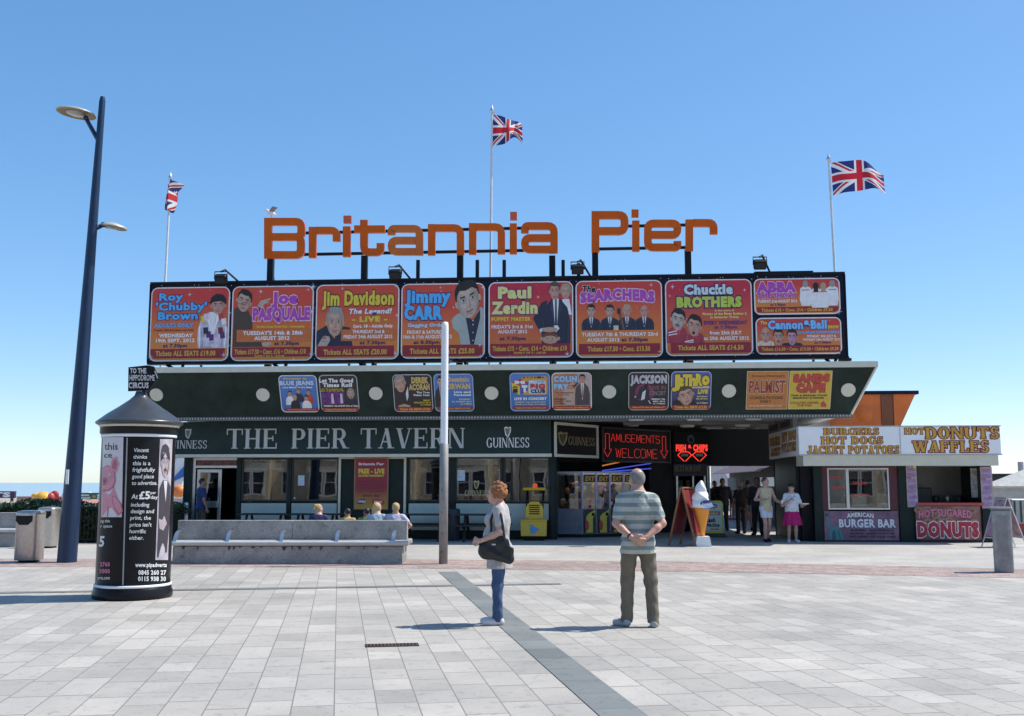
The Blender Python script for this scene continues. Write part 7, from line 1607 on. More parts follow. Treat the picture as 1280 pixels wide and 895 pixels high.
# ------------------------------------------------------------------ people: one continuous skinned surface per body, clothes fitted over it
def field(prims, h, k=.03, cut=(), sub=(), wob=0, seed=0):
    """blend tapered limbs and ellipsoids into one solid and skin it; returns vertices, faces"""
    lo = np.full(3, 1e9); hi = -lo
    for p in prims:
        if p[0] == 'c':
            r_ = max(p[3], p[4])
            for q in p[1:3]: lo = np.minimum(lo, np.array(q) - r_); hi = np.maximum(hi, np.array(q) + r_)
        else: lo = np.minimum(lo, np.array(p[1]) - np.array(p[2])); hi = np.maximum(hi, np.array(p[1]) + np.array(p[2]))
    lo -= .03; hi += .03
    n = np.ceil((hi - lo) / h).astype(int) + 2
    ax = [lo[i] + h * np.arange(n[i]) for i in range(3)]
    D = np.full(tuple(n), 1.0, np.float32)
    def dist(p, X, Y, Z):
        if p[0] == 'c':
            a, b, ra, rb = np.array(p[1], float), np.array(p[2], float), p[3], p[4]; fl = np.array(p[5] if len(p) > 5 else (1, 1, 1), float)
            a, b = a / fl, b / fl; ba = b - a; L = ba.dot(ba) + 1e-9
            px, py, pz = X / fl[0] - a[0], Y / fl[1] - a[1], Z / fl[2] - a[2]
            t = np.clip((px * ba[0] + py * ba[1] + pz * ba[2]) / L, 0, 1)
            return (np.sqrt((px - ba[0] * t) ** 2 + (py - ba[1] * t) ** 2 + (pz - ba[2] * t) ** 2) - (ra + (rb - ra) * t)) * fl.min()
        c, r_ = p[1], p[2]; X, Y, Z = X - c[0], Y - c[1], Z - c[2]
        if len(p) > 3:
            Q = p[3]; X, Y, Z = (Q[0][0] * X + Q[1][0] * Y + Q[2][0] * Z), (Q[0][1] * X + Q[1][1] * Y + Q[2][1] * Z), (Q[0][2] * X + Q[1][2] * Y + Q[2][2] * Z)
        k0 = np.sqrt((X / r_[0]) ** 2 + (Y / r_[1]) ** 2 + (Z / r_[2]) ** 2); k1 = np.sqrt((X / r_[0] ** 2) ** 2 + (Y / r_[1] ** 2) ** 2 + (Z / r_[2] ** 2) ** 2) + 1e-6
        return k0 * (k0 - 1) / k1
    def block(p, pad):
        if p[0] == 'c': r_ = max(p[3], p[4]); l2 = np.minimum(p[1], p[2]) - r_; h2 = np.maximum(p[1], p[2]) + r_
        else: m = max(p[2]); l2 = np.array(p[1]) - m; h2 = np.array(p[1]) + m
        i0 = np.maximum(((l2 - pad - lo) / h).astype(int), 0); i1 = np.minimum(((h2 + pad - lo) / h).astype(int) + 2, n)
        return tuple(slice(a, b) for a, b in zip(i0, i1))
    for p in prims:
        kk = p[6] if p[0] == 'c' and len(p) > 6 else k
        s_ = block(p, kk + 2 * h)
        if min(x.stop - x.start for x in s_) <= 0: continue
        X, Y, Z = np.meshgrid(ax[0][s_[0]], ax[1][s_[1]], ax[2][s_[2]], indexing='ij', sparse=True)
        d = dist(p, X, Y, Z).astype(np.float32); old = D[s_]
        hh = np.maximum(kk - np.abs(d - old), 0) / kk
        D[s_] = np.minimum(d, old) - hh * hh * kk * .25
    X, Y, Z = np.meshgrid(*ax, indexing='ij', sparse=True)
    if wob:
        f = seed * 1.7
        D += wob * (np.sin(X * 31 + Z * 17 + f) * np.sin(Z * 23 - Y * 19 + f) + .6 * np.sin(Z * 47 + X * 29 + 2 * f) * np.sin(Y * 37 + X * 13)).astype(np.float32)
    for p in sub: D = np.maximum(D, -dist(p, X, Y, Z).astype(np.float32))
    for o, nn in cut: D = np.maximum(D, ((X - o[0]) * nn[0] + (Y - o[1]) * nn[1] + (Z - o[2]) * nn[2]).astype(np.float32))
    D[0] = D[-1] = 1; D[:, 0] = D[:, -1] = 1; D[:, :, 0] = D[:, :, -1] = 1
    In = D < 0
    cnt = np.zeros(tuple(n - 1), np.int8)
    for i in (0, 1):
        for j in (0, 1):
            for l in (0, 1): cnt += In[i:n[0] - 1 + i, j:n[1] - 1 + j, l:n[2] - 1 + l]
    act = (cnt > 0) & (cnt < 8); ids = -np.ones(act.shape, np.int64); C = np.argwhere(act); ids[act] = np.arange(len(C))
    acc = np.zeros((len(C), 3)); num = np.zeros(len(C))
    corners = [(i, j, l) for i in (0, 1) for j in (0, 1) for l in (0, 1)]
    for a in corners:
        for ax_ in range(3):
            if a[ax_]: continue
            b = list(a); b[ax_] = 1
            da = D[C[:, 0] + a[0], C[:, 1] + a[1], C[:, 2] + a[2]]; db = D[C[:, 0] + b[0], C[:, 1] + b[1], C[:, 2] + b[2]]
            m = (da < 0) != (db < 0); t = np.where(m, da / np.where(m, da - db, 1), 0)
            pt = np.array(a, float)[None].repeat(len(C), 0); pt[:, ax_] += t
            acc[m] += pt[m]; num[m] += 1
    V = lo + h * (C + acc / num[:, None]); Fc = []
    for ax_ in range(3):
        o = [x for x in range(3) if x != ax_]
        sl0 = [slice(None)] * 3; sl1 = [slice(None)] * 3; sl0[ax_] = slice(0, -1); sl1[ax_] = slice(1, None)
        A0, A1 = In[tuple(sl0)], In[tuple(sl1)]
        E = np.argwhere(A0 != A1)
        ok = (E[:, o[0]] > 0) & (E[:, o[1]] > 0) & (E[:, o[0]] < n[o[0]] - 1) & (E[:, o[1]] < n[o[1]] - 1); E = E[ok]
        q = []
        for da, db in ((-1, -1), (0, -1), (0, 0), (-1, 0)):
            c = E.copy(); c[:, o[0]] += da; c[:, o[1]] += db; q.append(ids[c[:, 0], c[:, 1], c[:, 2]])
        q = np.stack(q, 1); fl = A0[E[:, 0], E[:, 1], E[:, 2]]
        if ax_ == 1: fl = ~fl
        q[~fl] = q[~fl][:, ::-1]; Fc.append(q)
    return V, np.concatenate(Fc)
def skin_obj(name, VF, mat, root, loc, rz):
    V, Fc = VF; me = bpy.data.meshes.new(name)
    me.from_pydata(V.tolist(), [], Fc.tolist()); me.materials.append(mat)
    me.polygons.foreach_set('use_smooth', [True] * len(me.polygons)); me.update()
    o = bpy.data.objects.new(name, me); COL.objects.link(o); o.parent = root; return o
def folds(m, sx=1.0, sz=.35, amt=.7, sc=11):
    """cloth folds: stretched noise as bump"""
    nt = m.node_tree; b = nt.nodes['Principled BSDF']; tc = nt.nodes.new('ShaderNodeTexCoord').outputs['Object']
    mp = nt.nodes.new('ShaderNodeMapping'); mp.inputs['Scale'].default_value = (sx, sx, sz); mp.inputs['Rotation'].default_value = (.35, .25, 0); nt.links.new(tc, mp.inputs['Vector'])
    n = nt.nodes.new('ShaderNodeTexNoise'); n.inputs['Scale'].default_value = sc; n.inputs['Detail'].default_value = 3; n.inputs['Distortion'].default_value = 1.2; nt.links.new(mp.outputs[0], n.inputs['Vector'])
    bn = nt.nodes.new('ShaderNodeBump'); bn.inputs['Strength'].default_value = amt; bn.inputs['Distance'].default_value = .035; nt.links.new(n.outputs[0], bn.inputs['Height']); nt.links.new(bn.outputs[0], b.inputs['Normal']); return m
def cloth(name, col, var=.16, scale=9, rough=.85, bump=.35):
    if name in MATS: return MATS[name]
    return folds(M(name, col, rough, 0, var, scale))
def striped(name, c1, c2, period, duty):
    m, nt, b = new_mat(name); tc = nt.nodes.new('ShaderNodeTexCoord').outputs['Object']; sp = nd(nt, 'ShaderNodeSeparateXYZ', tc)
    z = mth(nt, 'ADD', sp.outputs[2], mth(nt, 'MULTIPLY', mth(nt, 'SUBTRACT', noise(nt, tc, 5, 2), .5), .018))
    fr = mth(nt, 'FRACT', mth(nt, 'DIVIDE', z, period)); c = mixc(nt, mth(nt, 'LESS_THAN', fr, duty), c1, c2)
    c = mixc(nt, 1.0, c, ramp(nt, noise(nt, tc, 9, 4), [(.3, (.9, .9, .9)), (.7, (1.05, 1.05, 1.05))]), 'MULTIPLY')
    nt.links.new(c, b.inputs['Base Color']); b.inputs['Roughness'].default_value = .85
    bn = nt.nodes.new('ShaderNodeBump'); bn.inputs['Strength'].default_value = .5; bn.inputs['Distance'].default_value = .02; nt.links.new(noise(nt, tc, 16, 4), bn.inputs['Height']); nt.links.new(bn.outputs[0], b.inputs['Normal']); return folds(m, 1.2, .4, .6, 9)
def skinmat(name, col):
    m = M(name, col, .5, 0, .1, 14, .08, 70); b = m.node_tree.nodes['Principled BSDF']; b.inputs['Subsurface Weight'].default_value = .08; b.inputs['Subsurface Radius'].default_value = (.012, .005, .003); return m
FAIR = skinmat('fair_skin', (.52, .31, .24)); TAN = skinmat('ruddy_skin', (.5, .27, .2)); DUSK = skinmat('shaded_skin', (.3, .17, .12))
L3 = lambda a, b, t: tuple(a[i] + (b[i] - a[i]) * t for i in range(3))
def vadd(a, b, k=1): return tuple(a[i] + b[i] * k for i in range(3))
def hand(wr, d, nrm, s, curl=.5, thumb=1):
    """palm, four fingers of unequal length with bent knuckles, and a thumb from the side of the palm. d: direction wrist to knuckles, nrm: palm side"""
    d = Vector(d).normalized(); nrm = Vector(nrm); nrm = (nrm - d * nrm.dot(d)).normalized(); sd = d.cross(nrm); w0 = Vector(wr); P = []
    t = lambda v: tuple(v)
    for k in (-1, 0, 1): P.append(('c', t(w0 + d * .015 * s), t(w0 + d * .085 * s + sd * k * .026 * s), .022 * s, .016 * s, (1, 1, 1), .012))
    for i, (off, L) in enumerate(((-.034, .062), (-.012, .076), (.011, .082), (.033, .072))):
        b = w0 + d * .088 * s + sd * off * s; a1 = curl; p1 = b + (d * math.cos(a1) + nrm * math.sin(a1)) * L * .45 * s
        a2 = curl * 1.9; p2 = p1 + (d * math.cos(a2) + nrm * math.sin(a2)) * L * .32 * s; a3 = curl * 2.5; p3 = p2 + (d * math.cos(a3) + nrm * math.sin(a3)) * L * .25 * s
        for q0, q1, r0, r1 in ((b, p1, .0095, .009), (p1, p2, .009, .0082), (p2, p3, .0082, .007)): P.append(('c', t(q0), t(q1), r0 * s, r1 * s, (1, 1, 1), .006))
    b = w0 + d * .025 * s + sd * thumb * .026 * s; p1 = b + (d * .6 + sd * thumb * .7 + nrm * .25).normalized() * .04 * s; p2 = p1 + (d * .85 + sd * thumb * .15 + nrm * .5).normalized() * .034 * s; p3 = p2 + (d * .9 - sd * thumb * .1 + nrm * .45).normalized() * .024 * s
    for q0, q1, r0, r1 in ((b, p1, .014, .0115), (p1, p2, .0115, .01), (p2, p3, .01, .0085)): P.append(('c', t(q0), t(q1), r0 * s, r1 * s, (1, 1, 1), .008))
    return P
def person(label, loc, rz, H=1.72, b=1.0, skin=FAIR, hair=None, hstyle='short', top=None, sleeve=.55, hem=.86, trousers=None, tmode='long', shoes=None, pose=None, yaw=0, nod=0, vox=.012, belly=0, bust=0, flare=0, group=None, tapered=1.0, detail=False, wob=.003):
    s = H / 1.75; rt = thing('person', label, 'person', loc, group); rt.rotation_euler = (0, 0, rz)
    J = dict(hipR=(.09, 0, .92), hipL=(-.09, 0, .92), kneeR=(.1, .02, .5), kneeL=(-.1, .02, .5), ankR=(.11, -.02, .08), ankL=(-.11, -.02, .08), shR=(.185 * b, -.01, 1.425), shL=(-.185 * b, -.01, 1.425), elR=(.25 * b, -.03, 1.13), elL=(-.25 * b, -.03, 1.13), wrR=(.26 * b, .06, .89), wrL=(-.26 * b, .06, .89), pel=(0, 0, .95), chest=(0, -.01, 1.3), neck=(0, -.015, 1.47), head=(0, .015, 1.63), toeR=(.14, .15, .035), toeL=(-.14, .15, .035))
    hd = dict(R=((.1, .3, -1), (-1, 0, 0), .45), L=((-.1, .3, -1), (1, 0, 0), .45))
    if pose:
        hd.update(pose.get('hands', {})); J.update({k: v for k, v in pose.items() if k in J})
    J = {k: tuple(c * s for c in v) for k, v in J.items()}
    hc = Vector(J['head']); Q = Matrix.Rotation(yaw, 3, 'Z') @ Matrix.Rotation(nod, 3, 'X'); QL = [list(r_) for r_ in Q]
    hp = lambda x, y, z: tuple(hc + Q @ Vector((x, y, z)) * s)
    P = [('e', tuple(hc + Q @ Vector((0, -.008, .03)) * s), (.078 * s, .098 * s, .098 * s), QL), ('e', hp(0, .018, -.045), (.058 * s, .072 * s, .075 * s), QL), ('c', hp(0, .062, -.085), hp(0, .066, -.075), .024 * s, .026 * s, (1, 1, 1), .03),
         ('c', hp(0, .088, .015), hp(0, .108, -.022), .009 * s, .016 * s, (1, 1, 1), .014), ('c', hp(-.014, .09, -.062), hp(.014, .09, -.062), .01 * s, .01 * s, (1, 1, 1), .01), ('c', hp(-.03, .08, .03), hp(.03, .08, .03), .012 * s, .012 * s, (1, 1, 1), .02)]
    for k in (-1, 1): P.append(('e', hp(k * .079, -.005, -.005), (.012 * s, .024 * s, .034 * s), QL)); P.append(('e', hp(k * .045, .055, -.02), (.025 * s, .025 * s, .025 * s)))
    P.append(('c', J['neck'], hp(0, -.02, -.05), .062 * s * (.9 + .1 * b), .056 * s))
    fl = (1, .64, 1)
    pel, che = J['pel'], J['chest']; wst = L3(pel, che, .45); up = L3(che, J['neck'], .55)
    tor = lambda g: [('c', pel, wst, .158 * s * b + g, .146 * s * b + g, fl, .06), ('c', wst, che, .146 * s * b + g, .165 * s * b + g, fl, .06), ('c', che, up, .165 * s * b + g, .12 * s * b + g, fl, .06), ('c', L3(J['shL'], J['shR'], .06), L3(J['shL'], J['shR'], .94), .058 * s + g, .058 * s + g, (1, 1, 1), .06), ('c', up, J['neck'], .085 * s + g, .062 * s + g, (1, .8, 1), .06)]
    extra = []
    if belly: extra.append(('e', vadd(wst, (0, .07 * s, -.02)), (.15 * s * b, .1 * s + belly, .17 * s)))
    if bust:
        for k in (-1, 1): extra.append(('e', vadd(che, (k * .075 * s, .085 * s, -.0)), (.085 * s, .07 * s + bust, .08 * s)))
    for k in (-1, 1): extra.append(('e', vadd(pel, (k * .07 * s, -.075 * s, -.04 * s)), (.085 * s * b, .075 * s, .1 * s)))
    P += tor(-.014) + [('e', e[1], tuple(r_ - .014 for r_ in e[2])) for e in extra]
    A_ = (.9 + .1 * b)
    for k in 'RL':
        P.append(('c', J['sh' + k], J['el' + k], .05 * s * A_, .039 * s * A_)); P.append(('c', J['el' + k], L3(J['el' + k], J['wr' + k], .35), .039 * s * A_, .041 * s * A_)); P.append(('c', L3(J['el' + k], J['wr' + k], .35), J['wr' + k], .041 * s * A_, .026 * s))
        d_, n_, cu_ = hd[k]; P += hand(J['wr' + k], d_, n_, s, cu_, -1 if k == 'R' else 1)
        lg = .78 if (trousers and tmode == 'long') else 1.0
        P.append(('c', J['hip' + k], J['knee' + k], .083 * lg * s * b, .053 * lg * s)); P.append(('c', J['knee' + k], L3(J['knee' + k], J['ank' + k], .35), .052 * lg * s, .056 * lg * s)); P.append(('c', L3(J['knee' + k], J['ank' + k], .35), J['ank' + k], .056 * lg * s, .036 * s)); P.append(('c', vadd(J['ank' + k], (0, -.02 * s, -.03 * s)), J['toe' + k], .034 * s, .026 * s))
    skin_obj('body', field(P, vox * .62 if detail else vox, .025), skin, rt, loc, rz)
    if top:
        S_ = tor(.008) + [('e', e[1], tuple(r_ + .02 for r_ in e[2])) for e in extra]
        sc = [((0, 0, hem * s), (0, 0, -1)), ((0, 0, J['neck'][2] + .01 * s), (0, .25, 1))]
        if flare: S_.append(('c', pel, (pel[0], pel[1], hem * s), .18 * s * b, .186 * s * b + flare, (1, .78, 1)))
        else: S_.append(('c', pel, (pel[0], pel[1], min(pel[2], hem * s)), .186 * s * b, .192 * s * b, (1, .74, 1)))
        if sleeve:
            for k in 'RL':
                se_ = L3(J['sh' + k], J['el' + k], min(1, sleeve)); S_.append(('c', J['sh' + k], se_, .058 * s * A_, .06 * s * A_, (1, 1, 1), .04))
                if sleeve > 1: S_.append(('c', se_, L3(J['el' + k], J['wr' + k], sleeve - 1), .056 * s, .046 * s))
        sub_ = [('c', J['neck'], hp(0, .0, -.06), .066 * s, .07 * s)]
        if not sleeve: sub_ += [('e', vadd(J['sh' + k], ((.03 if k == 'R' else -.03) * s, 0, -.04 * s)), (.055 * s, .12 * s, .1 * s)) for k in 'RL']
        skin_obj('top', field(S_, vox * .8 if detail else vox, .03, sc, sub_, wob, len(label)), top, rt, loc, rz)
    if trousers:
        wa_ = L3(pel, wst, .45)
        T_ = [('c', pel, wa_, .162 * s * b, .15 * s * b, (1, .68, 1), .06)] + [('e', e[1], tuple(r_ + .004 for r_ in e[2])) for e in extra[-2:]]
        for k in 'RL':
            kn, an = J['knee' + k], J['ank' + k]
            if tmode == 'long':
                T_.append(('c', J['hip' + k], kn, .1 * s * b * (.5 + .5 * tapered), .072 * s * tapered)); T_.append(('c', kn, vadd(an, (0, 0, -.02)), .072 * s * tapered, .066 * s * tapered)); 
            else: T_.append(('c', J['hip' + k], L3(J['hip' + k], kn, .62), .108 * s * b, .1 * s * b))
        zlo = (.05 if tmode == 'long' else .66) * s
        seated = abs(J['kneeR'][1] - J['hipR'][1]) > .2
        skin_obj('trousers' if tmode == 'long' else 'shorts', field(T_, vox * .8 if detail else vox, .03, [((0, 0, wa_[2] + .03), (0, 0, 1))] + ([] if seated and tmode != 'long' else [((0, 0, zlo), (0, 0, -1))]), (), wob, 3), trousers, rt, loc, rz)
    if shoes:
        for k in 'RL':
            an, to = J['ank' + k], J['toe' + k]; he = vadd(an, (0, -.03 * s, -.035 * s))
            sf = [('c', he, to, .045 * s, .036 * s, (1, 1, .9)), ('c', L3(he, to, .55), to, .046 * s, .042 * s), ('c', vadd(he, (0, .01, .03)), L3(he, to, .35), .042 * s, .04 * s)]
            skin_obj('shoe', field(sf, .008, .02, [((0, 0, .004 + min(0, an[2] - .08 * s)), (0, 0, -1))]), shoes, rt, loc, rz)
    if hair:
        if hstyle == 'short': Hh = [('e', hp(0, -.018, .04), (.088 * s, .102 * s, .1 * s), QL)]; hcut = [(hp(0, .06, .06), tuple(Q @ Vector((0, .8, -.6)))), (hp(0, -.02, -.06), tuple(Q @ Vector((0, .3, -1)))), (hp(0, .05, 0), tuple(Q @ Vector((0, 1, -.1))))]; w_ = .002
        elif hstyle == 'balding': Hh = [('e', hp(0, -.012, .02), (.084 * s, .1 * s, .102 * s), QL)]; hcut = [(hp(0, 0, .1), tuple(Q @ Vector((0, .55, 1)))), (hp(0, .03, 0), tuple(Q @ Vector((0, 1, .2)))), (hp(0, 0, -.055), (0, 0, -1))]; w_ = .001
        elif hstyle == 'curly':
            rn = random.Random(3); Hh = [('e', hp(0, -.03, .035), (.1 * s, .105 * s, .108 * s), QL)]
            for i in range(70):
                d = Vector((rn.gauss(0, 1), rn.gauss(-.35, .9), rn.gauss(.45, .8))).normalized()
                if d.y > .45 and d.z < .5: continue
                if d.z < -.6: continue
                c = (d.x * .094, -.026 + d.y * .106, .037 + d.z * .112); r_ = rn.uniform(.015, .034) * s; Hh.append(('e', hp(*c), (r_, r_, r_)))
            hcut = [(hp(0, .085, .04), tuple(Q @ Vector((0, 1, -.75))))]; w_ = .003
        else: Hh = [('e', hp(0, -.02, .035), (.092 * s, .104 * s, .102 * s), QL), ('c', hp(0, -.07, -.02), hp(0, -.085, -.13), .06 * s, .05 * s, (1.2, .7, 1))]; hcut = [(hp(0, .055, .04), tuple(Q @ Vector((0, .8, -.6))))]; w_ = .003
        if hstyle == 'ponytail': Hh = [('e', hp(0, -.016, .04), (.088 * s, .1 * s, .098 * s), QL), ('e', hp(0, -.1, .1), (.035 * s, .035 * s, .035 * s)), ('c', hp(0, -.12, .1), hp(0, -.16, -.02), .03 * s, .016 * s)]
        skin_obj('hair', field(Hh, .007 if detail else vox * .8, .006 if hstyle == 'curly' else .012, hcut, (), w_, 1), hair, rt, loc, rz)
    mb = MB()
    for k in (-1, 1): mb.ball(hp(k * .032, .083, .012), .011 * s, INK, 8)
    o = mb.build('eyes', rt, None) if False else None
    me = bpy.data.meshes.new('eye'); me.from_pydata(mb.v, [], mb.f); me.materials.append(INK); o = bpy.data.objects.new('eyes', me); COL.objects.link(o); o.parent = rt
    return rt, J, hp
def local_build(mb, name, root):
    """a part modelled in the person's own axes"""
    ORG['_zero'] = Vector((0, 0, 0)); me = bpy.data.meshes.new(name); me.from_pydata(mb.v, [], mb.f)
    for m in mb.mats: me.materials.append(m)
    me.polygons.foreach_set('material_index', mb.m); me.polygons.foreach_set('use_smooth', mb.sm); me.update()
    o = bpy.data.objects.new(name, me); COL.objects.link(o); o.parent = root; return o

# the man with his hands behind his back, seen from behind (facing the pier)
ml = gr(799, 784)
POLO = striped('striped_polo', (.44, .455, .41), (.2, .255, .245), .098, .46)
KH = cloth('khaki_trousers', (.155, .13, .095)); GREYSHOE = M('grey_trainers', (.34, .36, .38), .6, var=.3, scale=20)
rt, J, hp = person('balding grey man from behind in striped polo and khaki trousers, hands clasped at his back', ml, R(3), 1.83, 1.02, TAN, M('grey_hair', (.2, .195, .19), .85, var=.4, scale=45, bump=.5, bscale=90), 'balding', POLO, .7, .8, KH, 'long', GREYSHOE,
    dict(ankR=(.155, -.03, .08), ankL=(-.135, .02, .08), toeR=(.2, .12, .035), toeL=(-.24, .13, .035), kneeR=(.135, .02, .5), kneeL=(-.12, .03, .5), elR=(.262, -.1, 1.13), elL=(-.25, -.1, 1.13), shR=(.183, -.01, 1.385), shL=(-.183, -.01, 1.385), head=(0, .03, 1.605), neck=(0, -.005, 1.455), wrR=(.075, -.215, .985), wrL=(-.085, -.235, .98), hands=dict(R=((-1, -.05, -.35), (0, -.35, -1), .55), L=((1, -.25, -.45), (0, .6, .3), .5))), yaw=R(22), vox=.010, belly=.02, flare=.012, detail=True, wob=.0055)
mb = MB(); mb.lathe([(.028, -.012), (.034, -.008), (.034, .008), (.028, .012)], Vector(L3(J['elL'], J['wrL'], .86)), BLACK, 16, M4=(Vector(J['wrL']) - Vector(J['elL'])).to_track_quat('Z', 'Y').to_matrix()); local_build(mb, 'watch', rt)
s_ = 1.83 / 1.75
pc = [(-.085, -.06, 1.455), (-.05, -.085, 1.475), (0, -.095, 1.48), (.05, -.085, 1.475), (.085, -.06, 1.455)]
mb = MB(); mb.path([tuple(c * s_ for c in p_) for p_ in pc], [.012, .016, .017, .016, .012], M('polo_collar', (.42, .44, .41), .85), 8); local_build(mb, 'collar', rt)

# the woman in profile with the black shoulder bag
wl = gr(624.5, 781)
LG = cloth('pale_grey_blouse', (.4, .375, .37)); JEAN = cloth('blue_jeans', (.045, .085, .18), .3, 10); WS = M('white_shoes', (.62, .6, .58), .5, var=.1)
rt, J, hp = person('ginger haired woman in pale grey top and blue jeans, profile, with black shoulder bag', wl, R(90) - R(4), 1.63, .98, FAIR, M('ginger_curls', (.3, .12, .045), .8, var=.55, scale=60, bump=.6, bscale=90), 'curly', LG, .62, .7, JEAN, 'long', WS,
    dict(elL=(-.27, -.05, 1.16), wrL=(-.3, .19, 1.05), elR=(.24, -.04, 1.1), wrR=(.16, .2, 1.02), kneeL=(-.09, .02, .48), kneeR=(.085, .03, .48), ankL=(-.085, .0, .08), ankR=(.08, .05, .08), toeL=(-.1, .17, .035), toeR=(.09, .22, .035), head=(0, .05, 1.62), neck=(0, .0, 1.47), hands=dict(L=((.35, .8, .1), (1, -.2, -.3), .6), R=((-.4, .8, .0), (-1, -.2, -.2), .6))), yaw=R(0), vox=.010, bust=.02, belly=.02, flare=.03, detail=True, tapered=.86)
s_ = 1.63 / 1.75; BAG = M('black_leather', (.012, .012, .014), .35, var=.3, bump=.25, bscale=22)
V_ = lambda x, y, z: (x * s_, y * s_, z * s_)
bag = field([('c', V_(-.25, -.12, .93), V_(-.25, .13, .97), .08, .085, (.42, 1, 1), .04), ('c', V_(-.25, -.09, 1.06), V_(-.25, .1, 1.07), .045, .045, (.6, 1, 1), .04), ('c', V_(-.25, -.16, .83), V_(-.25, .16, .89), .05, .05, (.7, 1, 1), .04)], .01, .05, (), (), .006, 2)
bo2 = skin_obj('shoulder_bag', bag, BAG, rt, wl, 0)
mb = MB(); mb.path([V_(-.275, -.11, 1.05), V_(-.285, -.09, 1.2), V_(-.262, -.06, 1.36), V_(-.17, -.02, 1.475), V_(-.15, .03, 1.46), V_(-.19, .085, 1.3), V_(-.225, .07, 1.15), V_(-.245, .06, 1.06)], .015, BAG, 8); local_build(mb, 'strap', bo2)
mb = MB(); mb.cbox(-.29, -.268, -.0 * s_, .05 * s_, 1.0 * s_, 1.02 * s_, ALU, .003); local_build(mb, 'clasp', bo2)
mb = MB(); mb.lathe([(.024, -.008), (.029, 0), (.024, .008)], Vector(L3(J['elL'], J['wrL'], .9)), ALU, 14, M4=(Vector(J['wrL']) - Vector(J['elL'])).to_track_quat('Z', 'Y').to_matrix()); local_build(mb, 'wristwatch', rt)

# man at the pub door
person('man in royal blue polo shirt with dark hair standing at the pub door', Vector((X_(253, 30.1), 30.1, 0)), R(-50), 1.76, 1.03, DUSK, HB, 'short', cloth('royal_blue_polo', (.02, .045, .16)), .6, .84, cloth('brown_trousers', (.1, .07, .05)), 'long', BLACK, None, yaw=R(-25))

# people on the far side of the bench
SEAT = dict(pel=(0, 0, .6), chest=(0, -.02, .95), neck=(0, 0, 1.12), head=(0, .03, 1.28), hipR=(.09, .02, .56), hipL=(-.09, .02, .56), kneeR=(.1, .44, .53), kneeL=(-.1, .44, .53), ankR=(.1, .44, .09), ankL=(-.1, .44, .09), toeR=(.11, .6, .035), toeL=(-.11, .6, .035), shR=(.185, -.01, 1.075), shL=(-.185, -.01, 1.075), elR=(.24, .05, .8), elL=(-.24, .05, .8), wrR=(.12, .28, .72), wrL=(-.12, .28, .72), hands=dict(R=((-.5, 1, -.2), (0, 0, -1), .5), L=((.5, 1, -.2), (0, 0, -1), .5)))
def sitter(u, label, H, skin, hair, hst, top, trs, yaw=0, nod=0, sleeve=.6, dz=0, over=None, y=.82):
    x = (u - 212) / 294 * BL_LEN; p_ = BMX @ Vector((x, y, 0)); ps = dict(SEAT)
    if over: ps.update(over)
    return person(label, p_ + Vector((0, 0, dz)), YAW, H, 1.0, skin, hair, hst, top, sleeve, .56, trs, 'long', BLACK, ps, yaw=yaw, nod=nod, group='people sitting behind the bench back')
sitter(387.5, 'fair ponytailed person in navy top sitting behind the bench back', 1.42, FAIR, M('fair_hair', (.42, .28, .12), .7, var=.3, scale=40), 'ponytail', cloth('navy_top', (.02, .03, .09)), JEAN, R(-50), 0, 1.2, .05)
sitter(425, 'dark haired child in yellow top sitting behind the bench back', 1.26, DUSK, HB, 'short', cloth('yellow_top', (.5, .36, .12)), JEAN, R(30), 0, .6, .09)
sitter(449, 'dark haired child in green sitting half hidden beside the fair haired pair', 1.28, DUSK, HB, 'short', cloth('green_top', (.12, .26, .06)), JEAN, R(20), 0, .6, .08, y=.95)
sitter(464, 'fair haired person in light blue shirt turning the head, behind the bench back', 1.52, FAIR, M('blond_hair', (.46, .33, .16), .7, var=.3, scale=40), 'bob', cloth('light_blue_shirt', (.36, .46, .56)), JEAN, R(-45), R(-8), .8, .0)
sitter(488, 'blond person in lilac white top with elbow out at the bench end', 1.52, FAIR, M('straw_hair', (.4, .29, .15), .7, var=.3, scale=40), 'bob', cloth('lilac_white_top', (.5, .5, .62)), JEAN, R(10), 0, .6, .0, dict(elR=(.36, .02, .86), wrR=(.2, .26, .74)))

# eaters by the stall and people in the passage
gT = gr(958.5, 677.5)
TANK = cloth('cream_vest', (.55, .48, .32)); SHO = cloth('white_shorts', (.62, .66, .75))
rt, J, hp = person('thin man in cream vest and white shorts walking out of the passage with food', gT, R(-168), 1.78, .92, FAIR, HBR, 'short', TANK, 0, .84, SHO, 'shorts', BLACK, dict(elR=(.3, .02, 1.15), wrR=(.12, .26, 1.16), elL=(-.27, .05, 1.14), wrL=(-.3, .3, 1.07), ankR=(.07, .08, .08), kneeR=(.08, .14, .5), toeR=(.08, .25, .035), ankL=(-.06, -.1, .1), kneeL=(-.06, .08, .49), toeL=(-.07, .05, .04), hands=dict(R=((-.6, .6, .1), (0, 0, 1), .6), L=((-.1, 1, .1), (1, 0, 0), .8))), yaw=R(35), vox=.012, flare=.02)
mb = MB(); c = Vector(J['wrL']) + Vector((0, .13, .02)); mb.lathe([(.01, -.05), (.045, .05), (.02, .055)], c, M('chip_paper', (.75, .75, .72), .7), 10); local_build(mb, 'paper_cone', rt)
gW = gr(991, 678)
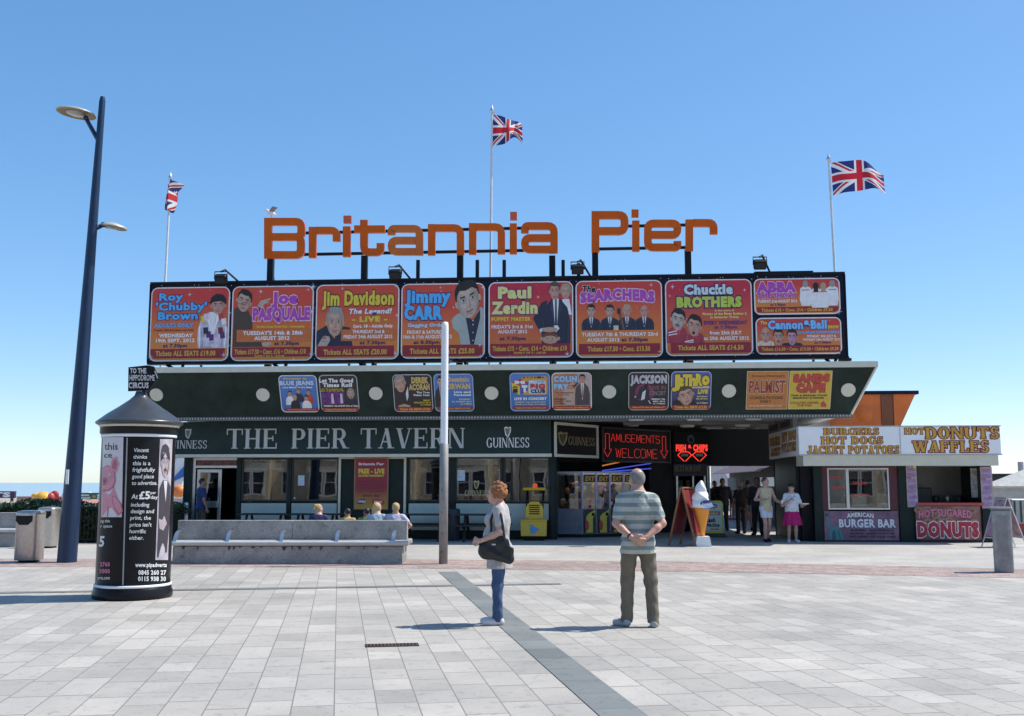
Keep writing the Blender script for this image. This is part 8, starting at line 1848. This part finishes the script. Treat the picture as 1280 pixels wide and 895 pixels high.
rt, J, hp = person('woman in white top and magenta skirt with dark cap holding a food tray', gW, R(-178), 1.6, 1.12, FAIR, INK, 'short', cloth('white_tee', (.68, .69, .74)), .6, .92, None, 'long', M('pale_blue_shoes', (.5, .6, .72), .5), dict(shR=(.178, -.01, 1.4), shL=(-.178, -.01, 1.4), elL=(-.3, .02, 1.08), wrL=(-.3, .28, 1.12), elR=(.29, .04, 1.1), wrR=(.1, .22, 1.26), hands=dict(L=((-.3, 1, .1), (0, 0, 1), .5), R=((-.5, .3, .8), (-1, 0, 0), .8))), yaw=R(-15), belly=.03, bust=.02)
s_ = 1.6 / 1.75; MAG = cloth('magenta_skirt', (.42, .01, .13), .2); mb = MB(); n = 48; vs = []
for z, r_, wv in ((.98, .165, 0), (.9, .195, .004), (.75, .225, .012), (.62, .25, .02), (.52, .265, .026)):
    for k in range(n): an = 2 * math.pi * k / n; q_ = (r_ * 1.1 + wv * math.sin(an * 9)); vs.append((math.cos(an) * q_ * s_, math.sin(an) * q_ * .8 * s_, z * s_))
mb.add(vs, [(i * n + k, i * n + (k + 1) % n, (i + 1) * n + (k + 1) % n, (i + 1) * n + k) for i in range(4) for k in range(n)], MAG, True); local_build(mb, 'skirt', rt)
CAPM = M('navy_cap', (.02, .02, .04), .7)
mb = MB(); mb.ball(hp(0, -.01, .055), (.088 * s_, .104 * s_, .075 * s_), CAPM, 16); mb.cbox(-.06 * s_, .06 * s_, .06, .16 * s_, 0, .012, CAPM, .004, Matrix.Translation(hp(0, 0, .06))); local_build(mb, 'cap', rt)
mb = MB(); c = Vector(J['wrL']) + Vector((0, .12, .03)); mb.cbox(c.x - .1, c.x + .1, c.y - .07, c.y + .07, c.z, c.z + .03, M('chip_tray', (.7, .66, .55), .7), .005); local_build(mb, 'food_tray', rt)
mb = MB(); mb.path([(.06 * s_, .11 * s_, 1.4 * s_), (.02, .155 * s_, 1.3 * s_), (-.03, .15 * s_, 1.25 * s_)], .018, M('navy_scarf', (.03, .035, .08), .8), 8); mb.path([(-.06 * s_, .11 * s_, 1.4 * s_), (-.02, .155 * s_, 1.3 * s_)], .018, MATS['navy_scarf'], 8); local_build(mb, 'scarf', rt)
DK = lambda n_, c_: cloth(n_, c_)
for u, Y, rz, H, lab, hr, hst, tp, tr_, kw in (
    (903, 36.6, R(170), 1.78, 'broad dark clothed figure standing in the passage behind the yellow cash sign', HB, 'short', DK('black_jacket', (.03, .03, .035)), DK('black_trousers', (.02, .02, .025)), dict(sleeve=1.8, b=1.1)),
    (893, 38.2, R(180), 1.7, 'dark figure further back beside the pale post of the passage', HB, 'short', DK('dark_red_top', (.06, .025, .03)), DK('black_trousers', None), dict(sleeve=1.5)),
    (925, 34.6, R(10), 1.66, 'slim woman with pale bun of hair in dark clothes walking into the passage', M('pale_hair', (.5, .4, .25), .7, var=.2), 'ponytail', DK('dark_brown_top', (.045, .03, .028)), DK('dark_leggings', (.03, .025, .03)), dict(sleeve=.6, b=.92)),
    (934, 36.8, R(-10), 1.72, 'person in grey shorts further inside the passage behind the slim woman', HB, 'short', DK('dim_grey_top', (.08, .08, .09)), DK('grey_shorts', (.16, .16, .18)), dict(tmode='shorts')),
    (946, 33.6, R(160), 1.8, 'dark figure in black behind the man in the cream vest', HB, 'short', DK('black_jacket', None), DK('black_trousers', None), dict(sleeve=1.8)),
    (860, 36.2, R(180), 1.72, 'person in dark green top carrying a purple bag in the restaurant doorway', HG, 'short', DK('dark_green_top', (.02, .05, .035)), DK('dark_jeans', (.03, .035, .06)), dict(sleeve=1.8))):
    kw = dict(kw); rt, J, hp = person(lab, Vector((X_(u, Y), Y, 0)), rz, H, kw.pop('b', 1.0), DUSK, hr, hst, tp, kw.pop('sleeve', .6), .86, tr_, kw.pop('tmode', 'long'), BLACK, None, yaw=R(10), vox=.014, group='people in the entrance')
    if 'purple bag' in lab: mb = MB(); mb.cbox(J['wrR'][0] - .02, J['wrR'][0] + .18, -.12, .22, .5, .84, M('purple_bag', (.2, .05, .26), .5), .04); local_build(mb, 'carrier_bag', rt)
